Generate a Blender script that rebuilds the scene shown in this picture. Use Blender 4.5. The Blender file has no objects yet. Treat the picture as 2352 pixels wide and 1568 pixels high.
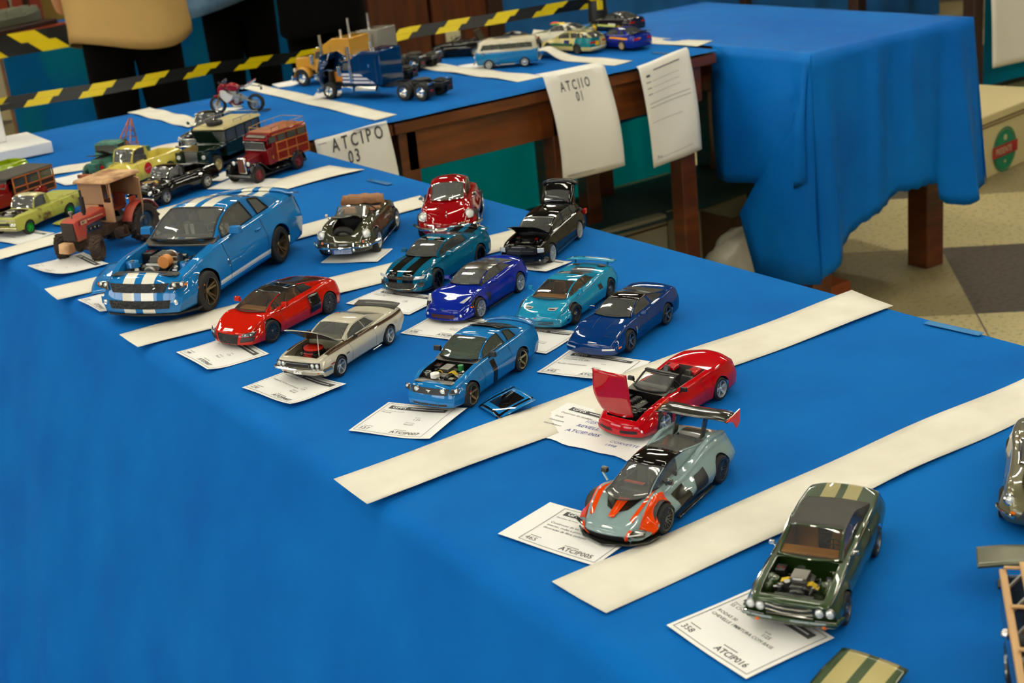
import bpy, bmesh, math, random
from math import sin, cos, pi, radians, atan2, sqrt, hypot
from mathutils import Vector, Matrix
C = bpy.context.scene.collection
scene = bpy.context.scene
TZ = 0.75            # table top height

# ------------------------------------------------------------------ camera
CAM = Vector((0, 0, 1.36)); FPX = 3204.95
_pt, _rl, _yw = radians(19.928), radians(-5.9643), radians(32.430)
FW = Vector((sin(_yw)*cos(_pt), cos(_yw)*cos(_pt), -sin(_pt)))
_r = Vector((cos(_yw), -sin(_yw), 0)); _u = _r.cross(FW)
RT = cos(_rl)*_r + sin(_rl)*_u; UP = -sin(_rl)*_r + cos(_rl)*_u
cd = bpy.data.cameras.new('camera'); cam = bpy.data.objects.new('camera', cd); C.objects.link(cam)
cd.sensor_width = 36; cd.lens = FPX/2352*36
cam.matrix_world = Matrix(((RT.x, UP.x, -FW.x, 0), (RT.y, UP.y, -FW.y, 0), (RT.z, UP.z, -FW.z, CAM.z), (0, 0, 0, 1)))
cd.clip_start = 0.05; cd.clip_end = 60
cd.dof.use_dof = True; cd.dof.focus_distance = 1.62; cd.dof.aperture_fstop = 11.0
scene.camera = cam
def ray(x, y): return RT*((x-1176)/FPX) - UP*((y-784)/FPX) + FW
def at(x, y, z=TZ):
    d = ray(x, y); t = (z-CAM.z)/d.z
    return Vector((d.x*t, d.y*t, z))

# ------------------------------------------------------------------ light
vs = scene.view_settings
vs.view_transform = 'Standard'; vs.look = 'None'; vs.gamma = 1; vs.use_curve_mapping = False
vs.exposure = 0.75
world = bpy.data.worlds.new('hall_air'); scene.world = world; world.use_nodes = True
world.node_tree.nodes['Background'].inputs[0].default_value = (1.0, 0.93, 0.78, 1)
world.node_tree.nodes['Background'].inputs[1].default_value = 0.25

def lin(c):
    return tuple(((v/255)/12.92 if v/255 <= 0.04045 else ((v/255+0.055)/1.055)**2.4) for v in c)

# ------------------------------------------------------------------ materials
MATS = {}
def mat(name, col, rough=0.5, metal=0.0, coat=0.0, rules=None, S=1.0, noise=None, bump=None, emit=None, flake=False, sheen=0):
    """col is sRGB 0-255.  rules: painted marks, boxes or discs in the thing's own metres"""
    if name in MATS: return MATS[name]
    m = bpy.data.materials.new(name); m.use_nodes = True; nt = m.node_tree; N = nt.nodes; Lk = nt.links
    b = N['Principled BSDF']; c = (*lin(col), 1)
    b.inputs['Base Color'].default_value = c; b.inputs['Roughness'].default_value = rough
    b.inputs['Metallic'].default_value = metal; b.inputs['Coat Weight'].default_value = coat
    b.inputs['Coat Roughness'].default_value = 0.03
    if coat >= .9 and not metal: b.inputs['Specular IOR Level'].default_value = 0.0
    if sheen: b.inputs['Sheen Weight'].default_value = sheen
    out = None
    if noise or bump or rules: tc = N.new('ShaderNodeTexCoord')
    if noise:
        # (scale, colour2, low, high[, stretch])
        mp = N.new('ShaderNodeMapping'); Lk.new(tc.outputs['Object'], mp.inputs[0])
        if len(noise) > 4: mp.inputs['Scale'].default_value = noise[4]
        nz = N.new('ShaderNodeTexNoise'); nz.inputs['Scale'].default_value = noise[0]; nz.inputs['Detail'].default_value = 5
        Lk.new(mp.outputs[0], nz.inputs['Vector'])
        cr = N.new('ShaderNodeValToRGB'); cr.color_ramp.elements[0].position = noise[2]; cr.color_ramp.elements[1].position = noise[3]
        cr.color_ramp.elements[0].color = c; cr.color_ramp.elements[1].color = (*lin(noise[1]), 1)
        Lk.new(nz.outputs['Fac'], cr.inputs[0]); out = cr.outputs[0]
    if rules:
        sp = N.new('ShaderNodeSeparateXYZ'); Lk.new(tc.outputs['Object'], sp.inputs[0])
        ab = N.new('ShaderNodeMath'); ab.operation = 'ABSOLUTE'; Lk.new(sp.outputs[1], ab.inputs[0])
        cm = N.new('ShaderNodeCombineXYZ')
        Lk.new(sp.outputs[0], cm.inputs[0]); Lk.new(ab.outputs[0], cm.inputs[1]); Lk.new(sp.outputs[2], cm.inputs[2])
        for r in rules:
            kind, cen, half, rc = r[:4]
            s = N.new('ShaderNodeVectorMath'); s.operation = 'SUBTRACT'
            Lk.new(cm.outputs[0] if not (len(r) > 4 and r[4]) else tc.outputs['Object'], s.inputs[0])
            s.inputs[1].default_value = [v*S for v in cen]
            if len(r) > 5:     # rotation about y (slanted mark)
                ro = N.new('ShaderNodeVectorRotate'); ro.rotation_type = 'Y_AXIS'; ro.inputs['Angle'].default_value = r[5]
                Lk.new(s.outputs[0], ro.inputs[0]); s = ro
            if kind == 'box':
                a = N.new('ShaderNodeVectorMath'); a.operation = 'ABSOLUTE'; Lk.new(s.outputs[0], a.inputs[0])
                d = N.new('ShaderNodeVectorMath'); d.operation = 'SUBTRACT'; Lk.new(a.outputs[0], d.inputs[0])
                d.inputs[1].default_value = [v*S for v in half]
                q = N.new('ShaderNodeSeparateXYZ'); Lk.new(d.outputs[0], q.inputs[0])
                m1 = N.new('ShaderNodeMath'); m1.operation = 'MAXIMUM'; Lk.new(q.outputs[0], m1.inputs[0]); Lk.new(q.outputs[1], m1.inputs[1])
                m2 = N.new('ShaderNodeMath'); m2.operation = 'MAXIMUM'; Lk.new(m1.outputs[0], m2.inputs[0]); Lk.new(q.outputs[2], m2.inputs[1])
                th = 0.0; val = m2.outputs[0]
            else:
                d = N.new('ShaderNodeVectorMath'); d.operation = 'DIVIDE'; Lk.new(s.outputs[0], d.inputs[0]); d.inputs[1].default_value = [v*S for v in half]
                l = N.new('ShaderNodeVectorMath'); l.operation = 'LENGTH'; Lk.new(d.outputs[0], l.inputs[0]); th = 1.0; val = l.outputs['Value']
            lt = N.new('ShaderNodeMath'); lt.operation = 'LESS_THAN'; Lk.new(val, lt.inputs[0]); lt.inputs[1].default_value = th
            mx = N.new('ShaderNodeMix'); mx.data_type = 'RGBA'; Lk.new(lt.outputs[0], mx.inputs[0])
            if out: Lk.new(out, mx.inputs[6])
            else: mx.inputs[6].default_value = c
            mx.inputs[7].default_value = (*lin(rc), 1); out = mx.outputs[2]
    if out: Lk.new(out, b.inputs['Base Color'])
    if bump:
        nb = N.new('ShaderNodeTexNoise'); nb.inputs['Scale'].default_value = bump[0]; nb.inputs['Detail'].default_value = 4
        Lk.new(tc.outputs['Object'], nb.inputs['Vector'])
        bp = N.new('ShaderNodeBump'); bp.inputs['Strength'].default_value = bump[1]; bp.inputs['Distance'].default_value = bump[2]
        Lk.new(nb.outputs['Fac'], bp.inputs['Height']); Lk.new(bp.outputs[0], b.inputs['Normal'])
    if emit: b.inputs['Emission Color'].default_value = (*lin(col), 1); b.inputs['Emission Strength'].default_value = emit
    MATS[name] = m; return m

def glass(name, tint, thru=0.6, haze=.10):
    """thin pane: tinted see-through plus a sharp reflection"""
    if name in MATS: return MATS[name]
    m = bpy.data.materials.new(name); m.use_nodes = True; nt = m.node_tree; N = nt.nodes; Lk = nt.links
    for n in list(N): N.remove(n)
    o = N.new('ShaderNodeOutputMaterial'); t = N.new('ShaderNodeBsdfTransparent'); g = N.new('ShaderNodeBsdfGlossy')
    t.inputs[0].default_value = (*[v*thru for v in lin(tint)], 1); g.inputs['Roughness'].default_value = 0.02
    f = N.new('ShaderNodeFresnel'); f.inputs[0].default_value = 1.65
    df = N.new('ShaderNodeBsdfDiffuse'); df.inputs[0].default_value = (*lin(tint), 1); hz = N.new('ShaderNodeMixShader'); hz.inputs[0].default_value = haze
    Lk.new(t.outputs[0], hz.inputs[1]); Lk.new(df.outputs[0], hz.inputs[2])
    mx = N.new('ShaderNodeMixShader'); Lk.new(f.outputs[0], mx.inputs[0]); Lk.new(hz.outputs[0], mx.inputs[1]); Lk.new(g.outputs[0], mx.inputs[2])
    Lk.new(mx.outputs[0], o.inputs[0]); MATS[name] = m; return m

black = mat('black_plastic', (14, 14, 15), 0.45)
rubber = mat('tyre_rubber', (20, 19, 18), 0.75)
chrome = mat('chrome', (225, 225, 222), 0.09, 1.0)
rimchrome = mat('polished_rim', (214, 214, 210), 0.28, 0.65, 0.5)
steel = mat('brushed_metal', (150, 150, 148), 0.3, 1.0)
gunm = mat('gunmetal', (112, 110, 104), 0.3, 0.9)
bronze = mat('bronze_rim', (120, 104, 76), 0.32, 0.8)
darkint = mat('dark_interior', (66, 64, 60), 0.7)
tanint = mat('tan_interior', (170, 112, 45), 0.6)
clear = glass('clear_glass', (245, 248, 245), 0.95)
clearer = glass('clean_glass', (248, 250, 246), 0.97, .03)
smoke = glass('smoked_glass', (200, 205, 200), 0.75)
lens = mat('lamp_lens', (225, 228, 225), 0.08, 0.35, 1.0)
darklens = mat('dark_lamp_lens', (60, 62, 64), 0.08, 0.3, 1.0)
amber = mat('amber_lens', (225, 110, 20), 0.2, 0, 1.0)
redlens = mat('red_lens', (170, 20, 18), 0.2, 0, 1.0)
paper = mat('white_paper', (232, 230, 222), 0.8)
cardp = mat('printed_card', (236, 236, 234), 0.7)
ink = mat('print_ink', (70, 70, 72), 0.8)
inkblue = mat('pen_ink', (60, 70, 160), 0.7)
white = mat('white_paint', (235, 235, 230), 0.35, 0, 0.5)

# ------------------------------------------------------------------ mesh helpers
class MB:
    def __init__(s, S=1.0): s.V = []; s.F = []; s.K = []; s.S = S; s.X = None
    def v(s, p):
        p = Vector(p)
        if s.X is not None: p = s.X @ p
        s.V.append(p*s.S); return len(s.V)-1
    def f(s, ids, k=0):
        s.F.append(tuple(ids)); s.K.append(k)
    def grid(s, P, k=0, keep=None, close=False):
        I = [[s.v(p) for p in row] for row in P]
        n = len(P)
        for i in range(n if close else n-1):
            a, b = I[i], I[(i+1) % n]
            for j in range(len(a)-1):
                kk = k(i, j) if callable(k) else k
                if kk is None: continue
                s.f((a[j], a[j+1], b[j+1], b[j]), kk)
        return I
    def box(s, c, d, k=0, rot=None, top=(1, 1)):
        """box centre c, size d; top scales the +z face in x, y"""
        R = rot or Matrix.Identity(3); c = Vector(c); ids = []
        for z in (-1, 1):
            tx, ty = top if z > 0 else (1, 1)
            for x, y in ((-1, -1), (1, -1), (1, 1), (-1, 1)):
                ids.append(s.v(c + R @ Vector((x*d[0]/2*tx, y*d[1]/2*ty, z*d[2]/2))))
        a = ids
        for q in ((3, 2, 1, 0), (4, 5, 6, 7), (0, 1, 5, 4), (1, 2, 6, 5), (2, 3, 7, 6), (3, 0, 4, 7)): s.f([a[i] for i in q], k)
    def prism(s, poly, axis, lo, hi, k=0):
        """2-D polygon extruded along axis ('x','y','z')"""
        def P(u, w, t): return {'x': (t, u, w), 'y': (u, t, w), 'z': (u, w, t)}[axis]
        A = [s.v(P(u, w, lo)) for u, w in poly]; B = [s.v(P(u, w, hi)) for u, w in poly]; n = len(poly)
        s.f(A, k); s.f(B[::-1], k)
        for i in range(n): s.f((A[i], B[i], B[(i+1) % n], A[(i+1) % n]), k)
    def lathe(s, prof, c=(0, 0, 0), axis='y', n=24, k=0, a0=0, a1=2*pi, sc=(1, 1)):
        """prof = [(radius, along-axis)]"""
        c = Vector(c); P = []; full = abs(a1-a0-2*pi) < 1e-6
        for i in range(n if full else n+1):
            t = a0+(a1-a0)*i/n; u, w = cos(t)*sc[0], sin(t)*sc[1]
            P.append([c + Vector({'y': (r*u, h, r*w), 'x': (h, r*u, r*w), 'z': (r*u, r*w, h)}[axis]) for r, h in prof])
        s.grid(P, k, close=full)
    def cyl(s, c, r, h, axis='z', n=16, k=0, r2=None):
        r2 = r if r2 is None else r2
        s.lathe([(0, -h/2), (r, -h/2), (r2, h/2), (0, h/2)], c, axis, n, k)
    def tube(s, pts, r, n=6, k=0, closed=False):
        pts = [Vector(p) for p in pts]; P = []; m = len(pts); up = Vector((0, 0, 1))
        for i, p in enumerate(pts):
            a = pts[(i-1) % m] if (closed or i > 0) else p; b = pts[(i+1) % m] if (closed or i < m-1) else p
            t = (b-a).normalized(); q = t.cross(up)
            if q.length < 1e-3: q = t.cross(Vector((1, 0, 0)))
            q.normalize(); w = t.cross(q); rr = r[i] if isinstance(r, (list, tuple)) else r
            P.append([p + rr*(cos(2*pi*j/n)*q + sin(2*pi*j/n)*w) for j in range(n+1)])
        s.grid(P, k, close=closed)
        if not closed:
            for row in (P[0], P[-1]): s.f([s.v(p) for p in row[:-1]], k)
    def ball(s, c, r, n=12, k=0, zs=(1, 1, 1), half=False):
        P = []
        for i in range(n+1):
            t = 2*pi*i/n; P.append([Vector(c) + Vector((r*zs[0]*cos(t)*sin(u), r*zs[1]*sin(t)*sin(u), r*zs[2]*cos(u)))
                                    for u in [pi*(0.5 if half else 1)*j/8 for j in range(9)]])
        s.grid(P, k)
    def build(s, name, mats, parent=None, smooth=35, bevel=0, solid=0, sub=0, doubles=True):
        me = bpy.data.meshes.new(name); bm = bmesh.new()
        vs_ = [bm.verts.new(p) for p in s.V]
        for ids, k in zip(s.F, s.K):
            q = []
            for i in ids:
                if vs_[i] not in q: q.append(vs_[i])
            if len(q) > 2:
                try: fc = bm.faces.new(q); fc.material_index = k; fc.smooth = bool(smooth)
                except ValueError: pass
        if doubles: bmesh.ops.remove_doubles(bm, verts=bm.verts, dist=2e-6)
        bmesh.ops.dissolve_degenerate(bm, edges=bm.edges, dist=1e-7)
        bmesh.ops.recalc_face_normals(bm, faces=bm.faces)
        bm.to_mesh(me); bm.free()
        if not isinstance(mats, (list, tuple)): mats = [mats]
        for m in mats: me.materials.append(m)
        if smooth: me.set_sharp_from_angle(angle=radians(smooth))
        o = bpy.data.objects.new(name, me); C.objects.link(o)
        if parent: o.parent = parent
        if bevel:
            b = o.modifiers.new('bevel', 'BEVEL'); b.width = bevel*s.S; b.segments = 2; b.limit_method = 'ANGLE'
        if solid:
            b = o.modifiers.new('solid', 'SOLIDIFY'); b.thickness = abs(solid)*s.S; b.offset = 1 if solid > 0 else -1
        if sub:
            b = o.modifiers.new('sub', 'SUBSURF'); b.levels = sub; b.render_levels = sub
        return o

def tag(o, label=None, cat=None, group=None, kind=None):
    if label: o['label'] = label
    if cat: o['category'] = cat
    if group: o['group'] = group
    if kind: o['kind'] = kind
    return o
def thing(name, label, cat, loc=(0, 0, 0), rz=0, group=None):
    o = bpy.data.objects.new(name, None); C.objects.link(o); o.empty_display_size = 0.02
    o.location = loc; o.rotation_euler = (0, 0, rz); return tag(o, label, cat, group)

def interp(tab, x):
    """monotone cubic through (x, value) pairs"""
    n = len(tab)
    if n == 1 or x <= tab[0][0]: return tab[0][1]
    if x >= tab[-1][0]: return tab[-1][1]
    d = [(tab[i+1][1]-tab[i][1])/(tab[i+1][0]-tab[i][0]) for i in range(n-1)]
    m = [d[0]] + [0 if d[i-1]*d[i] <= 0 else 2*d[i-1]*d[i]/(d[i-1]+d[i]) for i in range(1, n-1)] + [d[-1]]
    for i in range(n-1):
        if x <= tab[i+1][0]:
            h = tab[i+1][0]-tab[i][0]; t = (x-tab[i][0])/h
            return ((2*t**3-3*t*t+1)*tab[i][1] + (t**3-2*t*t+t)*h*m[i] + (-2*t**3+3*t*t)*tab[i+1][1] + (t**3-t*t)*h*m[i+1])

_FONT = {}
def text_mesh(s, size, bold=0, sx=1.0, sp=1.0):
    """letters as flat polygons, origin at lower left; returns (verts, faces)"""
    key = (s, bold)
    if key not in _FONT:
        cu = bpy.data.curves.new('t', 'FONT'); cu.body = s; cu.size = 1; cu.fill_mode = 'FRONT'; cu.offset = bold; cu.resolution_u = 2
        cu.space_character = sp
        ob = bpy.data.objects.new('t', cu); C.objects.link(ob)
        dg = bpy.context.evaluated_depsgraph_get(); me = bpy.data.meshes.new_from_object(ob.evaluated_get(dg))
        _FONT[key] = ([tuple(v.co) for v in me.vertices], [tuple(p.vertices) for p in me.polygons])
        bpy.data.objects.remove(ob); bpy.data.curves.remove(cu); bpy.data.meshes.remove(me)
    V, F = _FONT[key]
    return [(v[0]*size*sx, v[1]*size) for v in V], F
def put_text(mb, s, fn, size, k=0, bold=0, sx=1.0, sp=1.0):
    V, F = text_mesh(s, size, bold, sx, sp); I = [mb.v(fn(x, y)) for x, y in V]
    for f in F: mb.f([I[i] for i in f], k)
# ------------------------------------------------------------------ model cars
class Car:
    """lofted car shell: dimensions in full-size metres, d = distance behind the nose, built at scale S"""
    D = dict(sill=.2, tum=.1, tuck=.05, rr=.07, k=2.6, bow=.18, bl=.9, rbow=.12, rbl=.9, nose=[(0, 0)], tail=[(0, 0)],
             tw=.24, hoodw=.8, zm=.5, archr=1.13, x0=None)
    def __init__(s, name, label, S, spec, paint, cat='model car'):
        s.__dict__.update(Car.D); s.__dict__.update(spec); s.S = S; s.spec = spec
        s.root = thing(name, label, cat); s.paint = paint
        s.ax = s.fo + s.wb/2                       # d of the wheelbase centre
        s.tz = getattr(s, 'trk', s.W/2 - s.tw/2 - .012)
    # local metres: x forward
    def X(s, d): return s.ax - d
    def warp(s, d, y, z):
        a = max(0, 1-d/s.bl)**2; w = s.W/2
        if a: d = d + a*(s.bow*(abs(y)/w)**2.4 + interp(s.nose, z))
        e = max(0, 1-(s.L-d)/s.rbl)**2
        if e and a == 0: d = d - e*(s.rbow*(abs(y)/w)**2.4 + interp(s.tail, z))
        return d
    def P(s, d, y, z): return Vector((s.X(s.warp(d, y, z)), y, z))
    def wsh(s, d): return interp(s.wid, d)-s.tum
    def yside(s, d, z):
        zs = interp(s.sh, d)-s.rr; w = interp(s.wid, d); zm = s.sill+(zs-s.sill)*s.zm
        return interp([(s.sill, w-s.tuck), (zm, w), (zs, w-s.tum)], z)
    def ztop(s, d, q):
        zc = interp(s.hood, d); ze = interp(s.sh, d); z = zc+(ze-zc)*abs(q)**s.k
        if hasattr(s, 'pow'):                      # raised bonnet centre
            for (pd0, pd1, pw, ph) in s.pow:
                if pd0 < d < pd1 and abs(q) < pw: z += ph*min(1, (pw-abs(q))/.06)*min(1, (d-pd0)/.12, (pd1-d)/.12)
        return z
    def ybase(s, d): return s.wsh(d)-s.rr
    def zarch(s, d):
        z = s.sill
        for xa in (s.fo, s.fo+s.wb):
            R = s.r*s.archr
            if abs(d-xa) < R: z = max(z, s.r+sqrt(R*R-(d-xa)**2))
        return z
    QS = [0, .08, .2, .35, .5, .65, .8, .92, 1]
    def shell(s, opens=(), extra=(), top_mat=None):
        """opens: (d0, d1, sfrac) holes in the top; returns the body object"""
        st = {0, s.L}; n = 40
        for i in range(n+1): st.add(s.L*i/n)
        for t in (.01, .025, .05, .09): st.add(t); st.add(s.L-t)
        for xa in (s.fo, s.fo+s.wb):
            R = s.r*s.archr
            st = {d for d in st if abs(d-xa) > R+.004}
            for i in range(17): st.add(xa-R*cos(pi*i/16)*.9999)
            st.add(xa-R-.003); st.add(xa+R+.003)
        for o in opens: st |= {o[0], o[1]}
        c = getattr(s, 'cab', None)
        if c: st |= {c['dc'], c['dt']}
        for e in extra: st.add(e)
        st = sorted(st); st = [d for i, d in enumerate(st) if i == 0 or d-st[i-1] > .0015]
        ss = {1, .96, .9, .8, .7, .6, .5, .4, .3, .2, .1, 0}
        if c: ss.add(c['fc'])
        for o in opens: ss.add(o[2])
        ss = sorted(ss, reverse=True); nq = len(s.QS)
        rows = []
        for d in st:
            zs = interp(s.sh, d)-s.rr; z0 = min(s.zarch(d), zs-.01); w = s.wsh(d); yb = w-s.rr; pts = []
            for q in s.QS:
                z = z0+(zs-z0)*q; pts.append((s.yside(d, z), z))
            ze = s.ztop(d, 1)
            for t in (.25, .5, .75):
                pts.append(((1-t)**2*w+2*t*(1-t)*(w-.004)+t*t*yb, (1-t)**2*zs+2*t*(1-t)*(ze-.004)+t*t*ze))
            for q in ss: pts.append((yb*q, s.ztop(d, q)))
            rows.append(pts)
        mb = MB(s.S); nt0 = nq+3
        def keep(i, j):
            if j < nt0-0 and j < nt0: return 0
            a, b = st[i], st[i+1]; q1 = ss[j-nt0]; m = (a+b)/2
            for o in opens:
                if o[0]-1e-4 < m < o[1] and q1 <= o[2]+1e-4: return None
            if c and not c.get('keep') and c['dc'] < m < c['dt'] and q1 <= c['fc']+1e-4: return None
            return top_mat(m, q1) if top_mat else 0
        for sg in (1, -1):
            mb.grid([[s.P(d, sg*y, z) for y, z in r] for d, r in zip(st, rows)], keep)
            for d in (0, s.L):                      # nose and tail
                r = rows[0 if d == 0 else -1]; cols = r[nq-1:]
                G = []
                for (yk, zk) in cols:
                    y1 = r[nq-1][0]
                    G.append([s.P(d, sg*yk/y1*s.yside(d, s.sill+(r[nq-1][1]-s.sill)*q), s.sill+(zk-s.sill)*q) for q in s.QS])
                mb.grid(G, 0)
        s.st, s.ss = st, ss
        s.mb = mb
        return mb
    def hood_panel(s, o, thick=.03):
        """the panel that closes opening o, in car coordinates"""
        ds = [o[0]+(o[1]-o[0])*i/12 for i in range(13)]; qs = [o[2]*(1-j/8) for j in range(17)]
        mb = MB(s.S); mb.grid([[s.P(d, s.ybase(d)*q, s.ztop(d, q)) for q in qs] for d in ds]); return mb
    # ---------------- cabin
    def cab_z(s, d): return interp(s.cab['prof'], d)
    def cab_side(s, d, p):
        c = s.cab; yb = s.ybase(d)*c['fc']; zb = s.ztop(d, c['fc']); zr = max(s.cab_z(d), zb+.001)
        h = (zr-zb)*c.get('edge', .9); H = c['H']-zb; ye = yb-(yb-c['wr'])*min(1, h/max(.1, H*.9))
        t = p; y = yb+(ye-yb)*t**c.get('curve', 1.25); return y, zb+h*t
    def cab_top(s, d, q):
        y, z = s.cab_side(d, 1); zr = max(s.cab_z(d), z); yy = y*q
        return yy, z+(zr-z)*(1-abs(q)**3.2)
    def cabP(s, d, y, z):
        c = s.cab; b = c.get('bowc', .12); h = max(0, min(1, (c['drf']+.5-d)/(c['drf']+.5-c['dc']))); yb = s.ybase(d)*c['fc']
        d2 = d-b*h*(1-min(1, abs(y)/yb)**2)
        e = c.get('bowr', .08); hr = max(0, min(1, (d-c['drr']+.2)/(c['dt']-c['drr']+.2)))
        d2 += e*hr*(1-min(1, abs(y)/yb)**2)
        return Vector((s.X(s.warp(d2, y, z) if False else d2), y, z))
    def cabin(s, roof=None, gl=None, rear=True, trim=None, wind_only=False, tr=.014, frame=None):
        """pil = [(d at belt, d at roof, kind of the panel behind this line)]"""
        c = s.cab; gl = gl or clear; lines = c['pil']; A, B, K = [], [], []
        for (a0, b0, k), (a1, b1, _) in zip(lines, lines[1:]):
            cuts = {0, .25, .5, .75, 1}
            for bb in (c['drf'], c['drr'], c.get('dws', c['drf'])):
                if b0 < bb < b1: cuts.add((bb-b0)/(b1-b0))
            cuts = sorted(cuts)
            for i, t in enumerate(cuts[:-1]): A.append(a0+(a1-a0)*t); B.append(b0+(b1-b0)*t); K.append(k)
        A.append(lines[-1][0]); B.append(lines[-1][1]); K.append('p')
        ps = [0, .05, .2, .4, .6, .8, .93, 1]; tq = [1, .97, .93, .88, .7, .5, .3, .15, 0]
        if wind_only: pass
        body = s.mb; rk = 1 if roof else 0
        g1, g2, g3 = MB(s.S), MB(s.S), MB(s.S)
        dr0 = c['drf']; dr1 = c['drr']; qw = c.get('qw', .93); qr = c.get('qr', .88)
        bt = c.get('blackt')   # dark pillar band
        for sg in (1, -1):
            Ps = [[s.cabP(a+(b-a)*p, sg*s.cab_side(a+(b-a)*p, p)[0], s.cab_side(a+(b-a)*p, p)[1]) for p in ps] for a, b in zip(A, B)]
            Pt = [[s.cabP(b, sg*s.cab_top(b, q)[0], s.cab_top(b, q)[1]) for q in tq] for b in B]
            tgt = {'g': (g2 if sg > 0 else g3)}
            def isg(i, j): return K[i] == 'g' and .04 < ps[j] < .92
            def isg2(i, j): return K[i] in 'go' and .04 < ps[j] < .92
            if not wind_only:
                body.grid(Ps, lambda i, j: None if isg2(i, j) else (rk if (K[i] == 'r' or ps[j] > .92) else (2 if K[i] == 'b' else 0)))
                tgt['g'].grid(Ps, lambda i, j: 0 if isg(i, j) else None)
            def wtop(i, j):
                m = (B[i]+B[i+1])/2
                return m < dr0 and tq[j] <= qw+1e-3
            def rtop(i, j):
                m = (B[i]+B[i+1])/2
                return m > dr1 and tq[j] <= qr+1e-3 and m < c.get('rge', c['dt']-.03)
            g1.grid(Pt, lambda i, j: 0 if wtop(i, j) else None)
            if not wind_only:
                rg = MB(s.S) if sg > 0 else rg
                if rear: rg.grid(Pt, lambda i, j: 0 if rtop(i, j) else None)
                body.grid(Pt, lambda i, j: None if (wtop(i, j) or (rear and rtop(i, j))) else (rk if (B[i] >= dr0-1e-3 and (B[i] <= dr1+.02 or c.get('roofall'))) else (c.get('wpil', 0) if B[i] < dr0 else 0)))
        s.windshield = g1.build('windshield', gl, s.root)
        if not wind_only:
            if rear: rg.build('rear_window', gl, s.root)
            g2.build('side_window', gl, s.root); g3.build('side_window', gl, s.root)
        # thin trim round the windscreen
        if trim:
            t = MB(s.S); pts = []
            bs = [b for b in B if b <= dr0+1e-3]
            L_ = [s.cabP(b, s.cab_top(b, qw)[0], s.cab_top(b, qw)[1]+.004) for b in bs]
            T_ = [s.cabP(dr0, s.cab_top(dr0, q)[0], s.cab_top(dr0, q)[1]+.004) for q in (qw, .7, .5, .3, .1, -.1, -.3, -.5, -.7, -qw)]
            R_ = [Vector((p.x, -p.y, p.z)) for p in L_][::-1]
            B_ = [s.cabP(bs[0], s.cab_top(bs[0], q)[0]*-1, s.cab_top(bs[0], q)[1]+.01) for q in (.7, .4, 0, -.4, -.7)]
            t.tube(L_+T_[1:-1]+R_+B_, tr, 6, closed=True)
            t.build('windshield_frame', trim, s.root)
            if not wind_only and c.get('sidetrim'):
                for sg in (1, -1):
                    for g0 in c['sidetrim']:
                        a0, b0, a1, b1 = g0; t = MB(s.S); pts = []
                        for (a, b, p0, p1) in ((a0, b0, .05, .93), (a1, b1, .93, .05)):
                            for i in range(5):
                                p = p0+(p1-p0)*i/4; d = a+(b-a)*p; y, z = s.cab_side(d, p); pts.append(s.cabP(d, sg*(y+.006), z))
                            if (a, b) == (a0, b0):
                                for i in range(1, 4):
                                    t_ = i/4; aa = a0+(a1-a0)*t_; bb = b0+(b1-b0)*t_; d = aa+(bb-aa)*.93; y, z = s.cab_side(d, .93); pts.append(s.cabP(d, sg*(y+.006), z))
                        t.tube(pts, tr*.8, 5, closed=True); t.build('window_trim', trim, s.root)
    def done(s, mats=None):
        s.body = s.mb.build('body', mats or [s.paint, s.paint, black], s.root, smooth=50, solid=-.012)
        return s.body
    # ---------------- patches that lie on the shell
    def side(s, poly, name, m, off=.006, n=6, both=True, sub=None, thick=0):
        """poly = 4 corners (d, z)"""
        obs = []
        for sg in ((1, -1) if both else (1,)):
            mb = MB(s.S); G = []
            for i in range(n+1):
                row = []
                for j in range(n+1):
                    u, w = i/n, j/n; d, z = [(1-u)*(1-w)*poly[0][a]+u*(1-w)*poly[1][a]+u*w*poly[2][a]+(1-u)*w*poly[3][a] for a in (0, 1)]
                    p = s.P(d, sg*s.yside(d, z), z); p.y += sg*off; row.append(p)
                G.append(row)
            mb.grid(G); obs.append(mb.build(name, m, sub or s.root, solid=thick))
        return obs
    def front(s, poly, name, m, off=.008, n=6, both=False, d0=0, rear=False, thick=0, wrap=0):
        """poly = 4 corners (y, z) on the nose or tail"""
        obs = []
        for sg in ((1, -1) if both else (1,)):
            mb = MB(s.S); G = []
            for i in range(n+1):
                row = []
                for j in range(n+1):
                    u, w = i/n, j/n; y, z = [(1-u)*(1-w)*poly[0][a]+u*(1-w)*poly[1][a]+u*w*poly[2][a]+(1-u)*w*poly[3][a] for a in (0, 1)]
                    row.append(s.fp(sg*y, z, off, d0, rear))
                G.append(row)
            mb.grid(G); obs.append(mb.build(name, m, s.root, solid=thick))
        return obs
    def fp(s, y, z, off=0, d0=0, rear=False):
        d = s.L-d0 if rear else d0; p = s.P(d, y, z); p.x += -off if rear else off; return p
    def top(s, poly, name, m, off=.008, n=6, both=False, thick=0):
        """poly = 4 corners (d, fraction of half width)"""
        obs = []
        for sg in ((1, -1) if both else (1,)):
            mb = MB(s.S); G = []
            for i in range(n+1):
                row = []
                for j in range(n+1):
                    u, w = i/n, j/n; d, q = [(1-u)*(1-w)*poly[0][a]+u*(1-w)*poly[1][a]+u*w*poly[2][a]+(1-u)*w*poly[3][a] for a in (0, 1)]
                    row.append(s.P(d, sg*s.ybase(d)*q, s.ztop(d, q)+off))
                G.append(row)
            mb.grid(G); obs.append(mb.build(name, m, s.root, solid=thick))
        return obs
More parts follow.
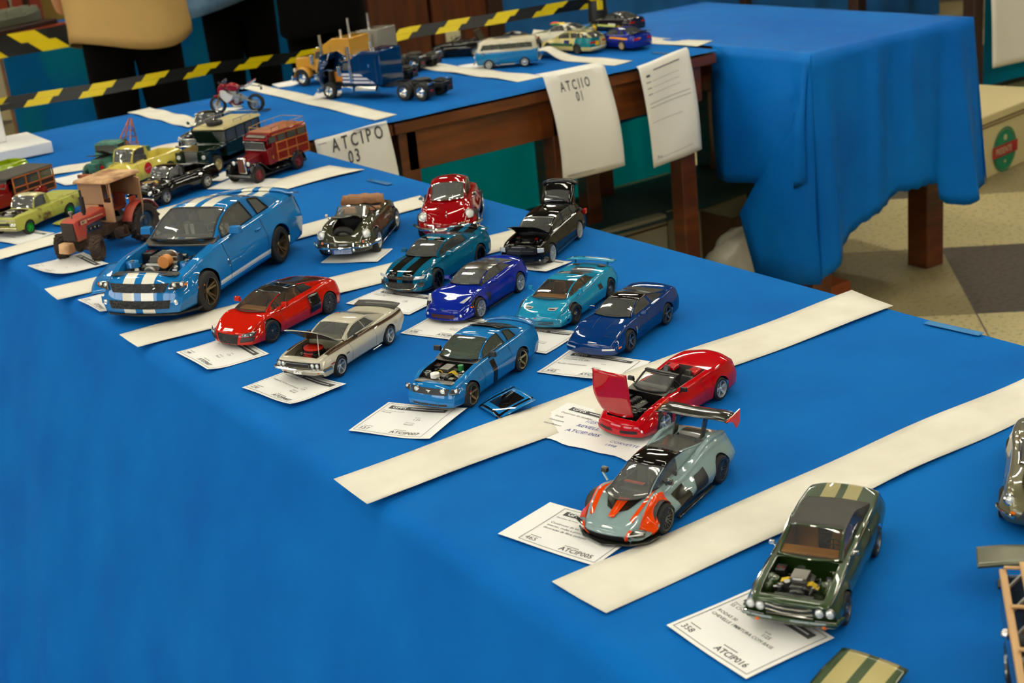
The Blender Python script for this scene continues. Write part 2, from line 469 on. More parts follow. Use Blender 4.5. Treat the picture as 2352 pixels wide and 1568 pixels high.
    def lamp(s, y, z, r, d=None, name='headlight', m=None, ring=chrome, both=True, tilt=0, ry=None, dome=.35, off=.01, rear=False):
        for sg in ((1, -1) if both else (1,)):
            p = s.fp(sg*y, z, off, d or 0, rear); mb = MB(s.S)
            mb.X = Matrix.Translation(p) @ Matrix.Rotation(sg*(0 if d is None else .1), 4, 'Z') @ Matrix.Rotation(-tilt + (pi if rear else 0), 4, 'Y')
            sc = ((ry or r)/r, 1)
            if ring: mb.lathe([(r*.86, -.1*r-.04), (r*1.12, -.06), (r*1.14, r*.02), (r*1.04, r*.14), (r*.92, r*.1)], axis='x', n=20, k=1, sc=sc)
            mb.lathe([(0, r*dome), (r*.4, r*dome*.86), (r*.75, r*dome*.5), (r*.94, 0)], axis='x', n=20, k=0, sc=sc)
            mb.build(name, [m or lens, ring or chrome], s.root)
    # ---------------- fittings
    def wheels(s, rim=chrome, style=('five', 5), hub=None, rimf=.68, tyre=rubber, ww=False, deep=.05, front=True):
        rim = rimchrome if rim is chrome else rim; R, t = s.r, s.tw/2
        for fr in ((s.fo, s.fo+s.wb) if front else (s.fo+s.wb,)):
            for sg in (1, -1):
                rr = R*rimf; prof = [(rr, -t*.8), (rr*1.03, -t), (R*.9, -t*.98), (R*.98, -t*.8), (R, -t*.5), (R, t*.5), (R*.98, t*.8), (R*.9, t*.98), (rr*1.03, t), (rr, t*.8)]
                mb = MB(s.S); mb.X = Matrix.Translation((s.X(fr), sg*s.tz, R))
                mb.lathe([(r_, sg*h) for r_, h in prof], n=28)
                if ww: mb.lathe([(rr*1.08, sg*t*1.01), (R*.82, sg*t*1.02)], n=28, k=1)
                o = mb.build('wheel', [tyre, white], s.root)
                mb = MB(s.S); mb.X = Matrix.Translation((s.X(fr), sg*s.tz, R))
                rim_geo(mb, rr, t, sg, style, deep)
                mb.build('rim', [rim, hub or rim, black], o)
    def under(s, m=black):
        mb = MB(s.S); w = s.W/2-s.tw-.1; z = s.sill+.02
        mb.box((s.X(s.L/2), 0, z+.05), (s.L-.5, 2*w, .1)); mb.box((0, 0, z+.05), (s.wb-2*s.r*s.archr, s.W-.25, .1))
        for xa in (s.fo, s.fo+s.wb):
            R = s.r*s.archr+.01; P = []
            for i in range(13):
                t = pi*i/12; P.append([(s.X(xa)+R*cos(t), y, s.r+R*sin(t)) for y in (s.W/2-.1, w)])
            mb.grid(P); mb.grid([[(a, -b, c) for a, b, c in r] for r in P])
        mb.cyl((s.X(s.fo), 0, s.r), .05, 2*s.tz, 'y', 8); mb.cyl((s.X(s.fo+s.wb), 0, s.r), .05, 2*s.tz, 'y', 8)
        mb.build('underbody', m, s.root)
    def tub(s, d0, d1, frac, zf, m=darkint, name='interior', ztop=None, inset=.012):
        """open box hanging below an opening in the shell"""
        mb = MB(s.S); n = 8; ds = [d0+(d1-d0)*i/n for i in range(n+1)]
        for sg in (1, -1):
            G = []
            for d in ds:
                y = s.ybase(d)*frac-inset; z = s.ztop(d, frac)-.004 if ztop is None else ztop; a = s.P(d, sg*y, z); b = Vector((a.x, a.y, zf)); G.append([a, b, Vector((b.x, 0, zf))])
            mb.grid(G)
        for d in (d0, d1):
            ys = [s.ybase(d)*frac*t for t in (-1, -.75, -.5, -.25, 0, .25, .5, .75, 1)]
            G = []
            for y in ys:
                a = s.P(d, y, s.ztop(d, y/max(.01, s.ybase(d)))-.004); G.append([a, Vector((a.x, a.y, zf))])
            mb.grid(G)
        return mb.build(name, m, s.root, smooth=0)
    def seats(s, d, m=darkint, y=.36, z=.32, h=.62, rows=1, stripes=None, head=True, w=.48):
        for k in range(rows):
            for sg in (1, -1):
                mb = MB(s.S); x = s.X(d+k*.85)
                mb.box((x+.1, sg*y, z+.09), (.5, w, .18), top=(.92, .9)); Rm = Matrix.Rotation(-.28, 3, 'Y')
                mb.box((x-.2, sg*y, z+.12+h/2), (.13, w, h), rot=Rm, top=(.8, .8))
                if head: mb.box((x-.3, sg*y, z+.16+h), (.1, w*.5, .2), rot=Rm, top=(.8, .8))
                o = mb.build('seat', m, s.root, bevel=.04)
    def dash(s, d, m=darkint, z=.9, w=None, wheel=True, side=1, wm=black, zs=None):
        w = w or s.W-.35; mb = MB(s.S); mb.box((s.X(d+.2), 0, z-.12), (.4, w, .22), top=(.7, .96)); mb.build('dashboard', m, s.root, bevel=.04)
        if wheel:
            mb = MB(s.S); mb.X = Matrix.Translation((s.X(d+.55), .36*side, zs or z-.02)) @ Matrix.Rotation(-1.15, 4, 'Y')
            mb.tube([(.18*cos(t*pi/8), .18*sin(t*pi/8), 0) for t in range(16)], .018, 6, closed=True)
            mb.tube([(-.17, 0, 0), (.17, 0, 0)], .014, 5); mb.tube([(0, -.17, 0), (0, .17, 0)], .014, 5)
            mb.tube([(0, 0, 0), (0, 0, -.25)], .02, 5); mb.build('steering_wheel', wm, s.root)
    def mirrors(s, d, m=None, z=None, out=.1, sz=(.12, .18, .12), stalk=True, glassm=None):
        for sg in (1, -1):
            y = s.yside(d, interp(s.sh, d)-s.rr); z_ = z or interp(s.sh, d)+.05; mb = MB(s.S)
            mb.box((s.X(d), sg*(y+out), z_), sz, top=(.8, .85))
            if stalk: mb.tube([(s.X(d), sg*(y-.05), min(z_-.06, interp(s.sh, d)-.03)), (s.X(d), sg*(y+out), z_-.02)], .024, 5)
            mb.build('side_mirror', m or s.paint, s.root, bevel=.03)
    def engine(s, d0, d1, z, kind='v8', m1=gunm, m2=black, air=None, frac=.7, seed=1, extras=(), nbits=26, strut=None, hoses=True):
        """engine and its clutter in the open bay"""
        rnd = random.Random(seed); cx = s.X((d0+d1)/2); ln = d1-d0; w = s.ybase((d0+d1)/2)*frac
        mb = MB(s.S)
        mb.box((cx, 0, z-.2), (ln*.62, w*.75, .3), 0, top=(.95, .7))
        for sg in (1, -1): mb.box((cx-.02, sg*w*.33, z-.06), (ln*.52, .16, .12), 1, rot=Matrix.Rotation(-sg*.45, 3, 'X'), top=(.95, .7))
        for i in range(5): mb.cyl((cx-ln*.2+ln*.1*i, 0, z-.02), .05, w*.62, 'y', 8, 0)
        mb.cyl((s.X(d0+ln*.16), 0, z-.1), .12, .06, 'x', 16, 0); mb.cyl((s.X(d0+ln*.16), .17, z-.16), .08, .06, 'x', 14, 0)
        eng = mb.build('engine', [m1, m2], s.root, bevel=.012)
        if air:
            mb = MB(s.S); k, am = air
            if k == 'round': mb.cyl((cx-.04, 0, z+.07), .27, .1, 'z', 28, 0); mb.cyl((cx-.04, 0, z+.01), .25, .06, 'z', 28, 1)
            elif k == 'oval': mb.lathe([(0, .06), (.2, .06), (.25, .03), (.25, -.03), (0, -.03)], (cx-.02, 0, z+.1), 'z', 28, 0, sc=(1.1, 1.3)); mb.lathe([(.27, -.03), (.27, -.09), (0, -.09)], (cx-.02, 0, z+.1), 'z', 28, 1, sc=(1.1, 1.3))
            elif k == 'box': mb.box((cx, 0, z+.08), (.42, .36, .16), 0, top=(.9, .9)); mb.box((cx+.28, 0, z+.02), (.16, .2, .1), 0, top=(.8, 1.2)); mb.box((cx+.2, 0, z+.15), (.1, .2, .02), 1)
            elif k == 'rib':
                for i in range(6): mb.box((cx-.2+.075*i, -.03, z+.06), (.04, .24, .12), 0, top=(.9, .7))
            mb.build('air_filter', [am, black if k != 'box' else steel], s.root, bevel=.008)
        mb = MB(s.S); mb.box((s.X(d0+.08), 0, z-.08), (.09, w*1.5, .1), 0); mb.box((s.X(d0+.13), 0, z-.2), (.05, w*1.2, .25), 0)
        mb.build('radiator', [m2], s.root, bevel=.01)
        mb = MB(s.S)
        for i in range(nbits):
            x = s.X(d0+.15+rnd.random()*(ln-.25)); y = (rnd.random()*2-1)*w*1.05; zz = z-.16+rnd.random()*.12
            t = rnd.random(); kk = rnd.choice((0, 0, 1, 1, 2))
            if t < .4: mb.box((x, y, zz), (.06+rnd.random()*.1, .06+rnd.random()*.1, .08), kk)
            elif t < .75: mb.cyl((x, y, zz), .03+rnd.random()*.04, .09, rnd.choice('xyz'), 10, kk)
            else: mb.ball((x, y, zz), .05, 8, kk)
        if hoses:
            for i in range(7):
                x = s.X(d0+.2+rnd.random()*(ln-.5)); y = (rnd.random()*2-1)*w*.9; a = Vector((x, y, z-.1)); b = Vector((s.X(d0+.2+rnd.random()*(ln-.4)), y*.5+rnd.random()*.2, z-.08))
                mb.tube([a, (a+b)/2+Vector((0, .05, .08)), b], .014, 5, kk)
        mb.build('engine_fittings', [m2, m1, steel], s.root)
        mb = MB(s.S); mb.box((s.X(d1-.22), -w*.95, z-.06), (.26, .2, .18), 0); mb.cyl((s.X(d1-.24), -w*.95-.05, z+.04), .02, .02, 'z', 8, 1); mb.cyl((s.X(d1-.24), -w*.95+.05, z+.04), .02, .02, 'z', 8, 1)
        mb.build('battery', [black, redlens], s.root, bevel=.01)
        if strut:
            for sg in (1, -1):
                mb = MB(s.S); mb.cyl((s.X(s.fo+.02), sg*w*1.02, z-.04), .13, .1, 'z', 18, 0, .11); mb.cyl((s.X(s.fo+.02), sg*w*1.02, z+.015), .04, .03, 'z', 10, 1)
                mb.build('strut_tower', [strut, steel], s.root)
        for (nm, kd, x, y, zz, sz, m) in extras:
            mb = MB(s.S); p = (s.X(d0+ln*x), w*y, z+zz)
            if kd == 'box': mb.box(p, sz)
            elif kd == 'cyl': mb.cyl(p, sz[0], sz[1], sz[2], 16)
            elif kd == 'wires':
                for i in range(4): mb.tube([(p[0]-.04*i, p[1]-sz, p[2]), (p[0]-.04*i, p[1], p[2]+.05), (p[0]-.04*i-.02, p[1]+sz, p[2]-.06)], .011, 5)
            mb.build(nm, m, s.root, bevel=0 if kd == 'wires' else .006)
    def plate(s, z, txt=None, w=.5, h=.11, m=None, tm=None, rear=False, off=.03, y=0, size=None):
        mb = MB(s.S); p = s.fp(y, z, off, 0, rear); mb.box(p, (.012, w, h)); o = mb.build('license_plate', m or white, s.root)
        if txt:
            t = MB(s.S); sz = size or h*.8; sgn = -1 if rear else 1; V, F = text_mesh(txt, sz); wd = max(v[0] for v in V)
            put_text(t, txt, lambda a, b: (p.x+sgn*.0085, sgn*-(-(a-wd/2)), p.z-h*.3+b), sz)
            t.build('plate_lettering', tm or ink, o, smooth=0)
    def seam(s, d, z0=None, z1=None, m=black):
        """door shut line"""
        for sg in (1, -1):
            mb = MB(s.S); zs = [(z0 or s.sill+.06)+((z1 or interp(s.sh, d)-.02)-(z0 or s.sill+.06))*i/6 for i in range(7)]; s1 = interp(s.sh, d)-s.rr
            mb.grid([[s.P(d+e, sg*(s.yside(d, min(z, s1))+.0035-(max(0, z-s1)*.25)), z) for z in zs] for e in (0, .012)]); mb.build('door_seam', m, s.root)
    def place(s, F, R, side=1, dz=0.0):
        """F, R: where the near side's front and rear tyre touch the table (world)"""
        h = (F-R); h.z = 0; h.normalize(); n = Vector((-h.y, h.x, 0)); c = (F+R)/2 - n*side*(s.tz+s.tw/2)*s.S
        print('CAR', s.root.name, 'ratio %.2f' % ((F-R).length/(s.wb*s.S)))
        s.root.location = (c.x, c.y, F.z+dz); s.root.rotation_euler = (0, 0, atan2(h.y, h.x)); return s.root

def rim_geo(mb, rr, t, sg, style, deep=.05):
    kind, n = style; f = sg*(t*.86); b = sg*(t*.86-deep)
    mb.lathe([(rr, sg*t*.9), (rr*1.0, sg*t*1.02), (rr*.93, sg*t*.98), (rr*.9, b), (rr*.88, -sg*t*.5)], n=28, k=0)      # lip and barrel
    mb.lathe([(0, -sg*t*.4), (rr*.9, -sg*t*.4)], n=24, k=2)                                                            # dark back
    mb.lathe([(0, -sg*t*.1), (rr*.5, -sg*t*.1), (rr*.5, -sg*t*.3)], n=24, k=0)
    def spoke(a, r0, r1, w0, w1, z0, z1, th=.03):
        ca, sa = cos(a), sin(a)
        def p(r, w, z): return (r*ca-w*sa, z, r*sa+w*ca)
        V = [p(r0, -w0, z0), p(r0, w0, z0), p(r1, w1, z1), p(r1, -w1, z1)]; th *= sg
        U = [(x, y-th, z) for x, y, z in V]; I = [mb.v(q) for q in V+U]
        for q in ((0, 1, 2, 3), (7, 6, 5, 4), (0, 4, 5, 1), (1, 5, 6, 2), (2, 6, 7, 3), (3, 7, 4, 0)): mb.f([I[i] for i in q], 0)
    zf = b+sg*.02
    if kind == 'five':
        for i in range(n): spoke(2*pi*i/n+pi/2, rr*.12, rr*.95, rr*.13, rr*.1, zf, f)
    elif kind == 'twin':
        for i in range(n):
            for e in (-.17, .17): spoke(2*pi*i/n+pi/2+e, rr*.12, rr*.95, rr*.07, rr*.06, zf, f)
    elif kind == 'thin':
        for i in range(n): spoke(2*pi*i/n, rr*.1, rr*.95, rr*.05, rr*.05, zf, f)
    elif kind == 'y':
        for i in range(n):
            a = 2*pi*i/n+pi/2; spoke(a, rr*.1, rr*.5, rr*.06, rr*.05, zf, (zf+f)/2)
            for e in (-.16, .16): spoke(a+e, rr*.45, rr*.95, rr*.045, rr*.05, (zf+f)/2, f)
    elif kind == 'disc':      # steel wheel with small slots and a domed cap
        mb.lathe([(rr*.92, b), (rr*.75, b+sg*.02), (rr*.5, b-sg*.01), (rr*.42, b+sg*.03), (0, b+sg*.03)], n=24, k=0)
        for i in range(n): mb.cyl((rr*.68*cos(2*pi*i/n), b+sg*.02, rr*.68*sin(2*pi*i/n)), rr*.08, .012, 'y', 8, 2)
        mb.lathe([(rr*.36, b+sg*.03), (rr*.3, b+sg*.07), (0, b+sg*.09)], n=20, k=1)
    elif kind == 'wire':
        for i in range(n):
            spoke(2*pi*i/n, rr*.1, rr*.93, rr*.02, rr*.02, zf, f, .012)
    mb.lathe([(rr*.2, zf-sg*.01), (rr*.2, zf+sg*.025), (rr*.12, zf+sg*.04), (0, zf+sg*.045)], n=16, k=1)
# ------------------------------------------------------------------ hall: lamps, shell
tube_m = mat('tube_light', (255, 250, 232), emit=26.0)
housing = mat('lamp_housing', (225, 225, 220), 0.5)
CEIL = 3.3
def lamp_fixture(x, y, rz, label, ln=1.2):
    o = thing('ceiling_light', label, 'ceiling light', (x, y, CEIL), rz, 'fluorescent ceiling lights')
    mb = MB(); mb.box((0, 0, -.02), (ln+.06, .16, .04), top=(1, .8)); mb.build('housing', housing, o)
    for s in (-.045, .045):
        mb = MB(); mb.cyl((0, s, -.06), .014, ln, 'x', 10); mb.build('tube', tube_m, o)
    return o
k = 0
for x in (-3.4, -1.7, 0.0, 1.7, 3.4, 5.1):
    for y in (-3.0, -.6, 1.8, 4.2, 6.6):
        lamp_fixture(x, y, pi/2, 'white twin tube ceiling light above the hall, out of the frame'); k += 1

wallm = mat('cream_wall', (168, 156, 128), 0.8)
ceilm = mat('ceiling_paint', (96, 88, 74), 0.9)
XL, XR, YB, YF = -5.5, 8.5, -5.0, 9.5
# floor of stone slabs, cream with a few charcoal ones
def floor_material():
    m = bpy.data.materials.new('slab_floor'); m.use_nodes = True; nt = m.node_tree; N = nt.nodes; L = nt.links; b = N['Principled BSDF']
    tc = N.new('ShaderNodeTexCoord'); sp = N.new('ShaderNodeSeparateXYZ')
    ro = N.new('ShaderNodeVectorRotate'); ro.rotation_type = 'Z_AXIS'; ro.inputs['Angle'].default_value = radians(-48)
    L.new(tc.outputs['Object'], ro.inputs[0]); L.new(ro.outputs[0], sp.inputs[0])
    def mt(op, *a):
        n = N.new('ShaderNodeMath'); n.operation = op
        for i, v in enumerate(a):
            if isinstance(v, (int, float)): n.inputs[i].default_value = v
            else: L.new(v, n.inputs[i])
        return n.outputs[0]
    T = .62; p = Vector((3.417-FCX, 2.80-FCY, 0)); ca, sa = cos(radians(48)), sin(radians(48)); oa, ob = p.x*ca+p.y*sa, -p.x*sa+p.y*ca
    ua = mt('DIVIDE', mt('SUBTRACT', sp.outputs[0], oa), T); ub = mt('DIVIDE', mt('SUBTRACT', sp.outputs[1], ob), T)
    ia, ib = mt('FLOOR', ua), mt('FLOOR', ub); fa, fb = mt('FRACT', ua), mt('FRACT', ub)
    cell = mt('FLOORED_MODULO', mt('ADD', mt('ADD', ia, mt('MULTIPLY', ib, 2)), 3), 4)
    dark = mt('LESS_THAN', cell, .5); mid = mt('COMPARE', cell, 2.0, .3)
    edge = mt('LESS_THAN', mt('MINIMUM', fa, fb), .007)
    nz = N.new('ShaderNodeTexNoise'); nz.inputs['Scale'].default_value = 70; nz.inputs['Detail'].default_value = 3; L.new(tc.outputs['Object'], nz.inputs['Vector'])
    def ramp(c1, c2, p1, p2):
        r = N.new('ShaderNodeValToRGB'); e = r.color_ramp.elements; e[0].position = p1; e[1].position = p2
        e[0].color = (*lin(c1), 1); e[1].color = (*lin(c2), 1); L.new(nz.outputs['Fac'], r.inputs[0]); return r.outputs[0]
    def mix(f, a, c):
        x = N.new('ShaderNodeMix'); x.data_type = 'RGBA'; L.new(f, x.inputs[0]); L.new(a, x.inputs[6]); L.new(c, x.inputs[7]); return x.outputs[2]
    lt = ramp((140, 128, 92), (188, 174, 128), .34, .46); dk = ramp((58, 52, 46), (84, 76, 68), .36, .6); md = ramp((112, 102, 72), (140, 128, 92), .34, .46)
    L.new(mix(edge, mix(mid, mix(dark, lt, dk), md), dk), b.inputs['Base Color']); b.inputs['Roughness'].default_value = .45
    return m
FCX, FCY = (XL+XR)/2, (YB+YF)/2
def plane(name, pts, m):
    mb = MB(); mb.f([mb.v(p) for p in pts]); o = mb.build(name, m, smooth=0); o['kind'] = 'structure'; return o
mb = MB(); mb.box((0, 0, -.02), (XR-XL, YF-YB, .04)); fl = mb.build('floor', floor_material(), smooth=0); fl['kind'] = 'structure'; fl.location = (FCX, FCY, 0)
mb = MB(); mb.box(((XL+XR)/2, (YB+YF)/2, CEIL+.02), (XR-XL, YF-YB, .04)); mb.build('ceiling', ceilm, smooth=0)['kind'] = 'structure'
for nm, c, d in (('wall_left', (XL-.05, (YB+YF)/2, CEIL/2), (.1, YF-YB, CEIL)), ('wall_right', (XR+.05, (YB+YF)/2, CEIL/2), (.1, YF-YB, CEIL)),
                 ('wall_back', ((XL+XR)/2, YF+.05, CEIL/2), (XR-XL+.2, .1, CEIL)), ('wall_front', ((XL+XR)/2, YB-.05, CEIL/2), (XR-XL+.2, .1, CEIL))):
    mb = MB(); mb.box(c, d); mb.build(nm, wallm, smooth=0)['kind'] = 'structure'

window_fill_m = mat('window_daylight', (236, 242, 250), emit=3.0)  # unseen left-wall windows, added as glowing panels to brighten the front drape
for i, yy in enumerate((-2.2, .8, 3.8)):
    mb = MB(); mb.box((XL+.03, yy, 1.75), (.06, 2.1, 1.5)); o = mb.build('window_%d' % (i+1), window_fill_m, smooth=0); o['kind'] = 'structure'
    mb = MB()
    for e in (-1.08, 0, 1.08): mb.box((XL+.08, yy+e, 1.75), (.06, .06, 1.6))
    for e in (-.78, .78): mb.box((XL+.08, yy, 1.75+e), (.06, 2.2, .06))
    mb.build('window_frame', housing, o)
# ------------------------------------------------------------------ tables
wood = mat('varnished_wood', (112, 56, 18), 0.35, 0, 0.3, noise=(6, (72, 32, 10), .35, .7, (1, 1, 6)))
woodh = mat('varnished_wood_edge', (126, 66, 24), 0.35, 0, 0.3, noise=(5, (78, 36, 12), .35, .7, (1, 6, 6)))
darkwood = mat('dark_wood', (46, 24, 12), 0.45)
cloth_blue = mat('blue_felt_cloth', (0, 101, 178), 0.9, noise=(7, (0, 88, 166), .3, .75), bump=(900, .25, .0006))
cloth_sheet = mat('blue_table_sheet', (0, 108, 192), 0.5, noise=(3, (0, 88, 176), .3, .7), bump=(9, .6, .012))
cloth_teal = mat('blue_green_drape', (0, 112, 140), 0.8, noise=(4, (0, 78, 134), .35, .68), bump=(300, .2, .001))
for m_ in (cloth_blue, cloth_sheet, cloth_teal): m_.node_tree.nodes['Principled BSDF'].inputs['Specular IOR Level'].default_value = .12
_n = cloth_teal.node_tree; _t = _n.nodes.new('ShaderNodeBsdfTranslucent'); _t.inputs[0].default_value = (*lin((0, 176, 186)), 1); _m = _n.nodes.new('ShaderNodeMixShader'); _m.inputs[0].default_value = .5
_n.links.new(_n.nodes['Principled BSDF'].outputs[0], _m.inputs[1]); _n.links.new(_t.outputs[0], _m.inputs[2]); _n.links.new(_m.outputs[0], _n.nodes['Material Output'].inputs[0])
def table(name, label, x0, x1, y0, y1, legs, top=.742, apron=.1, lw=.065, m=wood):
    t = thing(name, label, 'table', ((x0+x1)/2, (y0+y1)/2, 0)); cx, cy = (x0+x1)/2, (y0+y1)/2
    mb = MB(); mb.box((0, 0, top-.014), (x1-x0, y1-y0, .028)); mb.build('tabletop', woodh, t, bevel=.003)
    mb = MB()
    for s in (-1, 1):
        mb.box((0, s*((y1-y0)/2-.035), top-.028-apron/2), (x1-x0-.08, .022, apron)); mb.box((s*((x1-x0)/2-.035), 0, top-.028-apron/2), (.022, y1-y0-.08, apron))
    mb.build('apron', woodh, t, bevel=.002)
    for lx, ly in legs:
        mb = MB(); mb.box((lx-cx, ly-cy, (top-.03)/2), (lw, lw, top-.03)); mb.build('leg', m, t, bevel=.003)
    return t
def four(x0, x1, y0, y1, i=.05): return [(x0+i, y0+i), (x1-i, y0+i), (x0+i, y1-i), (x1-i, y1-i)]
MX0, MX1, MY0, MY1 = .555, 1.293, -.7, 2.885
table('display_table', 'long wooden table under the blue felt cloth in the foreground', MX0+.005, MX1, -.68, 1.1, four(MX0, MX1, -.68, 1.1))
table('display_table', 'wooden table under the far half of the blue felt cloth', MX0+.005, MX1, 1.105, 2.88, four(MX0, MX1, 1.105, 2.88))
BX0, BX1, BY0, BY1 = .5, 2.60, 2.90, 3.715
table('display_table', 'wooden table at the back left with the motorcycle model on it', BX0, 1.572, BY0, BY1, [(BX0+.05, 2.955), (1.532, 2.955), (BX0+.05, 3.66), (1.532, 3.66)])
table('display_table', 'brown wooden table with bare front edge and two hanging signs', 1.577, BX1, BY0, BY1, [(1.622, 2.95), (2.075, 2.95), (2.50, 2.95), (1.625, 3.66), (2.50, 3.40), (2.53, 3.66)], lw=.052)
table('display_table', 'wooden table under the loose blue sheet at the right', 2.645, 3.265, 2.59, 3.70, [(2.70, 2.66), (3.26, 2.735), (2.70, 3.62), (3.2, 3.62)], lw=.075)

def drape_wave(s, h, amp, seed=0): return amp*h*(sin(s*9+seed)+.55*sin(s*21+1.7*seed)+.25*sin(s*47))
def main_cloth():
    mb = MB(); ys = [MY0+(MY1-MY0)*i/140 for i in range(141)]; P = []
    for y in ys:
        row = [(MX1+.002, y, .60), (MX1+.004, y, .74), (MX1, y, .7495)]
        for i in range(1, 8): row.append((MX1-(MX1-MX0-.01)*i/8, y, .75+.0006*sin(y*31+i)))
        for i in range(7):
            a = i/6*pi/2*.97; row.append((MX0+.012-.026*sin(a), y, .75-.026+.026*cos(a)))
        for i in range(1, 15):
            h = i/14; z = .724-.705*h; row.append((MX0-.016-.23*h**.9-drape_wave(y*.9+.35*h, h, .010, 2), y, z))
        for i in range(1, 5): row.append((row[-1][0]-.07, y, .012+.006*sin(y*12+i)**2))
        dip = math.exp(-((y-1.135)/.03)**2)
        row = [(a, b, c-.004*dip*(1 if a < MX0+.1 else 0)) for a, b, c in row]
        P.append(row)
    mb.grid(P)
    # far left end
    o = mb.build('tablecloth', cloth_blue, smooth=60, solid=-.0015)
    return tag(o, 'blue felt cloth over the long display table, falling to the floor in front', 'tablecloth')
main_cloth()
mb = MB(); P = []
for i in range(91):
    x = BX0+(BX1-BX0)*i/90; row = [(x, BY1+.012, .70), (x, BY1+.01, .72), (x, BY1+.006, .745)]
    for j in range(9): row.append((x, BY1-(BY1-MY1)*j/8, .7503+.0005*sin(x*25+j)))
    P.append([(a, b + (0.01*sin(x*14)+.006*sin(x*33) if k < 2 else 0), c) for k, (a, b, c) in enumerate(row)])
mb.grid(P); tag(mb.build('tablecloth', cloth_blue, smooth=60), 'blue felt cloth across the back row of tables under the truck models', 'tablecloth')
# the cloth's teal hanging behind the back row's legs
mb = MB(); P = []
for i in range(121):
    x = .5+2.7*i/120; P.append([(x, BY1+.03+.018*sin(x*17)*(.3+h)+.01*sin(x*41+3)*h, .73-.68*h) for h in [j/10 for j in range(11)]])
mb.grid(P); tag(mb.build('curtain', cloth_teal, smooth=60), 'blue green cloth hanging behind the legs of the bare-edged table', 'curtain')

# loose blue sheet over the right table
def right_cloth():
    mb = MB(); z = .7515; A = Vector((2.632, 2.577, z)); B = Vector((3.27, 2.577, z)); Cn = Vector((3.27, 3.69, z)); D = Vector((2.632, 3.72, z))
    n = 26; G = []
    for i in range(n+1):
        G.append([A.lerp(B, i/n).lerp(D.lerp(Cn, i/n), j/n) + Vector((0, 0, .0012*abs(sin(i*.9+j*.5)))) for j in range(n+1)])
    mb.grid(G)
    # drop heights along the rim (s, bottom z, outward, fold phase)
    rows = []
    L1 = .37
    left = [(2.95, .375, .015), (2.88, .38, .02), (2.81, .385, .02), (2.74, .39, .02), (2.70, .40, .02), (2.65, .405, .02), (2.61, .41, .018)]
    # flap in front of the corner, then the near face
    pts = []
    for y, zb, o in left: pts.append((Vector((2.632, y, z)), Vector((2.632-o-.012*sin(y*40), y, zb))))
    pts.append((Vector((2.632, 2.60, z)), Vector((2.60, 2.62, .40))))
    pts.append((Vector((2.632, 2.585, z)), Vector((2.612, 2.585, .42))))
    mb.grid([[a.lerp(b, t) + Vector((-.012*sin(t*pi), 0, 0)) for t in [i/14 for i in range(15)]] for a, b in pts])
    face = [(2.634, .30, .06, .10, 2.78), (2.640, .10, .05, .0, 0), (2.66, .125, .05, 0, 0), (2.69, .20, .045, 0, 0), (2.73, .235, .04, 0, 0), (2.78, .255, .035, 0, 0), (2.83, .275, .03, 0, 0),
            (2.88, .295, .02, 0, 0), (2.94, .315, .015, 0, 0), (3.0, .325, .01, 0, 0), (3.06, .325, .01, 0, 0), (3.12, .318, .0, 0, 0)]
    xs = [2.632+(3.27-2.632)*i/60 for i in range(61)]; G = []
    bot = [(2.632, .135), (2.66, .17), (2.69, .20), (2.76, .245), (2.83, .277), (2.90, .30), (2.95, .32), (3.05, .318), (3.12, .305), (3.135, .25), (3.15, .235), (3.2, .245), (3.27, .26)]
    for x in xs:
        zb = interp(bot, x)+.003*sin(x*160); row = []; bx = x + .055*max(0, (x-3.1)/.17)
        for j in range(19):
            h = j/18; a = Vector((x, 2.577, z)); t = h**.9
            fold = .03*h*max(0, 1-abs(x-2.675)/.04) + .05*h*max(0, 1-abs(x-3.19)/.05) - .02*h*max(0, 1-abs(x-3.13)/.03) + .008*h*sin(x*38) + .016*max(0, 1-abs(x-2.86)/.035)*(1-h)**.5*min(1, h*6) - .012*max(0, 1-abs(x-2.93)/.03)*(1-h)*min(1, h*6) + .012*max(0, 1-abs(x-3.0)/.03)*(1-h)*min(1, h*6) + .004*sin(60*(x-2.63)+55*h)*math.exp(-((x-2.76)/.12)**2-((h-.3)/.25)**2)
            row.append(Vector((x+(bx-x)*h, 2.577-.012*h-fold, z+(zb-z)*h)))
        G.append(row)
    mb.grid(G)
    # corner gusset hanging lowest, folded back towards the left face
    P0 = [(2.632, 2.577, z), (2.628, 2.570, .5), (2.62, 2.56, .30), (2.632, 2.56, .135)]
    P1 = [(2.632, 2.580, z), (2.615, 2.60, .55), (2.60, 2.65, .40), (2.60, 2.68, .12)]
    P2 = [(2.632, 2.585, z), (2.612, 2.62, .55), (2.60, 2.72, .405), (2.59, 2.76, .105)]
    P3 = [(2.632, 2.590, z), (2.61, 2.64, .55), (2.60, 2.76, .40), (2.59, 2.825, .30)]
    G = []
    for Q in (P0, P1, P2, P3): G.append([Vector(Q[0]).lerp(Vector(Q[1]), t) for t in (0, .33, .66)] + [Vector(Q[1]).lerp(Vector(Q[2]), t) for t in (0, .33, .66)] + [Vector(Q[2]).lerp(Vector(Q[3]), t) for t in (0, .33, .66, 1)])
    mb.grid(G)
    # right face
    G = []
    for i in range(31):
        y = 2.577+1.1*i/30; zb = interp([(2.577, .26), (2.62, .36), (2.75, .44), (3.6, .42)], y); G.append([(3.27+(.06+.012*sin(y*22))*h*(1 if y > 2.6 else .95), y-.01*h, z+(zb-z)*h) for h in [j/14 for j in range(15)]])
    mb.grid(G)
    G = []
    for i in range(31):
        x = 2.7+.57*i/30; G.append([(x, 3.71+.02*h+.01*h*sin(x*30), z-.35*h) for h in [j/8 for j in range(9)]])
    mb.grid(G)
    o = mb.build('tablecloth', cloth_sheet, smooth=70, solid=-.0015)
    return tag(o, 'loose bright blue sheet over the right table with uneven hanging corners', 'tablecloth')
right_cloth()

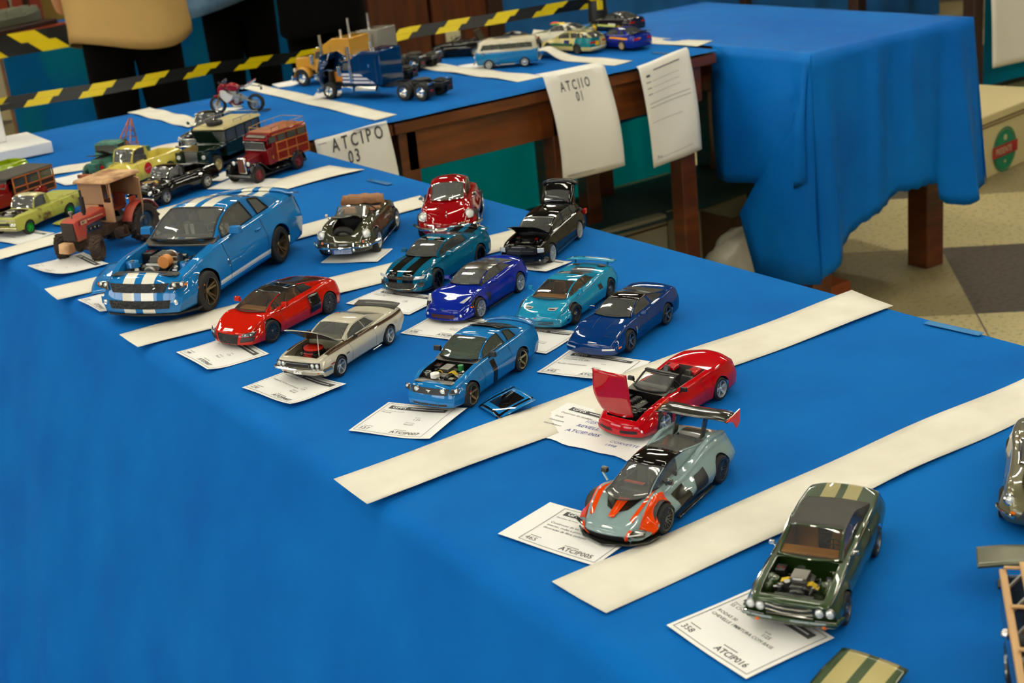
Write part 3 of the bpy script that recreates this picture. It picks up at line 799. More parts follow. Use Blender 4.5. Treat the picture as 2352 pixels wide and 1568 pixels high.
# ------------------------------------------------------------------ paper strips dividing the classes
striped = mat('felt_strip_white', (226, 222, 208), 0.85, noise=(14, (210, 205, 190), .35, .7), bump=(400, .2, .0005))
def strip(label, TL, TR, BR, BL, wave=.0012, seed=0, hump=None, grp='white strips dividing the tables', z0=.0015):
    """corners as seen in the photo, lying on the cloth"""
    a, b, c_, d = [at(*q) for q in (TL, TR, BR, BL)]; n = 40; G = []
    o = None; mb = MB()
    for i in range(n+1):
        t = i/n; row = []
        for j in range(7):
            w = j/6; p = a.lerp(b, t).lerp(d.lerp(c_, t), w); e = .0016*sin(t*11+seed)*(1 if j in (0, 6) else .4); p = p + Vector((e*.2, e, 0))
            h = z0+wave*(1+sin(t*17+seed*2+w))*(.3+abs(w-.5))
            if hump: h += hump[1]*math.exp(-((t-hump[0])/hump[2])**2)
            p.z = TZ+h; row.append(p)
        G.append(row)
    mb.grid(G); o = mb.build('divider_strip', striped, smooth=60, solid=.0006)
    return tag(o, label, 'paper strip', grp)
strip('white strip running between the orange-grey supercar and the green muscle car', (1270, 1345), (2400, 850), (2400, 943), (1395, 1416), seed=1)
strip('white strip running under the handwritten card to the far table edge', (768, 1105), (1957, 672), (2052, 707), (845, 1162), seed=2)
strip('white strip passing in front of the red sports coupe towards the black estate', (275, 772), (1190, 528), (1215, 562), (318, 802), seed=3)
strip('white strip passing behind the big striped blue coupe', (103, 668), (965, 452), (1000, 472), (133, 692), seed=4)
strip('white strip passing behind the tractor to the far edge near the maroon van', (-60, 590), (757, 385), (838, 393), (-60, 613), seed=5, wave=.002)
strip('white strip passing behind the yellow pickup at the left', (100, 396), (420, 328), (440, 343), (100, 410), seed=6, wave=.002)
strip('white strip from the motorcycle to the wooden edge of the back table', (578, 192), (912, 265), (862, 279), (560, 205), seed=7)
strip('short white strip at the back edge left of the motorcycle', (345, 249), (480, 281), (432, 296), (293, 260), seed=8, wave=.002)
strip('white strip under the camper van ending at the hanging sign', (985, 146), (1250, 178), (1190, 190), (940, 156), seed=9, wave=.002)
strip('white strip with a raised hump behind the camper van', (1195, 120), (1454, 141), (1412, 153), (1190, 131), seed=10, hump=(.28, .022, .12))
strip('white strip furthest back under the small racing cars', (1225, 70), (1637, 97), (1600, 110), (1222, 80), seed=11, wave=.002)

# sticky tape patches
tape = mat('clear_tape', (70, 140, 200), .12, 0, .8)
for (x, y), lb in (((2190, 757), 'clear sticky tape patch on the far table edge at the right'), ((872, 420), 'small glossy tape patch on the table edge below the first sign'), ((1520, 124), 'clear sticky tape above the form on the back table edge')):
    p = at(x, y); mb = MB(); mb.box((p.x, p.y, TZ+.0022), (.012, .075, .0006), rot=Matrix.Rotation(.1, 3, 'Z')); tag(mb.build('tape_patch', tape, smooth=0), lb, 'sticky tape')
# ------------------------------------------------------------------ hanging sheets
def atY(x, y, Y):
    d = ray(x, y); t = Y/d.y; return Vector((d.x*t, Y, CAM.z+d.z*t))
def sheet_fn(TL, TR, BR, BL, bulge=.01, curl=0):
    def fn(u, v, off=0):      # u right, v down
        p = TL.lerp(TR, u).lerp(BL.lerp(BR, u), v); return p + Vector((0, -bulge*sin(pi*v*.8)-off-curl*v*v*(u-.3)-.003*sin(u*6+v*4), 0))
    return fn
def sheet(name, label, TL, TR, BR, BL, Y, fn_marks, bulge=.01, over=.03, m=None, curl=0, cat='paper sign', group=None):
    a, b, c_, d = [atY(*q, Y) for q in (TL, TR, BR, BL)]; fn = sheet_fn(a, b, c_, d, bulge, curl)
    mb = MB(); G = [[fn(i/12, j/16) for j in range(17)] for i in range(13)]
    if over:
        for i, row in enumerate(G):
            p = row[0]; row.insert(0, p+Vector((0, over*.5, .006))); row.insert(0, p+Vector((0, over, .006)))
    mb.grid(G); o = tag(mb.build(name, m or paper, smooth=60, solid=.0004), label, cat, group)
    w = (b-a).length; h = (d-a).length; print('SHEET', name, round(w, 3), round(h, 3))
    t = MB(); fn_marks(t, lambda x, y: fn(x/w, y/h, .0012), w, h)
    if t.F: t.build('printing', ink, o, smooth=0)
    return o
def line(mb, f, x0, y0, x1, y1, th=.0012, n=6):
    dx, dy = x1-x0, y1-y0; l = hypot(dx, dy); nx, ny = -dy/l*th/2, dx/l*th/2
    mb.grid([[f(x0+dx*i/n+nx, y0+dy*i/n+ny), f(x0+dx*i/n-nx, y0+dy*i/n-ny)] for i in range(n+1)])
def txt(mb, f, s, x, y, size, bold=0, sx=1, sp=1): put_text(mb, s, lambda a, b: f(x+a, y-b), size, 0, bold, sx, sp)
def m03(mb, f, w, h):
    txt(mb, f, 'ATCIPO', w*.2, h*.19, .045, .012, .62, 1.55); txt(mb, f, '03', w*.39, h*.385, .045, .012, .62, 1.3)
    line(mb, f, w*.03, h*.06, w*.14, h*.06); line(mb, f, w*.5, h*.05, w*.62, h*.05)
def m01(mb, f, w, h):
    txt(mb, f, 'ATCIIO', w*.2, h*.155, .036, .012, .6, 1.5); txt(mb, f, '01', w*.42, h*.27, .036, .012, .6, 1.3)
    line(mb, f, w*.08, h*.955, w*.5, h*.955)
def mform(mb, f, w, h):
    line(mb, f, w*.25, h*.05, w*.8, h*.05, .003); line(mb, f, w*.1, h*.09, w*.17, h*.09, .006)
    for k, y in enumerate((.15, .21, .27)): line(mb, f, w*.08, h*y, w*.17, h*y, .002); line(mb, f, w*.2, h*y, w*.75, h*y, .0007)
    line(mb, f, w*.08, h*.36, w*.9, h*.36); line(mb, f, w*.08, h*.40, w*.9, h*.40)
    line(mb, f, w*.08, h*.55, w*.7, h*.55, .0008); line(mb, f, w*.08, h*.93, w*.8, h*.90, .0008); txt(mb, f, 'Ass.', w*.1, h*.92, .012)
sheet('hanging_sign', 'white sheet reading ATCIPO 03 taped to the wooden table edge', (722, 322), (888, 277), (925, 455), (757, 512), 2.886, m03, .004, 0)
sheet('hanging_sign', 'white sheet reading ATCIIO 01 curling over the wooden table edge', (1248, 179), (1389, 152), (1426, 378), (1290, 417), 2.872, m01, .02, .035, curl=.01)
sheet('hanging_form', 'printed form with ruled lines hanging at the right end of the wooden edge', (1467, 160), (1582, 115), (1611, 342), (1501, 386), 2.872, mform, .006, .012, cat='paper form')

# ------------------------------------------------------------------ under the tables
carton = mat('white_carton', (186, 178, 142), 0.8); kraft = mat('brown_carton', (92, 62, 30), 0.85); greycloth = mat('dusty_cover', (38, 78, 76), 0.9, noise=(5, (70, 80, 72), .4, .7))
printblue = mat('carton_blue_print', (0, 80, 130), 0.7)
a = at(1384, 532, .2); b = at(1536, 493, .2)
t = thing('carton', 'white carton with blue printed marks under the table, covered by a dusty cloth', 'box', (0, 0, 0))
y0 = (a.y+b.y)/2; x1 = b.x
mb = MB(); mb.box(((1.9+x1)/2, y0+.2, .1), (x1-1.9, .4, .2)); mb.build('carton_body', carton, t, bevel=.004)
mb = MB(); mb.box(((1.9+x1)/2, y0-.002, .168), (x1-1.9, .003, .006)); mb.build('lid_seam', kraft, t, smooth=0)
mb = MB(); mb.tube([(x1-.03+.03*cos(k*pi/3+.5), y0-.003, .06+.03*sin(k*pi/3+.5)) for k in range(6)], .006, 4, closed=True); mb.build('recycling_mark', printblue, t)
mb = MB(); P = []
for i in range(25):
    u = i/24; P.append([(1.85+(x1+.72-1.85)*u, y0-.012+.40*v, .206+.008*sin(u*9+v*5)-(.0 if v > 0 else .015)) for v in [j/8 for j in range(9)]])
mb.grid(P); tag(mb.build('dust_cover', greycloth, smooth=60, solid=.002), 'grey green cover lying over the cartons below the table', 'cover')
t = thing('carton', 'white carton with a blue square print behind the right wooden leg', 'box', (0, 0, 0))
mb = MB(); mb.box((x1+.19, y0+.22, .1), (.34, .4, .2)); mb.build('carton_body', carton, t, bevel=.004)
mb = MB(); q = atY(1628, 548, y0+.016); mb.box((q.x, y0+.018, q.z), (.05, .002, .05)); mb.build('printed_square', printblue, t, smooth=0)
t = thing('carton', 'open brown carton behind the plastic sack below the blue sheet', 'box', (0, 0, 0))
q = at(1650, 500, .17); mb = MB(); cx, cy = q.x+.22, q.y+.1
for dx, dy, sx, sy in ((0, -.14, .4, .006), (0, .14, .4, .006), (-.2, 0, .006, .28), (.2, 0, .006, .28)): mb.box((cx+dx, cy+dy, .085), (sx, sy, .17))
mb.box((cx, cy, .005), (.4, .28, .006)); mb.build('carton_body', kraft, t, smooth=0)
# plastic sack
bag = mat('white_plastic_sack', (176, 170, 150), 0.35, bump=(9, .8, .02)); q = at(1700, 610, .09)
mb = MB(); P = []
for i in range(33):
    t_ = 2*pi*i/32; row = []
    for j in range(15):
        u = j/14*pi; r = 1+.07*sin(3*t_+u*4)+.05*sin(7*t_+u*6); row.append((q.x+.02+.13*r*sin(u)*cos(t_), q.y+.09*r*sin(u)*sin(t_), .10+(.10*cos(u))*r))
    P.append(row)
mb.grid(P); tag(mb.build('plastic_sack', bag, smooth=80), 'crumpled white plastic sack on the floor beside the brown carton', 'sack')
t = thing('carton', 'orange brown carton with a red mark under the lowest corner of the blue sheet', 'box', (0, 0, 0))
q = at(1862, 640, .05); mb = MB(); mb.box((q.x-.05, q.y, .025), (.22, .2, .05)); mb.build('carton_body', mat('orange_carton', (150, 74, 26), .8), t, bevel=.003)
mb = MB(); q2 = at(1893, 640, .03); mb.box((q.x+.062, q.y-.05, .03), (.003, .05, .02)); mb.build('red_mark', redlens, t, smooth=0)

# ------------------------------------------------------------------ far row
DX0 = atY(28, 230, 6.05).x; FY = 6.05
def drape(label, x0, x1, y, z0, z1, m, n=90, fold=(9, 23), amp=.025, name='curtain', xdir=None):
    mb = MB(); P = []
    for i in range(n+1):
        x = x0+(x1-x0)*i/n; P.append([(x, y+amp*(.25+.75*h)*(sin(x*fold[0])+.5*sin(x*fold[1]+1)), z0+(z1-z0)*(1-h)) for h in [j/8 for j in range(9)]])
    mb.grid(P); return tag(mb.build(name, m, smooth=60), label, 'curtain')
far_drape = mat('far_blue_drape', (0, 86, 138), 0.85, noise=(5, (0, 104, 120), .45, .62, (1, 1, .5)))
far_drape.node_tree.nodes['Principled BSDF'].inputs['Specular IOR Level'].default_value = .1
table('display_table', 'far table behind the tape carrying a grey ship model', DX0+.12, 3.0, 6.09, 6.75, four(DX0+.12, 3.0, 6.09, 6.75, .06), top=.745)
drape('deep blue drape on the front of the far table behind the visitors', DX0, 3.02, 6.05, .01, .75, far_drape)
mb = MB(); mb.box(((DX0+3.02)/2, 6.4, .7495), (3.02-DX0, .70, .004)); tag(mb.build('tablecloth', cloth_blue, smooth=0), 'blue cloth top of the far table under the ship model', 'tablecloth')
# wooden cabinet with an outlet plate
t = thing('wooden_cabinet', 'tall brown wooden cabinet behind the trucks with a small white plate', 'cabinet', (0, 0, 0))
ca, cb = atY(842, 60, 6.0).x, atY(1118, 60, 6.0).x
panel = mat('cabinet_wood', (96, 42, 10), .4, 0, .2, noise=(7, (58, 24, 6), .35, .68, (4, 4, .6)))
mb = MB(); mb.box(((ca+cb)/2, 6.3, 1.0), (cb-ca, .6, 2.0)); mb.build('carcass', darkwood, t, bevel=.004)
for k in (0, 1):
    w = (cb-ca)/2; mb = MB(); mb.box((ca+w*(k+.5), 5.985, 1.0), (w-.02, .03, 1.94)); dr = mb.build('door', panel, t, bevel=.004)
    mb = MB(); mb.cyl((ca+w+(.05 if k else -.05), 5.955, 1.05), .012, .04, 'y', 12); mb.build('knob', steel, dr)
mb = MB(); q = atY(1040, 87, 5.966); mb.box((q.x, 5.962, q.z), (.085, .008, .062)); o = mb.build('outlet_plate', mat('plate_cream', (205, 200, 165), .5), t, bevel=.003)
mb = MB()
for dx in (-.012, .012): mb.box((q.x+dx, 5.957, q.z), (.004, .002, .02))
mb.build('outlet_slot', ink, o, smooth=0)
mb = MB(); x = atY(1128, 20, 6.0).x; mb.box((x, 6.0, 1.0), (.09, .09, 2.0)); tag(mb.build('wooden_post', darkwood, bevel=.004), 'dark wooden post between the cabinet and the blue drape', 'post')
x0 = cb+.1; table('display_table', 'far table under the long blue drape behind the loose sheet', x0+.05, 7.2, 6.08, 6.75, four(x0+.05, 7.2, 6.08, 6.75, .06), top=.745)
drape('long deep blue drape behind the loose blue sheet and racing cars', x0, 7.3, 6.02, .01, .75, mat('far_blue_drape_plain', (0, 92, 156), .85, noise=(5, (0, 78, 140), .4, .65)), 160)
mb = MB(); mb.box(((x0+7.3)/2, 6.4, .7495), (7.3-x0, .75, .004)); tag(mb.build('tablecloth', cloth_blue, smooth=0), 'blue cloth top of the far table at the right', 'tablecloth')
for px, y_, lb in ((1712, 5, 'thin dark post against the far blue drape, behind the loose sheet'),):
    q = atY(px, 8, 5.7); mb = MB(); mb.box((q.x, 5.7, .35), (.05, .05, .69)); tag(mb.build('table_post', darkwood, bevel=.003), lb, 'post')
# right-hand table with drape and sheet, the carton with a round stamp
RY = 3.9; ra = atY(2236, 60, RY).x
t = thing('display_table', 'dark wooden table at the right edge with a paper sheet on its drape', 'table', (0, 0, 0))
mb = MB(); mb.box((ra+.95, RY+.36, .765), (1.95, .75, .03)); mb.build('tabletop', wood, t, bevel=.003)
mb = MB(); mb.box((ra+.95, RY+.03, .69), (1.9, .02, .12)); mb.build('apron', wood, t, bevel=.003)
for dx in (.035, 1.85):
    for dy in (.03, .68): mb = MB(); mb.box((ra+dx, RY+dy, .375), (.06, .06, .75)); mb.build('leg', darkwood, t, bevel=.003)
zb = atY(2300, 188, RY).z; drape('blue green drape under the sheet at the right edge', ra+.07, ra+1.9, RY-.005, zb, .74, cloth_teal, 60, amp=.008)
sheet('hanging_sheet', 'blank cream sheet on the drape at the upper right corner', (2272, -90), (2420, -130), (2440, 120), (2280, 157), RY-.03, lambda *a: None, .002, 0)
tb = thing('carton', 'cream carton with a round green stamp and red PRESENTE ribbon', 'box', (0, 0, 0))
c0, c1 = at(2240, 425), None
A = at(2200, 440, 0); Bp = at(2420, 342, 0); dv = (Bp-A); ln = dv.length; ang = atan2(dv.y, dv.x); nrm = Vector((sin(ang), -cos(ang), 0))
hz = .235; M4 = Matrix.Translation(A) @ Matrix.Rotation(ang, 4, 'Z')
mb = MB(); mb.X = M4; mb.box((ln/2, .18, hz/2), (ln, .36, hz)); mb.build('carton_body', mat('cream_carton', (200, 186, 138), .7), tb, bevel=.004)
mb = MB(); mb.X = M4; mb.box((ln/2, -.002, hz-.03), (ln, .003, .004)); mb.box((ln/2, -.002, hz-.042), (ln, .003, .003)); mb.build('lid_seam', kraft, tb, smooth=0)
# stamp centre
def on_face(px, py):
    d = ray(px, py); t_ = (A-CAM).dot(nrm)/d.dot(nrm); p = CAM+d*t_; q = M4.inverted() @ p; return q.x, q.z
sx, sz = on_face(2306, 342); R0 = .075
mb = MB(); mb.X = M4; mb.lathe([(0, -.004), (R0, -.004)], (sx, 0, sz), 'y', 32); mb.lathe([(R0*1.04, -.004), (R0*1.12, -.004)], (sx, 0, sz), 'y', 32)
o = mb.build('green_stamp', mat('stamp_green', (0, 122, 84), .7), tb, smooth=0)
mb = MB(); mb.X = M4; mb.box((sx, -.006, sz), (R0*2.35, .002, .042)); o2 = mb.build('red_ribbon', mat('ribbon_red', (160, 30, 24), .7), tb, smooth=0)
mb = MB(); mb.X = M4; put_text(mb, 'PRESENTE', lambda a, b: (sx-.075+a, -.0085, sz-.011+b), .034, 0, .01, .78); mb.build('ribbon_lettering', carton, o2, smooth=0)
mb = MB(); mb.X = M4; mb.cyl((sx, -.005, sz+.045), .011, .002, 'y', 12); mb.cyl((sx, -.005, sz-.045), .006, .002, 'y', 12); mb.build('stamp_dots', carton, o, smooth=0)
mb = MB(); p = at(2290, 205, 0); mb.box((p.x+.55, p.y+.25, .05), (1.5, .45, .1)); tag(mb.build('grey_step', mat('grey_board', (64, 64, 52), .8), bevel=.004), 'dark grey low board on the floor below the right drape', 'board')

# ship model
t = thing('ship_model', 'grey warship model with masts on a red-brown wooden base', 'model ship', (0, 0, 0))
a, b = at(-40, 112), at(178, 62); dv = b-a; ang = atan2(dv.y, dv.x); ln = dv.length; M4 = Matrix.Translation(Vector((a.x, a.y, .752))) @ Matrix.Rotation(ang, 4, 'Z')
redwood = mat('red_wood', (128, 44, 16), .4); shipg = mat('ship_grey', (116, 118, 96), .6)
mb = MB(); mb.X = M4; mb.box((ln/2, .14, .012), (ln, .26, .024)); mb.build('base_board', redwood, t, bevel=.003)
mb = MB(); mb.X = M4; mb.box((ln/2-.02, .15, .034), (ln-.06, .18, .02)); mb.build('plinth', darkwood, t, bevel=.003)
mb = MB(); mb.X = M4; n = 20; P = []
for i in range(n+1):
    u = i/n; w = .035*min(1, (u*6)**.6, ((1-u)*4)**.6)+.001; x = .02+(ln-.07)*u
    P.append([(x, .15-w, .078+.008*(2*u-1)**2), (x, .15-w*.6, .046), (x, .15, .044), (x, .15+w*.6, .046), (x, .15+w, .078+.008*(2*u-1)**2), (x, .15, .08+.008*(2*u-1)**2), (x, .15-w, .078+.008*(2*u-1)**2)])
mb.grid(P); mb.build('hull', shipg, t)
mb = MB(); mb.X = M4; rn = random.Random(3)
for i in range(16): x = ln*(.1+.75*rn.random()); mb.box((x, .15+.01*(rn.random()-.5), .09+.01*rn.random()), (.05, .035, .02+.02*rn.random()), top=(.8, .8))
mb.build('superstructure', shipg, t, bevel=.001)
for i, (f, h) in enumerate(((.2, .09), (.33, .11), (.45, .12), (.62, .08))):
    mb = MB(); mb.X = M4; mb.tube([(ln*f, .15, .08), (ln*f, .15, .09+h)], .004, 6); mb.tube([(ln*f-.015, .15, .07+h), (ln*f+.015, .15, .07+h)], .002, 4); mb.build('mast', shipg, t)
q = at(30, 25); t = thing('picture_frame', 'brown wooden frames leaning behind the ship model at the top left', 'frame', (0, 0, 0))
mb = MB()
for px in (5, 40, 82): p = atY(px, 20, 6.6); mb.box((p.x, 6.6, .95), (.05, .03, .4))
p0, p1 = atY(5, 20, 6.6), atY(82, 20, 6.6); mb.box(((p0.x+p1.x)/2, 6.6, 1.13), (p1.x-p0.x, .03, .05)); mb.box(((p0.x+p1.x)/2, 6.6, .775), (p1.x-p0.x, .03, .045)); mb.build('frame_bars', redwood, t, bevel=.003)
mb = MB(); mb.box(((p0.x+p1.x)/2, 6.62, .95), (p1.x-p0.x, .01, .38)); mb.build('backing', mat('frame_backing', (70, 40, 14), .7), t, smooth=0)
p = atY(135, 10, 6.68); mb = MB(); mb.box((p.x+.02, 6.7, .93), (.26, .05, .36)); tag(mb.build('cardboard_panel', mat('ochre_board', (140, 106, 20), .7), bevel=.003), 'ochre board standing behind the ship model beside the hoodie', 'board')

# white stand on the left
t = thing('white_stand', 'white square column on a slab base at the left edge of the table', 'stand', (0, 0, 0))
pc = at(14, 352); wst = mat('white_stand_paint', (222, 222, 220), .5)
mb = MB(); e = at(88, 338); mb.box((e.x-.11, e.y-.03, TZ+.017), (.22, .2, .028)); mb.build('base_slab', wst, t, bevel=.003)
mb = MB(); mb.box((pc.x-.035, pc.y+.01, TZ+.031+.3), (.075, .075, .6)); mb.build('column', wst, t, bevel=.003)

# ------------------------------------------------------------------ hazard tape
tyel = mat('tape_yellow', (222, 196, 0), .4); tblk = mat('tape_black', (16, 16, 14), .4)
def hazard(label, pts, w=.05, per=.17, name='barrier_tape', lean=1):
    mb = MB(); L = 0; seg = []
    dens = []
    for (p, q) in zip(pts, pts[1:]):
        n = max(2, int((q-p).length/.01))
        for i in range(n): dens.append(p.lerp(q, i/n))
    dens.append(pts[-1]); acc = [0]
    for p, q in zip(dens, dens[1:]): acc.append(acc[-1]+(q-p).length)
    def at_s(s):
        s = max(0, min(acc[-1]-1e-4, s)); i = 0
        lo, hi = 0, len(acc)-1
        while hi-lo > 1:
            md = (lo+hi)//2
            if acc[md] <= s: lo = md
            else: hi = md
        return dens[lo].lerp(dens[lo+1], (s-acc[lo])/(acc[lo+1]-acc[lo]))
    n = int(acc[-1]/per)
    for k in range(n+1):
        for half, (v0, v1, ph) in enumerate(((0, .5, 0), (.5, 1, .10*lean))):
            for (a, b, kk) in ((0, .45, 0), (.45, 1, 1)):
                s0 = (k+a+ph)*per; s1 = (k+b+ph)*per; sh = .028
                G = []
                for u in (0, .5, 1):
                    row = []
                    for v in (v0, v1):
                        s = s0+(s1-s0)*u+lean*(v-.5)*sh*(w/.05)*2; p = at_s(s); tw = .006*sin(s*5)
                        row.append(p+Vector((0, tw*(v-.5)*2+.003*half, (v-.5)*w)))
                    G.append(row)
                mb.grid(G, kk)
    return tag(mb.build(name, [tyel, tblk], smooth=60, doubles=False), label, 'barrier tape')
hp = [atY(-60, 262, 4.2), atY(0, 240, 4.22), atY(240, 203, 4.25), atY(480, 158, 4.25), atY(690, 130, 4.2), atY(760, 118, 4.18), atY(940, 75, 4.1), atY(1150, 41, 4.0), atY(1300, 15, 3.92), atY(1378, 4, 3.86)]
hazard('yellow and black tape stretched across in front of the visitors', hp, .036, .17)
hazard('yellow and black tape along the far table, left of the hoodie', [atY(-80, 122, 5.7), atY(0, 108, 5.7), atY(180, 78, 5.66), atY(420, 30, 5.6)], .085, .24, lean=-1)
# post with the tape tied round it
t = thing('barrier_post', 'black post with yellow tape tied round it behind the small racing cars', 'post', (0, 0, 0))
q = atY(1381, 20, 3.83); mb = MB(); mb.lathe([(0, 0), (.12, 0), (.12, .015), (.03, .03), (.03, .5), (.034, .74), (.03, .82), (.022, .9), (0, .9)], (q.x, q.y+.02, 0), 'z', 20); mb.build('pole', black, t)
mb = MB(); mb.tube([(q.x+.034*cos(a*.7), q.y+.02+.034*sin(a*.7), .815+.006*sin(a*2)) for a in range(10)], .008, 5); mb.box((q.x-.02, q.y-.02, .79), (.02, .006, .03)); mb.build('tied_tape', tyel, t)

# ------------------------------------------------------------------ visitors
def skin(name, verts, edges, rad, m, parent, lv=2, root=0):
    me = bpy.data.meshes.new(name); me.from_pydata(verts, edges, []); o = bpy.data.objects.new(name, me); C.objects.link(o); o.parent = parent
    s = o.modifiers.new('skin', 'SKIN'); s.use_smooth_shade = True
    for i, r in enumerate(rad):
        r = r if isinstance(r, tuple) else (r, r); me.skin_vertices[0].data[i].radius = r; me.skin_vertices[0].data[i].use_root = (i == root)
    b = o.modifiers.new('sub', 'SUBSURF'); b.levels = lv; b.render_levels = lv; me.materials.append(m); return o
skinm = mat('skin', (190, 132, 96), .5); shoe = mat('dark_shoe', (24, 22, 22), .5); hairm = mat('dark_hair', (26, 18, 14), .7)
def person(label, x, y, rz, top, pants, hair, hem=.8, shw=.24, leg=(.10, .105), stance=.10, H=1.68, hemf=None, slim=1.0):
    r = thing('person', label, 'person', (x, y, 0), rz); k = H/1.70
    V = [(0, 0, .96), (0, .01, 1.12), (0, .0, 1.28), (0, 0, 1.42), (0, 0, 1.48), (0, .02, 1.57), (0, .01, 1.66)]
    E = [(i, i+1) for i in range(6)]; R = [(.15, .11), (.13, .10), (.15, .11), (.12, .08), .05, (.075, .09), (.05, .07)]
    for sg in (-1, 1):
        b = len(V); V += [(sg*stance*.9, 0, .88), (sg*stance, .01, .5), (sg*stance, -.01, .1), (sg*stance, .12, .04)]; R += [(.085, .09), .055, .038, .035]
        E += [(0, b), (b, b+1), (b+1, b+2), (b+2, b+3)]
        b = len(V); V += [(sg*.17, 0, 1.40), (sg*.23, -.01, 1.14), (sg*.22, .12, .93), (sg*.20, .2, .93)]; R += [.05, .042, .028, (.022, .035)]
        E += [(3, b), (b, b+1), (b+1, b+2), (b+2, b+3)]; h = b+3
        for f in range(4):
            c_ = len(V); fx = sg*(.185+.012*f); V += [(fx, .25, .935), (fx, .275+.004*(f % 2), .92), (fx, .285, .90)]; R += [.009, .008, .007]; E += [(h, c_), (c_, c_+1), (c_+1, c_+2)]
        c_ = len(V); V += [(sg*.165, .215, .93), (sg*.155, .245, .92)]; R += [.01, .008]; E += [(h, c_), (c_, c_+1)]
    skin('body', [tuple(a*k for a in v) for v in V], E, R, skinm, r)
    mb = MB(); mb.ball((0, -.012*k, 1.62*k), .105*k, 16, zs=(.85, 1.0, 1.05)); mb.build('hair', hair, r)
    mb = MB()
    for sg in (-1, 1): mb.ball((sg*.032*k, .098*k, 1.60*k), .011, 8)
    mb.build('eyes', black, r); mb = MB(); mb.ball((0, .112*k, 1.572*k), .016, 8, zs=(.8, 1, 1.5)); mb.build('nose', skinm, r)
    mb = MB(); mb.ball((0, .098*k, 1.535*k), .02, 8, zs=(1.3, .5, .35)); mb.build('mouth', redlens, r)
    # trousers: one surface, legs tapering from hip to ankle
    V = [(0, 0, .98), (0, 0, .9)]; E = [(0, 1)]; R = [(.16*slim, .12), (.15*slim, .125)]
    for sg in (-1, 1):
        b = len(V); V += [(sg*stance*.85, 0, .80), (sg*stance, .01, .5), (sg*stance*1.02, -.01, .22), (sg*stance*1.02, -.01, .07)]; R += [(leg[0], leg[1]), (leg[0]*.72, leg[1]*.75), (leg[0]*.62, leg[1]*.65), (leg[0]*.6, leg[1]*.6)]
        E += [(1, b), (b, b+1), (b+1, b+2), (b+2, b+3)]
    skin('trousers', [tuple(a*k for a in v) for v in V], E, R, pants, r)
    for sg in (-1, 1):
        mb = MB(); mb.ball((sg*stance*1.02, .06, .045), .05, 12, zs=(.95, 2.4, .9)); mb.build('shoe', shoe, r)
    # top: lofted torso with a loose wavy hem, sleeves
    mb = MB(); P = []
    for i in range(49):
        a = 2*pi*i/48; row = []
        for z, w, d in ((hem, shw, .17), (hem+.035, shw*1.0, .172), (hem+.06, shw*.99, .165), (1.0, shw*.98, .165), (1.15, shw*.93, .15), (1.3, .21, .14), (1.4, .19, .115), (1.45, .12, .09), (1.49, .065, .065)):
            t_ = max(0, 1-(z-hem)/.25); wob = 1+.03*sin(5*a+z*9)*t_; dz = (hemf(a) if hemf else .01*sin(3*a))*t_
            row.append((w*cos(a)*wob, d*sin(a)*wob, (z+dz)*k))
        P.append(row)
    mb.grid(P); mb.build('jacket', top, r, smooth=80, solid=.004)
    V = []; E = []; R = []
    for sg in (-1, 1):
        b = len(V); V += [(sg*.15, 0, 1.39), (sg*.235, -.01, 1.15), (sg*.225, .09, .97)]; R += [.075, .062, .05]; E += [(b, b+1), (b+1, b+2)]
    for j in (0, 1): skin('sleeve', [tuple(a*k for a in v) for v in V[3*j:3*j+3]], [(0, 1), (1, 2)], R[3*j:3*j+3], top, r)
    return r
hood = mat('tan_hoodie', (176, 142, 84), .85, bump=(30, .3, .01)); denim = mat('denim_shirt', (92, 128, 158), .8, bump=(25, .5, .01), noise=(12, (70, 104, 136), .4, .65)); blackc = mat('black_fabric', (5, 4, 4), 1.0, bump=(25, .3, .01))
blackc.node_tree.nodes['Principled BSDF'].inputs['Specular IOR Level'].default_value = .08
def spot(px, py, Y): d = ray(px, py); t_ = Y/d.y; return d.x*t_, Y
x, y = spot(312, 150, 5.05); person('person in a tan hoodie and black trousers standing behind the tape', x, y, -.3, hood, blackc, hairm, hem=.80, shw=.215, hemf=lambda a: .025*sin(a*2+.5), stance=.095, leg=(.105, .11))
x, y = spot(562, 120, 5.6); person('person in a washed denim shirt and black trousers', x, y, -.25, denim, blackc, hairm, hem=.84, shw=.215, hemf=lambda a: -.06*cos(a+pi), stance=.08, leg=(.10, .1))
x, y = spot(748, 90, 5.0); person('person dressed all in black standing left of the wooden cabinet', x, y, -.3, blackc, blackc, hairm, hem=.72, shw=.165, stance=.075, leg=(.10, .1))
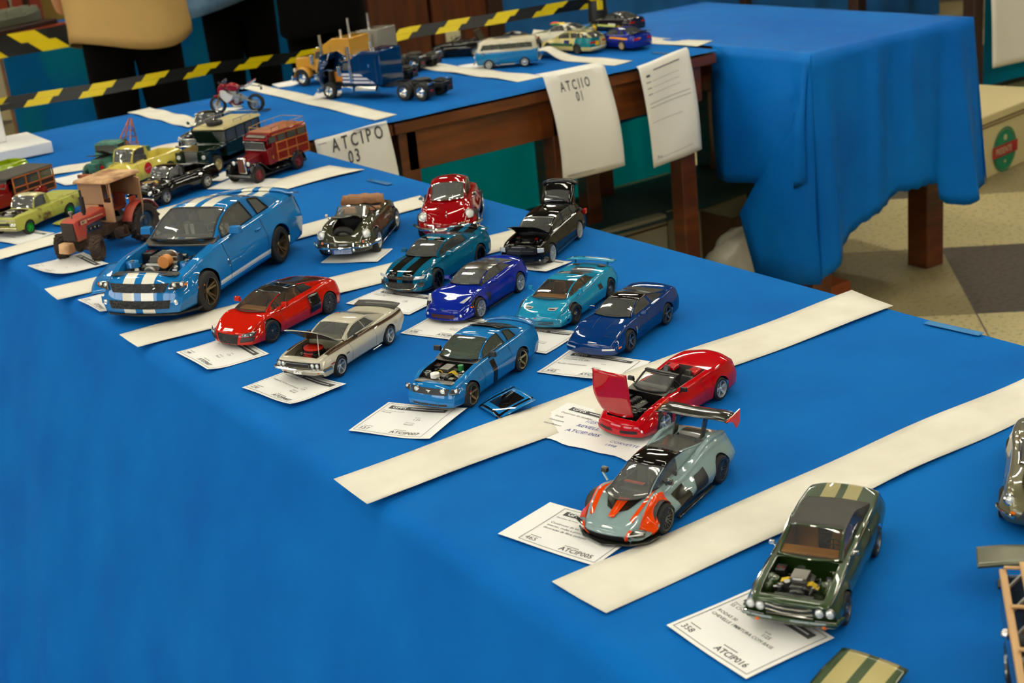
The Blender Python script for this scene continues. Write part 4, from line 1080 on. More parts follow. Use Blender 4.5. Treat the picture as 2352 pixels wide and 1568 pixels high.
# ------------------------------------------------------------------ printed cards
def card(label, BL, BR, TR, num=None, code=None, lines=(), ml=.004, mr=.004, mt=.004, mb_=.004, curl=(0, 0), bar=True, z=.0012, extra=None, hand=None, wavy=0, w=None, h=None, boxed=True):
    a, b, c_ = at(*BL), at(*BR), at(*TR); u = (b-a); W = w or u.length; u.normalize(); v = Vector((-u.y, u.x, 0)); H = h or (c_-b).dot(v); o = a
    if H < 0: v = -v; H = -H
    def fn(x, y, off=0):
        s, t = x/W, y/H; hh = z + curl[0]*max(0, s-.55)**2*4 + curl[1]*max(0, .4-t)**2*5*(.3+s) + .0006*sin(s*5+t*3+len(label))+.0008
        yy = y + (wavy*sin(s*9)+wavy*.6*sin(s*23) if t < .05 else 0)
        return o+u*x+v*yy+Vector((0, 0, hh+off))
    mb = MB(); mb.grid([[fn(W*i/16, H*j/12) for j in range(13)] for i in range(17)])
    ob = tag(mb.build('entry_card', cardp, smooth=60), label, 'entry card', 'entry cards beside the models')
    t = MB(); k = .00035; f = lambda x, y: fn(x, y, k)
    x0, x1, y0, y1 = ml, W-mr, mb_, H-mt
    if boxed:
        for p, q in (((x0, y0), (x1, y0)), ((x1, y0), (x1, y1)), ((x1, y1), (x0, y1)), ((x0, y1), (x0, y0))): line(t, f, *p, *q, .0006, 10)
    iw = x1-x0; ih = y1-y0
    def tx(s, fx, fy, sz, bold=0, sx=1): put_text(t, s, lambda a, b: f(x0+iw*fx+a, y0+ih*fy+b), sz, 0, bold, sx)
    if num: tx(num, .04, .05, .0088); line(t, f, x0+iw*.06, y0+ih*.17, x0+iw*.2, y0+ih*.17, .0007)
    if code: tx(code, .5, .05, .0088, .01); line(t, f, x0+iw*.52, y0+ih*.17, x0+iw*.7, y0+ih*.17, .0007)
    for (fx, fy, s, sz) in lines: tx(s, fx, fy, sz)
    if t.F: t.build('printing', ink, ob, smooth=0)
    if bar:
        t = MB(); xa, xb = x0+iw*.07, x0+iw*.93; ya, yb = y0+ih*.83, y0+ih*.94
        t.grid([[fn(xa+(xb-xa)*i/10, y, k) for y in (ya, yb)] for i in range(11)]); br = t.build('header_bar', ink, ob, smooth=0)
        t = MB(); put_text(t, 'GPPS', lambda a, b: fn(xa+.004+a, ya+.0015+b, k*1.8), .0085, 0, .02); t.grid([[fn(xa+.028+(iw*.5)*i/8, ya+(yb-ya)*q, k*1.8) for q in (.42, .6)] for i in range(9)])
        t.build('header_lettering', cardp, br, smooth=0)
    if hand:
        t = MB()
        for (fx, fy, s, sz) in hand: put_text(t, s, lambda a, b: f(x0+iw*fx+a, y0+ih*fy+b+.12*a), sz)
        t.build('handwriting', inkblue, ob, smooth=0)
    return ob
G1 = (.04, .74, 'Descricao do modelo', .0032); G2 = (.6, .6, 'escala', .003); G3 = (.6, .52, '1.24', .0055); G4 = (.55, .42, 'fabricante', .003); G5 = (.55, .35, 'Revell', .005)
card('card numbered 337 in front of the blue coupe with its bonnet off', (801, 993), (988, 1016), (1071, 945), '337', 'ATCIP007', (G1, G2, G3, G4, G5, (.04, .68, 'Mustang', .004)), mr=.014, curl=(.0035, 0))
card('card numbered 230 in front of the white coupe with its bonnet propped', (556, 894), (669, 941), (808, 895), '230', 'ATCIP007', (G1, G2, G3, G4, G5, (.04, .5, 'Preparado, Faccoes e carroceria', .0042)), curl=(.004, .003))
card('card numbered 299 in front of the red coupe with a black roof', (405, 812), (478, 858), (615, 813), '299', 'ATCIP007', (G1, G2, G3, G4, G5), curl=(0, .004))
card('card numbered 272 half under the big striped blue coupe', (179, 691), (230, 722), (330, 697), '272', 'ATCIP005', (), curl=(0, .003))
card('curled card in front of the tractor', (64, 614), (120, 645), (250, 610), '153', 'ATCIP', (G2, G4), curl=(.004, .008))
card('card under the nose of the rusty lime pickup at the left edge', (-42, 550), (42, 564), (108, 534), None, None, ((.3, .3, 'Chevy Pickup', .006),), bar=True)
card('card numbered 538 under the deep blue sports car', (920, 767), (1068, 789), (1121, 736), '538', 'ATCIP007', (G1, G2, G4, G5))
card('card numbered 543 under the nose of the dark blue sports car', (1233, 858), (1425, 885), (1481, 830), '543', 'ATCIP007', (G1, G2, G4, G5, (.04, .66, 'Corvette C4 ZR1', .0052), (.04, .45, 'Rodas customizadas', .005)), mr=.012, curl=(0, .002))
card('card numbered 465 in front of the orange and grey supercar', (1144, 1231), (1367, 1304), (1487, 1222), '465', 'ATCIP005', (G1, (.06, .58, 'Construcao do kit de resina', .0045), (.06, .5, 'interior, rodas e pintura', .0045), (.06, .42, 'decoracao de fibra carbono', .0045)), ml=.022)
card('card numbered 358 under the dark green coupe with open engine bay', (1531, 1441), (1714, 1565), (1903, 1460), '358', 'ATCIP016', (G1, (.04, .68, 'SS CHEVELLE', .0055), (.04, .52, 'RODAS 30', .005), (.34, .44, 'PINTURA COM BASE', .005), (.04, .44, 'CHEVELLE 1969', .005), G2, (.62, .53, '1/25', .0055)))
card('card on the cloth behind the white coupe, under the teal striped coupe', (795, 700), (940, 725), (1012, 686), None, None, (G1, G2, G3, (.04, .66, 'Camaro SS', .005)))
card('card under the nose of the black estate car with open bonnet', (1160, 612), (1256, 630), (1306, 604), None, 'TP007', (), curl=(.003, 0))
card('card beneath the grey open-top sports car', (737, 606), (867, 604), (888, 573), None, None, (), bar=False, boxed=True)
card('card mostly hidden beneath the red rounded coupe', (964, 570), (1050, 585), (1090, 560), None, None, (), bar=False)
card('card beneath the light blue wedge sports car', (1140, 798), (1255, 816), (1313, 763), None, None, (G4, G5), curl=(0, .001))
card('larger handwritten card with a torn edge under the red open-top sports car', (1188, 992), (1440, 1062), (1530, 985), None, None, ((.05, .70, 'Descricao do modelo', .005), (.05, .56, 'Escala', .005), (.05, .43, 'Fabricante', .005), (.05, .3, 'Identificacao', .005)),
     wavy=.002, boxed=False, hand=((.33, .6, '1/25', .008), (.32, .42, 'REVELL', .009), (.3, .22, 'ATCIP 005', .0095), (.6, .68, 'CHEVROLET', .009), (.72, .24, 'CORVETTE', .007), (.72, .12, '1998', .007)), mb_=.008)
card('card under the front wheels of the maroon van', (476, 437), (598, 437), (655, 412), None, None, (), bar=False)
card('card under the dark green four-wheel drive', (466, 418), (508, 418), (556, 396), None, None, (), bar=False)
card('card in front of the teal tow truck', (114, 414), (150, 430), (235, 408), None, None, (), curl=(0, .002))
card('card under the red and white motorcycle', (445, 266), (503, 267), (545, 249), None, None, (), bar=False)
card('card under the front wheel of the dark blue truck', (712, 232), (776, 226), (800, 208), None, None, (), bar=False, curl=(0, .004))
card('card under the front wheel of the yellow truck', (640, 203), (690, 195), (704, 182), None, None, (), bar=False, curl=(.004, 0))
card('card under the front of the blue and white camper van', (1052, 152), (1082, 163), (1135, 148), None, None, (), bar=False)
card('small white card beside the striped racing cars at the back', (1348, 84), (1368, 92), (1400, 83), None, None, (), bar=False)
# ------------------------------------------------------------------ the cars
def paint(name, col, rules=None, S=1/24, metal=.0, rough=.35, coat=1.0, noise=None): return mat(name, tuple(v*.9 for v in col), rough, metal, coat, rules, S, noise)
SPLIT = {'silver_stripe', 'mudflap', 'flap_mark', 'rear_light_bar', 'wing_support', 'frame_rail', 'sleeper_vent', 'door_handle', 'side_skirt', 'mirror', 'rail_post', 'tan_rail', 'side_door', 'side_skirt_trim', 'red_interior', 'roof_rails', 'side_trim', 'seat_stripe', 'rear_haunch', 'wiper', 'door_seam', 'hood_prop', 'cab_frame', 'front_fork', 'paddock_stand', 'side_moulding', 'cowl_vent', 'rear_deck_panel', 'roof_lights', 'red_seat'}
def parts(c, name, m, shapes, bevel=.015, parent=None, smooth=35, X=None):
    if name in SPLIT and len(shapes) > 1:
        for q in shapes: o = parts(c, name, m, [q, q][:1], bevel, parent, smooth, X)
        return o
    mb = MB(c.S); mb.X = X
    for q in shapes:
        k = q[0]
        if k == 'b': mb.box(q[1], q[2], q[4] if len(q) > 4 else 0, top=q[3] if len(q) > 3 else (1, 1))
        elif k == 'c': mb.cyl(q[1], q[2], q[3], q[4] if len(q) > 4 else 'z', q[5] if len(q) > 5 else 16, q[6] if len(q) > 6 else 0)
        elif k == 't': mb.tube(q[1], q[2], q[3] if len(q) > 3 else 6, q[4] if len(q) > 4 else 0)
        elif k == 'p': mb.prism(q[1], q[2], q[3], q[4], q[5] if len(q) > 5 else 0)
        elif k == 's': mb.ball(q[1], q[2], 12, q[4] if len(q) > 4 else 0, zs=q[3] if len(q) > 3 else (1, 1, 1))
        elif k == 'l': mb.lathe(q[1], q[2], q[3], q[4] if len(q) > 4 else 24)
    return mb.build(name, m, parent or c.root, bevel=bevel, smooth=smooth)
def lift(c, o, hinge, deg, name='hood', m=None, thick=.025, shift=(0, 0, 0)):
    """raise the panel of opening o about its front or rear edge"""
    mb = c.hood_panel(o); d = o[0] if hinge == 'front' else o[1]; x = c.X(d); z = c.ztop(d, o[2]*.5)
    R = Matrix.Translation((x+shift[0], shift[1], z+shift[2])) @ Matrix.Rotation(radians(deg)*(1 if hinge == 'front' else -1), 4, 'Y') @ Matrix.Translation((-x, 0, -z))
    mb.V = [(R @ (v/c.S))*c.S for v in mb.V]
    return mb.build(name, m or c.paint, c.root, solid=-thick, smooth=50)
def loose(c, o, name, label, m, px, py, rz, pitch=0, extra=None, z=0, roll=0, cat='model car bonnet'):
    mb = c.hood_panel(o); xs = [v.x for v in mb.V]; zs = [v.z for v in mb.V]; cx = (max(xs)+min(xs))/2; mz = min(zs)
    off = Vector((cx, 0, mz)); mb.V = [v-off for v in mb.V]
    ob = mb.build(name, m, None, solid=-.02, smooth=50); p = at(px, py); ob.location = (p.x, p.y, TZ+.002+z); ob.rotation_euler = (roll, pitch, rz); tag(ob, label, cat); return ob
def axle(c, FR, FL, heading=None, dz=0):
    a, b = at(*FR), at(*FL); n = (b-a).normalized(); h = Vector((n.y, -n.x, 0))
    if heading is not None: h = Vector((cos(radians(heading)), sin(radians(heading)), 0))
    m_ = (a+b)/2 - h*c.wb/2*c.S; print('AX', c.root.name, round((b-a).length/((c.tz*2+c.tw)*c.S), 2), round(math.degrees(atan2(h.y, h.x)), 1))
    c.root.location = (m_.x, m_.y, TZ+dz+.001); c.root.rotation_euler = (0, 0, atan2(h.y, h.x))
def FC(c, px, hd, side=1):
    p = at(*px); a = radians(hd); h = Vector((cos(a), sin(a), 0)); n = Vector((-h.y, h.x, 0)); m_ = p-h*c.wb/2*c.S-n*side*(c.tz+c.tw/2)*c.S
    c.root.location = (m_.x, m_.y, TZ+.001); c.root.rotation_euler = (0, 0, a)
def P2(c, F, R, side=1, dz=0):
    a, b = at(*F), at(*R); a.z = b.z = TZ+.001; c.place(a, b, side, dz)
def heading(px, py, deg, c, dz=0):
    p = at(px, py); c.root.location = (p.x, p.y, TZ+.001+dz); c.root.rotation_euler = (0, 0, radians(deg))
CAR = 'model car'

def spoil(c, d0, d1, w, h, m, name='spoiler', thick=.03):
    mb = MB(c.S); G = []
    for i in range(6):
        d = d0+(d1-d0)*i/5; row = []
        for y in (-1, -.85, -.6, -.3, 0, .3, .6, .85, 1):
            q = min(1, abs(y*w)/c.ybase(min(d, c.L))); row.append(Vector((c.X(d)+.12*abs(y)**3, y*w, c.ztop(min(d, c.L), q)+.012+h*(i/5)**1.6*(1-.25*abs(y)**4))))
        G.append(row)
    mb.grid(G); return mb.build(name, m, c.root, solid=thick)
def basic(c, opens, rim, style, rimf=.68, deep=.06, gl=None, roof=None, trim=black, tr=.014, interior=None, mats=None, seats=True, z=.34, dashz=None, wind=False, **k):
    c.shell(opens); cb = c.cab; c.cabin(roof=roof, gl=gl, trim=trim, tr=tr, wind_only=wind, **k); c.done(mats); c.under(); c.wheels(rim, style, rimf=rimf, deep=deep)
    im = interior or darkint
    c.tub(cb['dc']+.05, cb['dt'], cb['fc']-.01, z, im)
    if seats: c.seats((cb['drf']+cb['drr'])/2+.05, im, z=z-.02, h=min(.62, cb['H']-z-.38)); c.dash(cb['dc']+.05, im, w=2*c.ybase(cb['dc']+.2)*cb['fc']*.93, z=dashz or c.ztop(cb['dc'], 0)+.02)
# ---- 1:12 striped blue coupe
S12 = 1/11.8
ponyspec = dict(L=4.78, W=1.88, wb=2.72, fo=.80, r=.35, tw=.26, sill=.22, tum=.11, tuck=.05, rr=.08, k=2.4, bow=.2, bl=1.0, rbow=.14, rbl=.9, zm=.52,
    hood=[(0, .72), (.06, .79), (.3, .86), (.8, .93), (1.4, 1.01), (1.7, 1.05), (2.4, 1.09), (3.6, 1.11), (4.3, 1.13), (4.66, 1.13), (4.78, 1.07)],
    sh=[(0, .66), (.1, .72), (.4, .80), (.95, .92), (1.6, .97), (2.6, 1.0), (3.4, 1.04), (4.1, 1.08), (4.6, 1.07), (4.78, 1.0)],
    wid=[(0, .76), (.30, .86), (.80, .94), (1.5, .915), (2.6, .915), (3.2, .93), (3.67, .955), (4.3, .91), (4.78, .84)],
    nose=[(.2, -.02), (.34, -.03), (.5, .0), (.58, .02), (.72, .08), (.8, .12)], tail=[(.2, .05), (.6, 0), (.95, .02), (1.1, .0)],
    cab=dict(dc=1.68, drf=2.36, drr=3.1, dt=4.02, H=1.46, wr=.57, fc=.95, bowc=.2, bowr=.1, curve=1.3,
             prof=[(1.68, 1.05), (2.02, 1.29), (2.36, 1.42), (2.7, 1.46), (3.1, 1.42), (3.6, 1.28), (4.02, 1.12)],
             pil=[(1.68, 1.68, 'p'), (1.82, 1.90, 'g'), (2.98, 2.78, 'p'), (3.18, 3.06, 'g'), (3.58, 3.36, 'p'), (4.02, 4.02, 'p')],
             sidetrim=[(1.82, 1.90, 2.98, 2.78), (3.18, 3.06, 3.58, 3.36)]))
st_w = (226, 224, 210)
bp = paint('grabber_blue_striped', (24, 122, 196), [('box', (0, .185, .9), (9, .115, .7), st_w)] + [('box', (-.02, .9, z), (.96, .2, h), st_w) for z, h in ((.36, .028), (.315, .008))], S12)
plain_blue = paint('grabber_blue', (24, 122, 196), None, S12)
c = Car('striped_coupe', 'large bright blue coupe with twin white stripes and no bonnet', S12, ponyspec, bp)
ho = (.22, 1.60, .86); c.shell([ho]); c.cabin(trim=black, tr=.018, gl=clear); c.done(); c.under(); c.wheels(bronze, ('twin', 5), rimf=.70, deep=.09)
c.tub(.22, 1.66, .86, .40, plain_blue, 'engine_bay'); c.tub(1.72, 4.0, .93, .35, darkint)
c.engine(.30, 1.58, .86, air=('rib', gunm), strut=plain_blue, seed=4, m1=steel, nbits=34,
         extras=(('air_intake', 'cyl', .30, .42, .06, (.11, .16, 'x'), mat('intake_orange', (190, 120, 50), .5)), ('intake_ring', 'cyl', .46, .42, .06, (.145, .05, 'x'), steel), ('intake_elbow', 'cyl', .5, .48, .03, (.10, .2, 'y'), gunm)))
parts(c, 'radiator_cover', black, [('b', (c.X(.36), 0, .80), (.2, 1.3, .03), (1, .92))])
parts(c, 'cowl', gunm, [('p', [(c.X(1.48), .97), (c.X(1.74), 1.06), (c.X(1.74), 1.03), (c.X(1.48), .94)], 'y', -.70, .70)], .004)
mesh_b = mat('grille_mesh', (18, 18, 20), .5, bump=(260, 1.0, .004))
def corners(y0, y1, z0, z1, y2=None, y3=None): return [(y0, z0), (y1, z0), (y1 if y3 is None else y3, z1), (y0 if y2 is None else y2, z1)]
c.front([(-.50, .575), (.50, .575), (.58, .715), (-.58, .715)], 'grille', mesh_b, .012, 8)
c.front([(-.56, .30), (.56, .30), (.60, .44), (-.60, .44)], 'lower_grille', mesh_b, .012, 8)
c.front([(.56, .60), (.86, .63), (.88, .70), (.62, .735)], 'headlight', darklens, .014, 6, True, thick=.01)
for y in (.66, .78): c.lamp(y, .672, .042, name='lamp_bulb', ring=steel, off=.02)
c.front([(.835, .655), (.875, .66), (.875, .69), (.835, .69)], 'turn_signal', amber, .026, 3, True)
c.front([(.5, .36), (.78, .36), (.80, .48), (.6, .48)], 'fog_recess', plain_blue, .006, 4, True); c.lamp(.68, .40, .042, name='fog_light')
c.side([(.42, .50), (.62, .50), (.62, .53), (.42, .53)], 'side_marker', amber)
parts(c, 'splitter', black, [('p', [(c.X(.14)-.20, -.9), (c.X(.02)-.05, -.66), (c.X(-.03), 0), (c.X(.02)-.05, .66), (c.X(.14)-.20, .9), (c.X(.7), .9), (c.X(.7), -.9)], 'z', .165, .20)], .004)
mb = MB(S12); p = c.fp(.34, .645, .03); mb.tube([p+Vector((0, -.05, -.05)), p+Vector((0, -.01, -.045)), p+Vector((0, -.03, -.01)), p+Vector((0, .02, .01)), p+Vector((0, 0, .045)), p+Vector((0, -.035, .05))], .011, 6); mb.build('cobra_emblem', chrome, c.root)
mb = MB(S12)
for sg in (1, -1): y = sg*(c.yside(1.55, .62)+.012); mb.tube([(c.X(1.57), y, .56), (c.X(1.54), y, .60), (c.X(1.58), y, .64), (c.X(1.54), y, .68)], .011, 5)
mb.build('fender_emblem', chrome, c.root)
c.seam(1.62); c.seam(3.05); c.mirrors(1.98, plain_blue, z=1.10, out=.10, sz=(.14, .22, .13)); c.dash(1.72, z=1.02, wm=gunm, w=1.3)
c.seats(2.45, darkint); parts(c, 'seat_stripe', white, [('b', (c.X(2.62)+.0, s*.36+e, .80), (.02, .07, .5)) for s in (1, -1) for e in (-.06, .06)], .002, X=Matrix.Translation((.10, 0, 0)))
parts(c, 'door_handle', c.paint, [('b', (c.X(2.85), s*(c.yside(2.85, .84)+.02), .84), (.2, .03, .04)) for s in (1, -1)], .01)
spoil(c, 4.5, 4.82, .82, .03, bp)
P2(c, (492, 714), (655, 602.5))
h = loose(c, ho, 'loose_bonnet', 'blue bonnet with white stripes lying under the left side of the big striped coupe', bp, 302, 650, radians(-142)+.25, 0)

# ---- detached panels and 1:24 blue coupe
bb = paint('mid_blue', (22, 118, 190), [('box', (.10, .93, .60), (.12, .12, .60), (12, 14, 22), False, 0.0), ], 1/24)
blk24 = paint('semi_black', (40, 38, 32), rough=.45, metal=0, coat=.2)
s2 = dict(ponyspec); c = Car('blue_coupe', 'mid blue coupe with black rear window louvres and its bonnet off', 1/24, s2, bb)
bb_plain = paint('mid_blue_plain', (22, 118, 190))
c.shell([ho]); c.cabin(trim=black, tr=.016, gl=glass('green_glass', (190, 215, 195), .7)); c.done(); c.under(); c.wheels(mat('champagne_rim', (170, 160, 130), .25, .9), ('five', 5), rimf=.76, deep=.1)
c.tub(.22, 1.66, .86, .40, black, 'engine_bay'); c.tub(1.72, 4.0, .93, .35, darkint)
yel = mat('yellow_wire', (214, 180, 0), .5); grn = mat('green_cap', (30, 120, 60), .4)
c.engine(.30, 1.58, .85, air=None, strut=gunm, seed=9, m1=gunm, nbits=34, extras=(('white_reservoir', 'cyl', .2, -.2, .05, (.13, .12, 'z'), white), ('green_reservoir', 'cyl', .72, .62, .06, (.08, .16, 'z'), grn),
    ('ignition_wires', 'wires', .42, .52, .02, .12, yel), ('ignition_wires', 'wires', .45, -.25, .02, .1, yel), ('intake_box', 'box', .62, -.05, .05, (.4, .3, .12), gunm)))
parts(c, 'radiator_cover', gunm, [('b', (c.X(.36), 0, .81), (.22, 1.25, .03), (1, .92))])
parts(c, 'cowl', gunm, [('p', [(c.X(1.48), .97), (c.X(1.74), 1.06), (c.X(1.74), 1.03), (c.X(1.48), .94)], 'y', -.70, .70)], .004)
c.front([(-.56, .56), (.56, .56), (.62, .73), (-.62, .73)], 'grille', black, .012, 8)
for y in (.42,): c.lamp(y, .65, .075, name='grille_lamp')
mb = MB(c.S); p = c.fp(0, .655, .03); mb.prism([(p.y-.09, p.z+.04), (p.y-.02, p.z+.045), (p.y+.09, p.z+.03), (p.y+.03, p.z), (p.y, p.z-.05), (p.y-.02, p.z)], 'x', p.x, p.x+.015); mb.build('grille_emblem', chrome, c.root, smooth=0)
c.front([(.62, .58), (.86, .60), (.88, .73), (.66, .73)], 'headlight', darklens, .012, 6, True, thick=.01); c.lamp(.78, .66, .06, name='lamp_bulb')
for y in (-.42, -.14, .14, .42): c.front([(y-.13, .25), (y+.13, .25), (y+.13, .31), (y-.13, .31)], 'air_slot', black, .006, 3)
c.side([(.40, .46), (.75, .48), (.75, .505), (.40, .485)], 'side_marker', redlens); c.seam(1.5); c.seam(3.0)
c.mirrors(1.98, black, z=1.10, out=.11, sz=(.12, .24, .14)); c.dash(1.72, z=1.02, w=1.3); c.seats(2.55)
for i in range(7):
    d = 3.08+.13*i; mb = MB(c.S); ys = [-1, -.6, -.2, .2, .6, 1]; w = c.cab_side(d, 1)[0]*.93
    mb.grid([[c.cabP(dd, y*w, c.cab_z(dd)+zz-.05*abs(y)**3) for y in ys] for dd, zz in ((d, .05), (d+.13, .03))]); mb.build('rear_louvre', blk24, c.root, solid=.01)
spoil(c, 4.5, 4.82, .82, .04, bb_plain)
P2(c, (1092, 934), (1202.4, 853.7))
hb = paint('bonnet_blue_striped', (22, 118, 190), [('box', (0, .50, 0), (9, .045, 9), (8, 8, 14)), ('box', (-.05, .22, 0), (.36, .16, 9), (10, 8, 10)), ('box', (-.05, .0, 0), (.36, .1, 9), (10, 8, 10)), ('box', (.50, .3, 0), (.035, 9, 9), (8, 8, 14))], 1/24)
h = loose(c, (.20, 1.46, .92), 'loose_bonnet', 'blue bonnet with black stripes lying on the cloth right of the blue coupe', hb, 1163, 936, radians(-5+180), .05)
# ---- red mid-engine coupe, black roof, tan cabin
r8p = paint('bright_red', (204, 26, 8)); blackgl = paint('gloss_black', (16, 15, 14))
c = Car('red_coupe', 'bright red mid-engine coupe with black roof and dark side blade', 1/22, dict(L=4.43, W=1.9, wb=2.65, fo=.98, r=.34, tw=.27, sill=.17, tum=.13, tuck=.06, rr=.12, k=2.2, bow=.34, bl=1.2, rbow=.2, rbl=.8, zm=.5,
    hood=[(0, .56), (.1, .62), (.5, .73), (1.1, .86), (2.0, .92), (3.2, 1.0), (3.9, .98), (4.3, .92), (4.43, .84)],
    sh=[(0, .52), (.15, .60), (.55, .76), (.98, .85), (1.5, .82), (2.2, .86), (3.0, .94), (3.6, .98), (4.2, .92), (4.43, .80)],
    wid=[(0, .80), (.3, .89), (.98, .955), (1.6, .92), (2.5, .92), (3.1, .95), (3.63, .965), (4.2, .92), (4.43, .82)],
    nose=[(.17, .04), (.3, 0), (.45, .02), (.6, .1)],
    cab=dict(dc=1.15, drf=1.95, drr=2.6, dt=4.0, H=1.25, wr=.52, fc=.93, bowc=.22, curve=1.35, prof=[(1.15, .88), (1.5, 1.06), (1.95, 1.21), (2.3, 1.25), (2.75, 1.22), (3.3, 1.12), (4.0, .99)],
             pil=[(1.15, 1.15, 'p'), (1.35, 1.42, 'g'), (2.72, 2.6, 'b'), (3.25, 2.95, 'p'), (4.0, 4.0, 'p')])), r8p)
basic(c, [], gunm, ('y', 10), .74, .05, gl=clearer, roof=True, interior=tanint, mats=[r8p, mat('roof_black', (34, 32, 28), .2, 0, 1), black])
c.side([(2.72, .32), (3.15, .36), (3.22, .85), (2.78, .86)], 'side_blade', mat('carbon_black', (26, 24, 20), .25, 0, 1), .016, thick=.01)
c.front([(-.34, .20), (.34, .20), (.42, .50), (-.42, .50)], 'grille', mat('ribbed_grille', (22, 22, 20), .35, .4, bump=(300, 1, .002)), .012, 6)
c.front([(.44, .26), (.84, .30), (.86, .42), (.50, .40)], 'side_intake', black, .012, 6, True); c.front([(.50, .42), (.86, .44), (.90, .57), (.54, .52)], 'headlight', darklens, .014, 6, True, thick=.01)
for z in (.30, .335, .37): c.front([(.46, z), (.84, z+.02), (.84, z+.03), (.46, z+.01)], 'intake_slat', gunm, .02, 4, True)
for y in (.62, .76): c.lamp(y, .48, .035, name='lamp_bulb', off=.02)
c.mirrors(1.62, r8p, z=.98, out=.16, sz=(.12, .22, .14)); c.seam(1.55); c.seam(2.70)
P2(c, (627.4, 790), (767, 718.6))

# ---- white coupe, bonnet propped up
wh = paint('cream_white', (206, 200, 180), [('box', (-.35, .9, .83), (2.1, .25, .035), (70, 50, 36)), ('box', (-.35, .9, .785), (2.1, .25, .006), (96, 74, 56))])
whp = paint('cream_white_plain', (206, 200, 180))
c = Car('white_coupe', 'cream white coupe with brown side stripe and bonnet propped open over a red engine', 1/25, dict(L=4.86, W=1.92, wb=2.79, fo=.92, r=.33, tw=.25, sill=.24, tum=.13, tuck=.07, rr=.05, k=3.2, bow=.1, bl=.7, rbow=.08, rbl=.6, zm=.62,
    hood=[(0, .80), (.04, .84), (.5, .88), (1.5, .95), (2.6, .98), (3.7, 1.0), (4.6, 1.0), (4.86, .92)], sh=[(0, .76), (.1, .80), (1.0, .88), (2.0, .88), (2.9, .90), (3.4, .97), (4.2, .98), (4.7, .94), (4.86, .86)],
    wid=[(0, .88), (.3, .93), (.92, .95), (1.6, .94), (2.8, .94), (3.3, .96), (3.9, .965), (4.5, .92), (4.86, .86)], nose=[(.24, .16), (.4, .08), (.5, 0), (.7, -.03), (.85, .0)], tail=[(.24, .2), (.6, .05), (.9, 0)],
    cab=dict(dc=1.55, drf=2.2, drr=3.0, dt=3.85, H=1.31, wr=.60, fc=.93, bowc=.16, curve=1.2, prof=[(1.55, .96), (1.85, 1.13), (2.2, 1.28), (2.6, 1.31), (3.0, 1.28), (3.4, 1.15), (3.85, 1.0)],
             pil=[(1.55, 1.55, 'p'), (1.68, 1.78, 'g'), (2.72, 2.52, 'g'), (3.28, 2.85, 'p'), (3.85, 3.85, 'p')], sidetrim=[(1.68, 1.78, 2.72, 2.52), (2.72, 2.52, 3.28, 2.85)])), wh)
ho2 = (.16, 1.48, .84)
olive = mat('olive_interior', (92, 88, 58), .7)
basic(c, [ho2], chrome, ('five', 5), .70, .08, gl=clear, trim=whp, tr=.02, interior=olive)
c.tub(.16, 1.5, .84, .40, mat('bay_cream', (150, 144, 120), .6), 'engine_bay')
redeng = mat('red_engine', (150, 20, 10), .4)
c.engine(.24, 1.44, .78, m1=redeng, air=('oval', mat('red_air_filter', (196, 30, 14), .3, 0, .8)), seed=2, nbits=18, strut=None)
c.front([(-.80, .56), (.80, .56), (.82, .74), (-.82, .74)], 'grille', black, .012, 8)
mb = MB(c.S); pts = [c.fp(y, z, .03) for y, z in ((-.42, .60), (0, .60), (.42, .60), (.44, .65), (.42, .70), (0, .70), (-.42, .70), (-.44, .65))]; mb.tube(pts, .012, 5, closed=True); mb.build('grille_frame', chrome, c.root)
for y in (.55, .71): c.lamp(y, .65, .068, off=.02, ring=steel)
mb = MB(c.S); mb.tube([c.P(.35, -.97, .50)]+[c.fp(y, .50, .07) for y in (-.9, -.6, -.2, .2, .6, .9)]+[c.P(.35, .97, .50)], .055, 8); mb.build('front_bumper', chrome, c.root)
c.plate(.44, None, .3, .15, off=.13); mb = MB(c.S); p = c.fp(0, .44, .14); mb.tube([p+Vector((0, -.06, -.02)), p+Vector((0, 0, .03)), p+Vector((0, .06, -.02))], .01, 4); mb.build('plate_mark', ink, c.root)
c.lamp(.62, .36, .04, name='turn_signal', m=amber, ring=None); c.side([(.42, .56), (.62, .56), (.62, .60), (.42, .60)], 'side_marker', redlens)
parts(c, 'front_spoiler', black, [('b', (c.X(.2), 0, .27), (.06, 1.5, .07))], .01)
h = lift(c, ho2, 'rear', 35, m=whp)
for o_ in (h,): o_.data.materials.append(black)
mb = c.hood_panel((.22, 1.42, .78)); x = c.X(ho2[1]); z0 = c.ztop(ho2[1], .4); R = Matrix.Translation((x, 0, z0)) @ Matrix.Rotation(-radians(35), 4, 'Y') @ Matrix.Translation((-x, 0, -z0-.045)); mb.V = [(R @ (v/c.S))*c.S for v in mb.V]
mb.build('hood_lining', blk24, c.root)
parts(c, 'hood_prop', whp, [('t', [(c.X(.3), .62, .86), (c.X(.52), .50, 1.53)], .014)], 0)
mb = MB(c.S); mb.grid([[(c.X(d)+.1*abs(y)**3, y*.82, 1.005+(d-4.45)*.22) for y in (-1, -.6, -.2, .2, .6, 1)] for d in (4.45, 4.6, 4.78)]); mb.build('rear_spoiler', blk24, c.root, solid=.03)
c.side([(1.25, .60), (1.42, .60), (1.42, .64), (1.25, .64)], 'fender_script', ink, .01); c.mirrors(1.9, black, z=.98, out=.08, sz=(.08, .12, .09))
parts(c, 'exhaust_tip', chrome, [('c', (c.X(3.0), .86, .16), .035, .5, 'x')], 0); c.seam(1.6); c.seam(2.95)
P2(c, (785.7, 867), (902.8, 791))

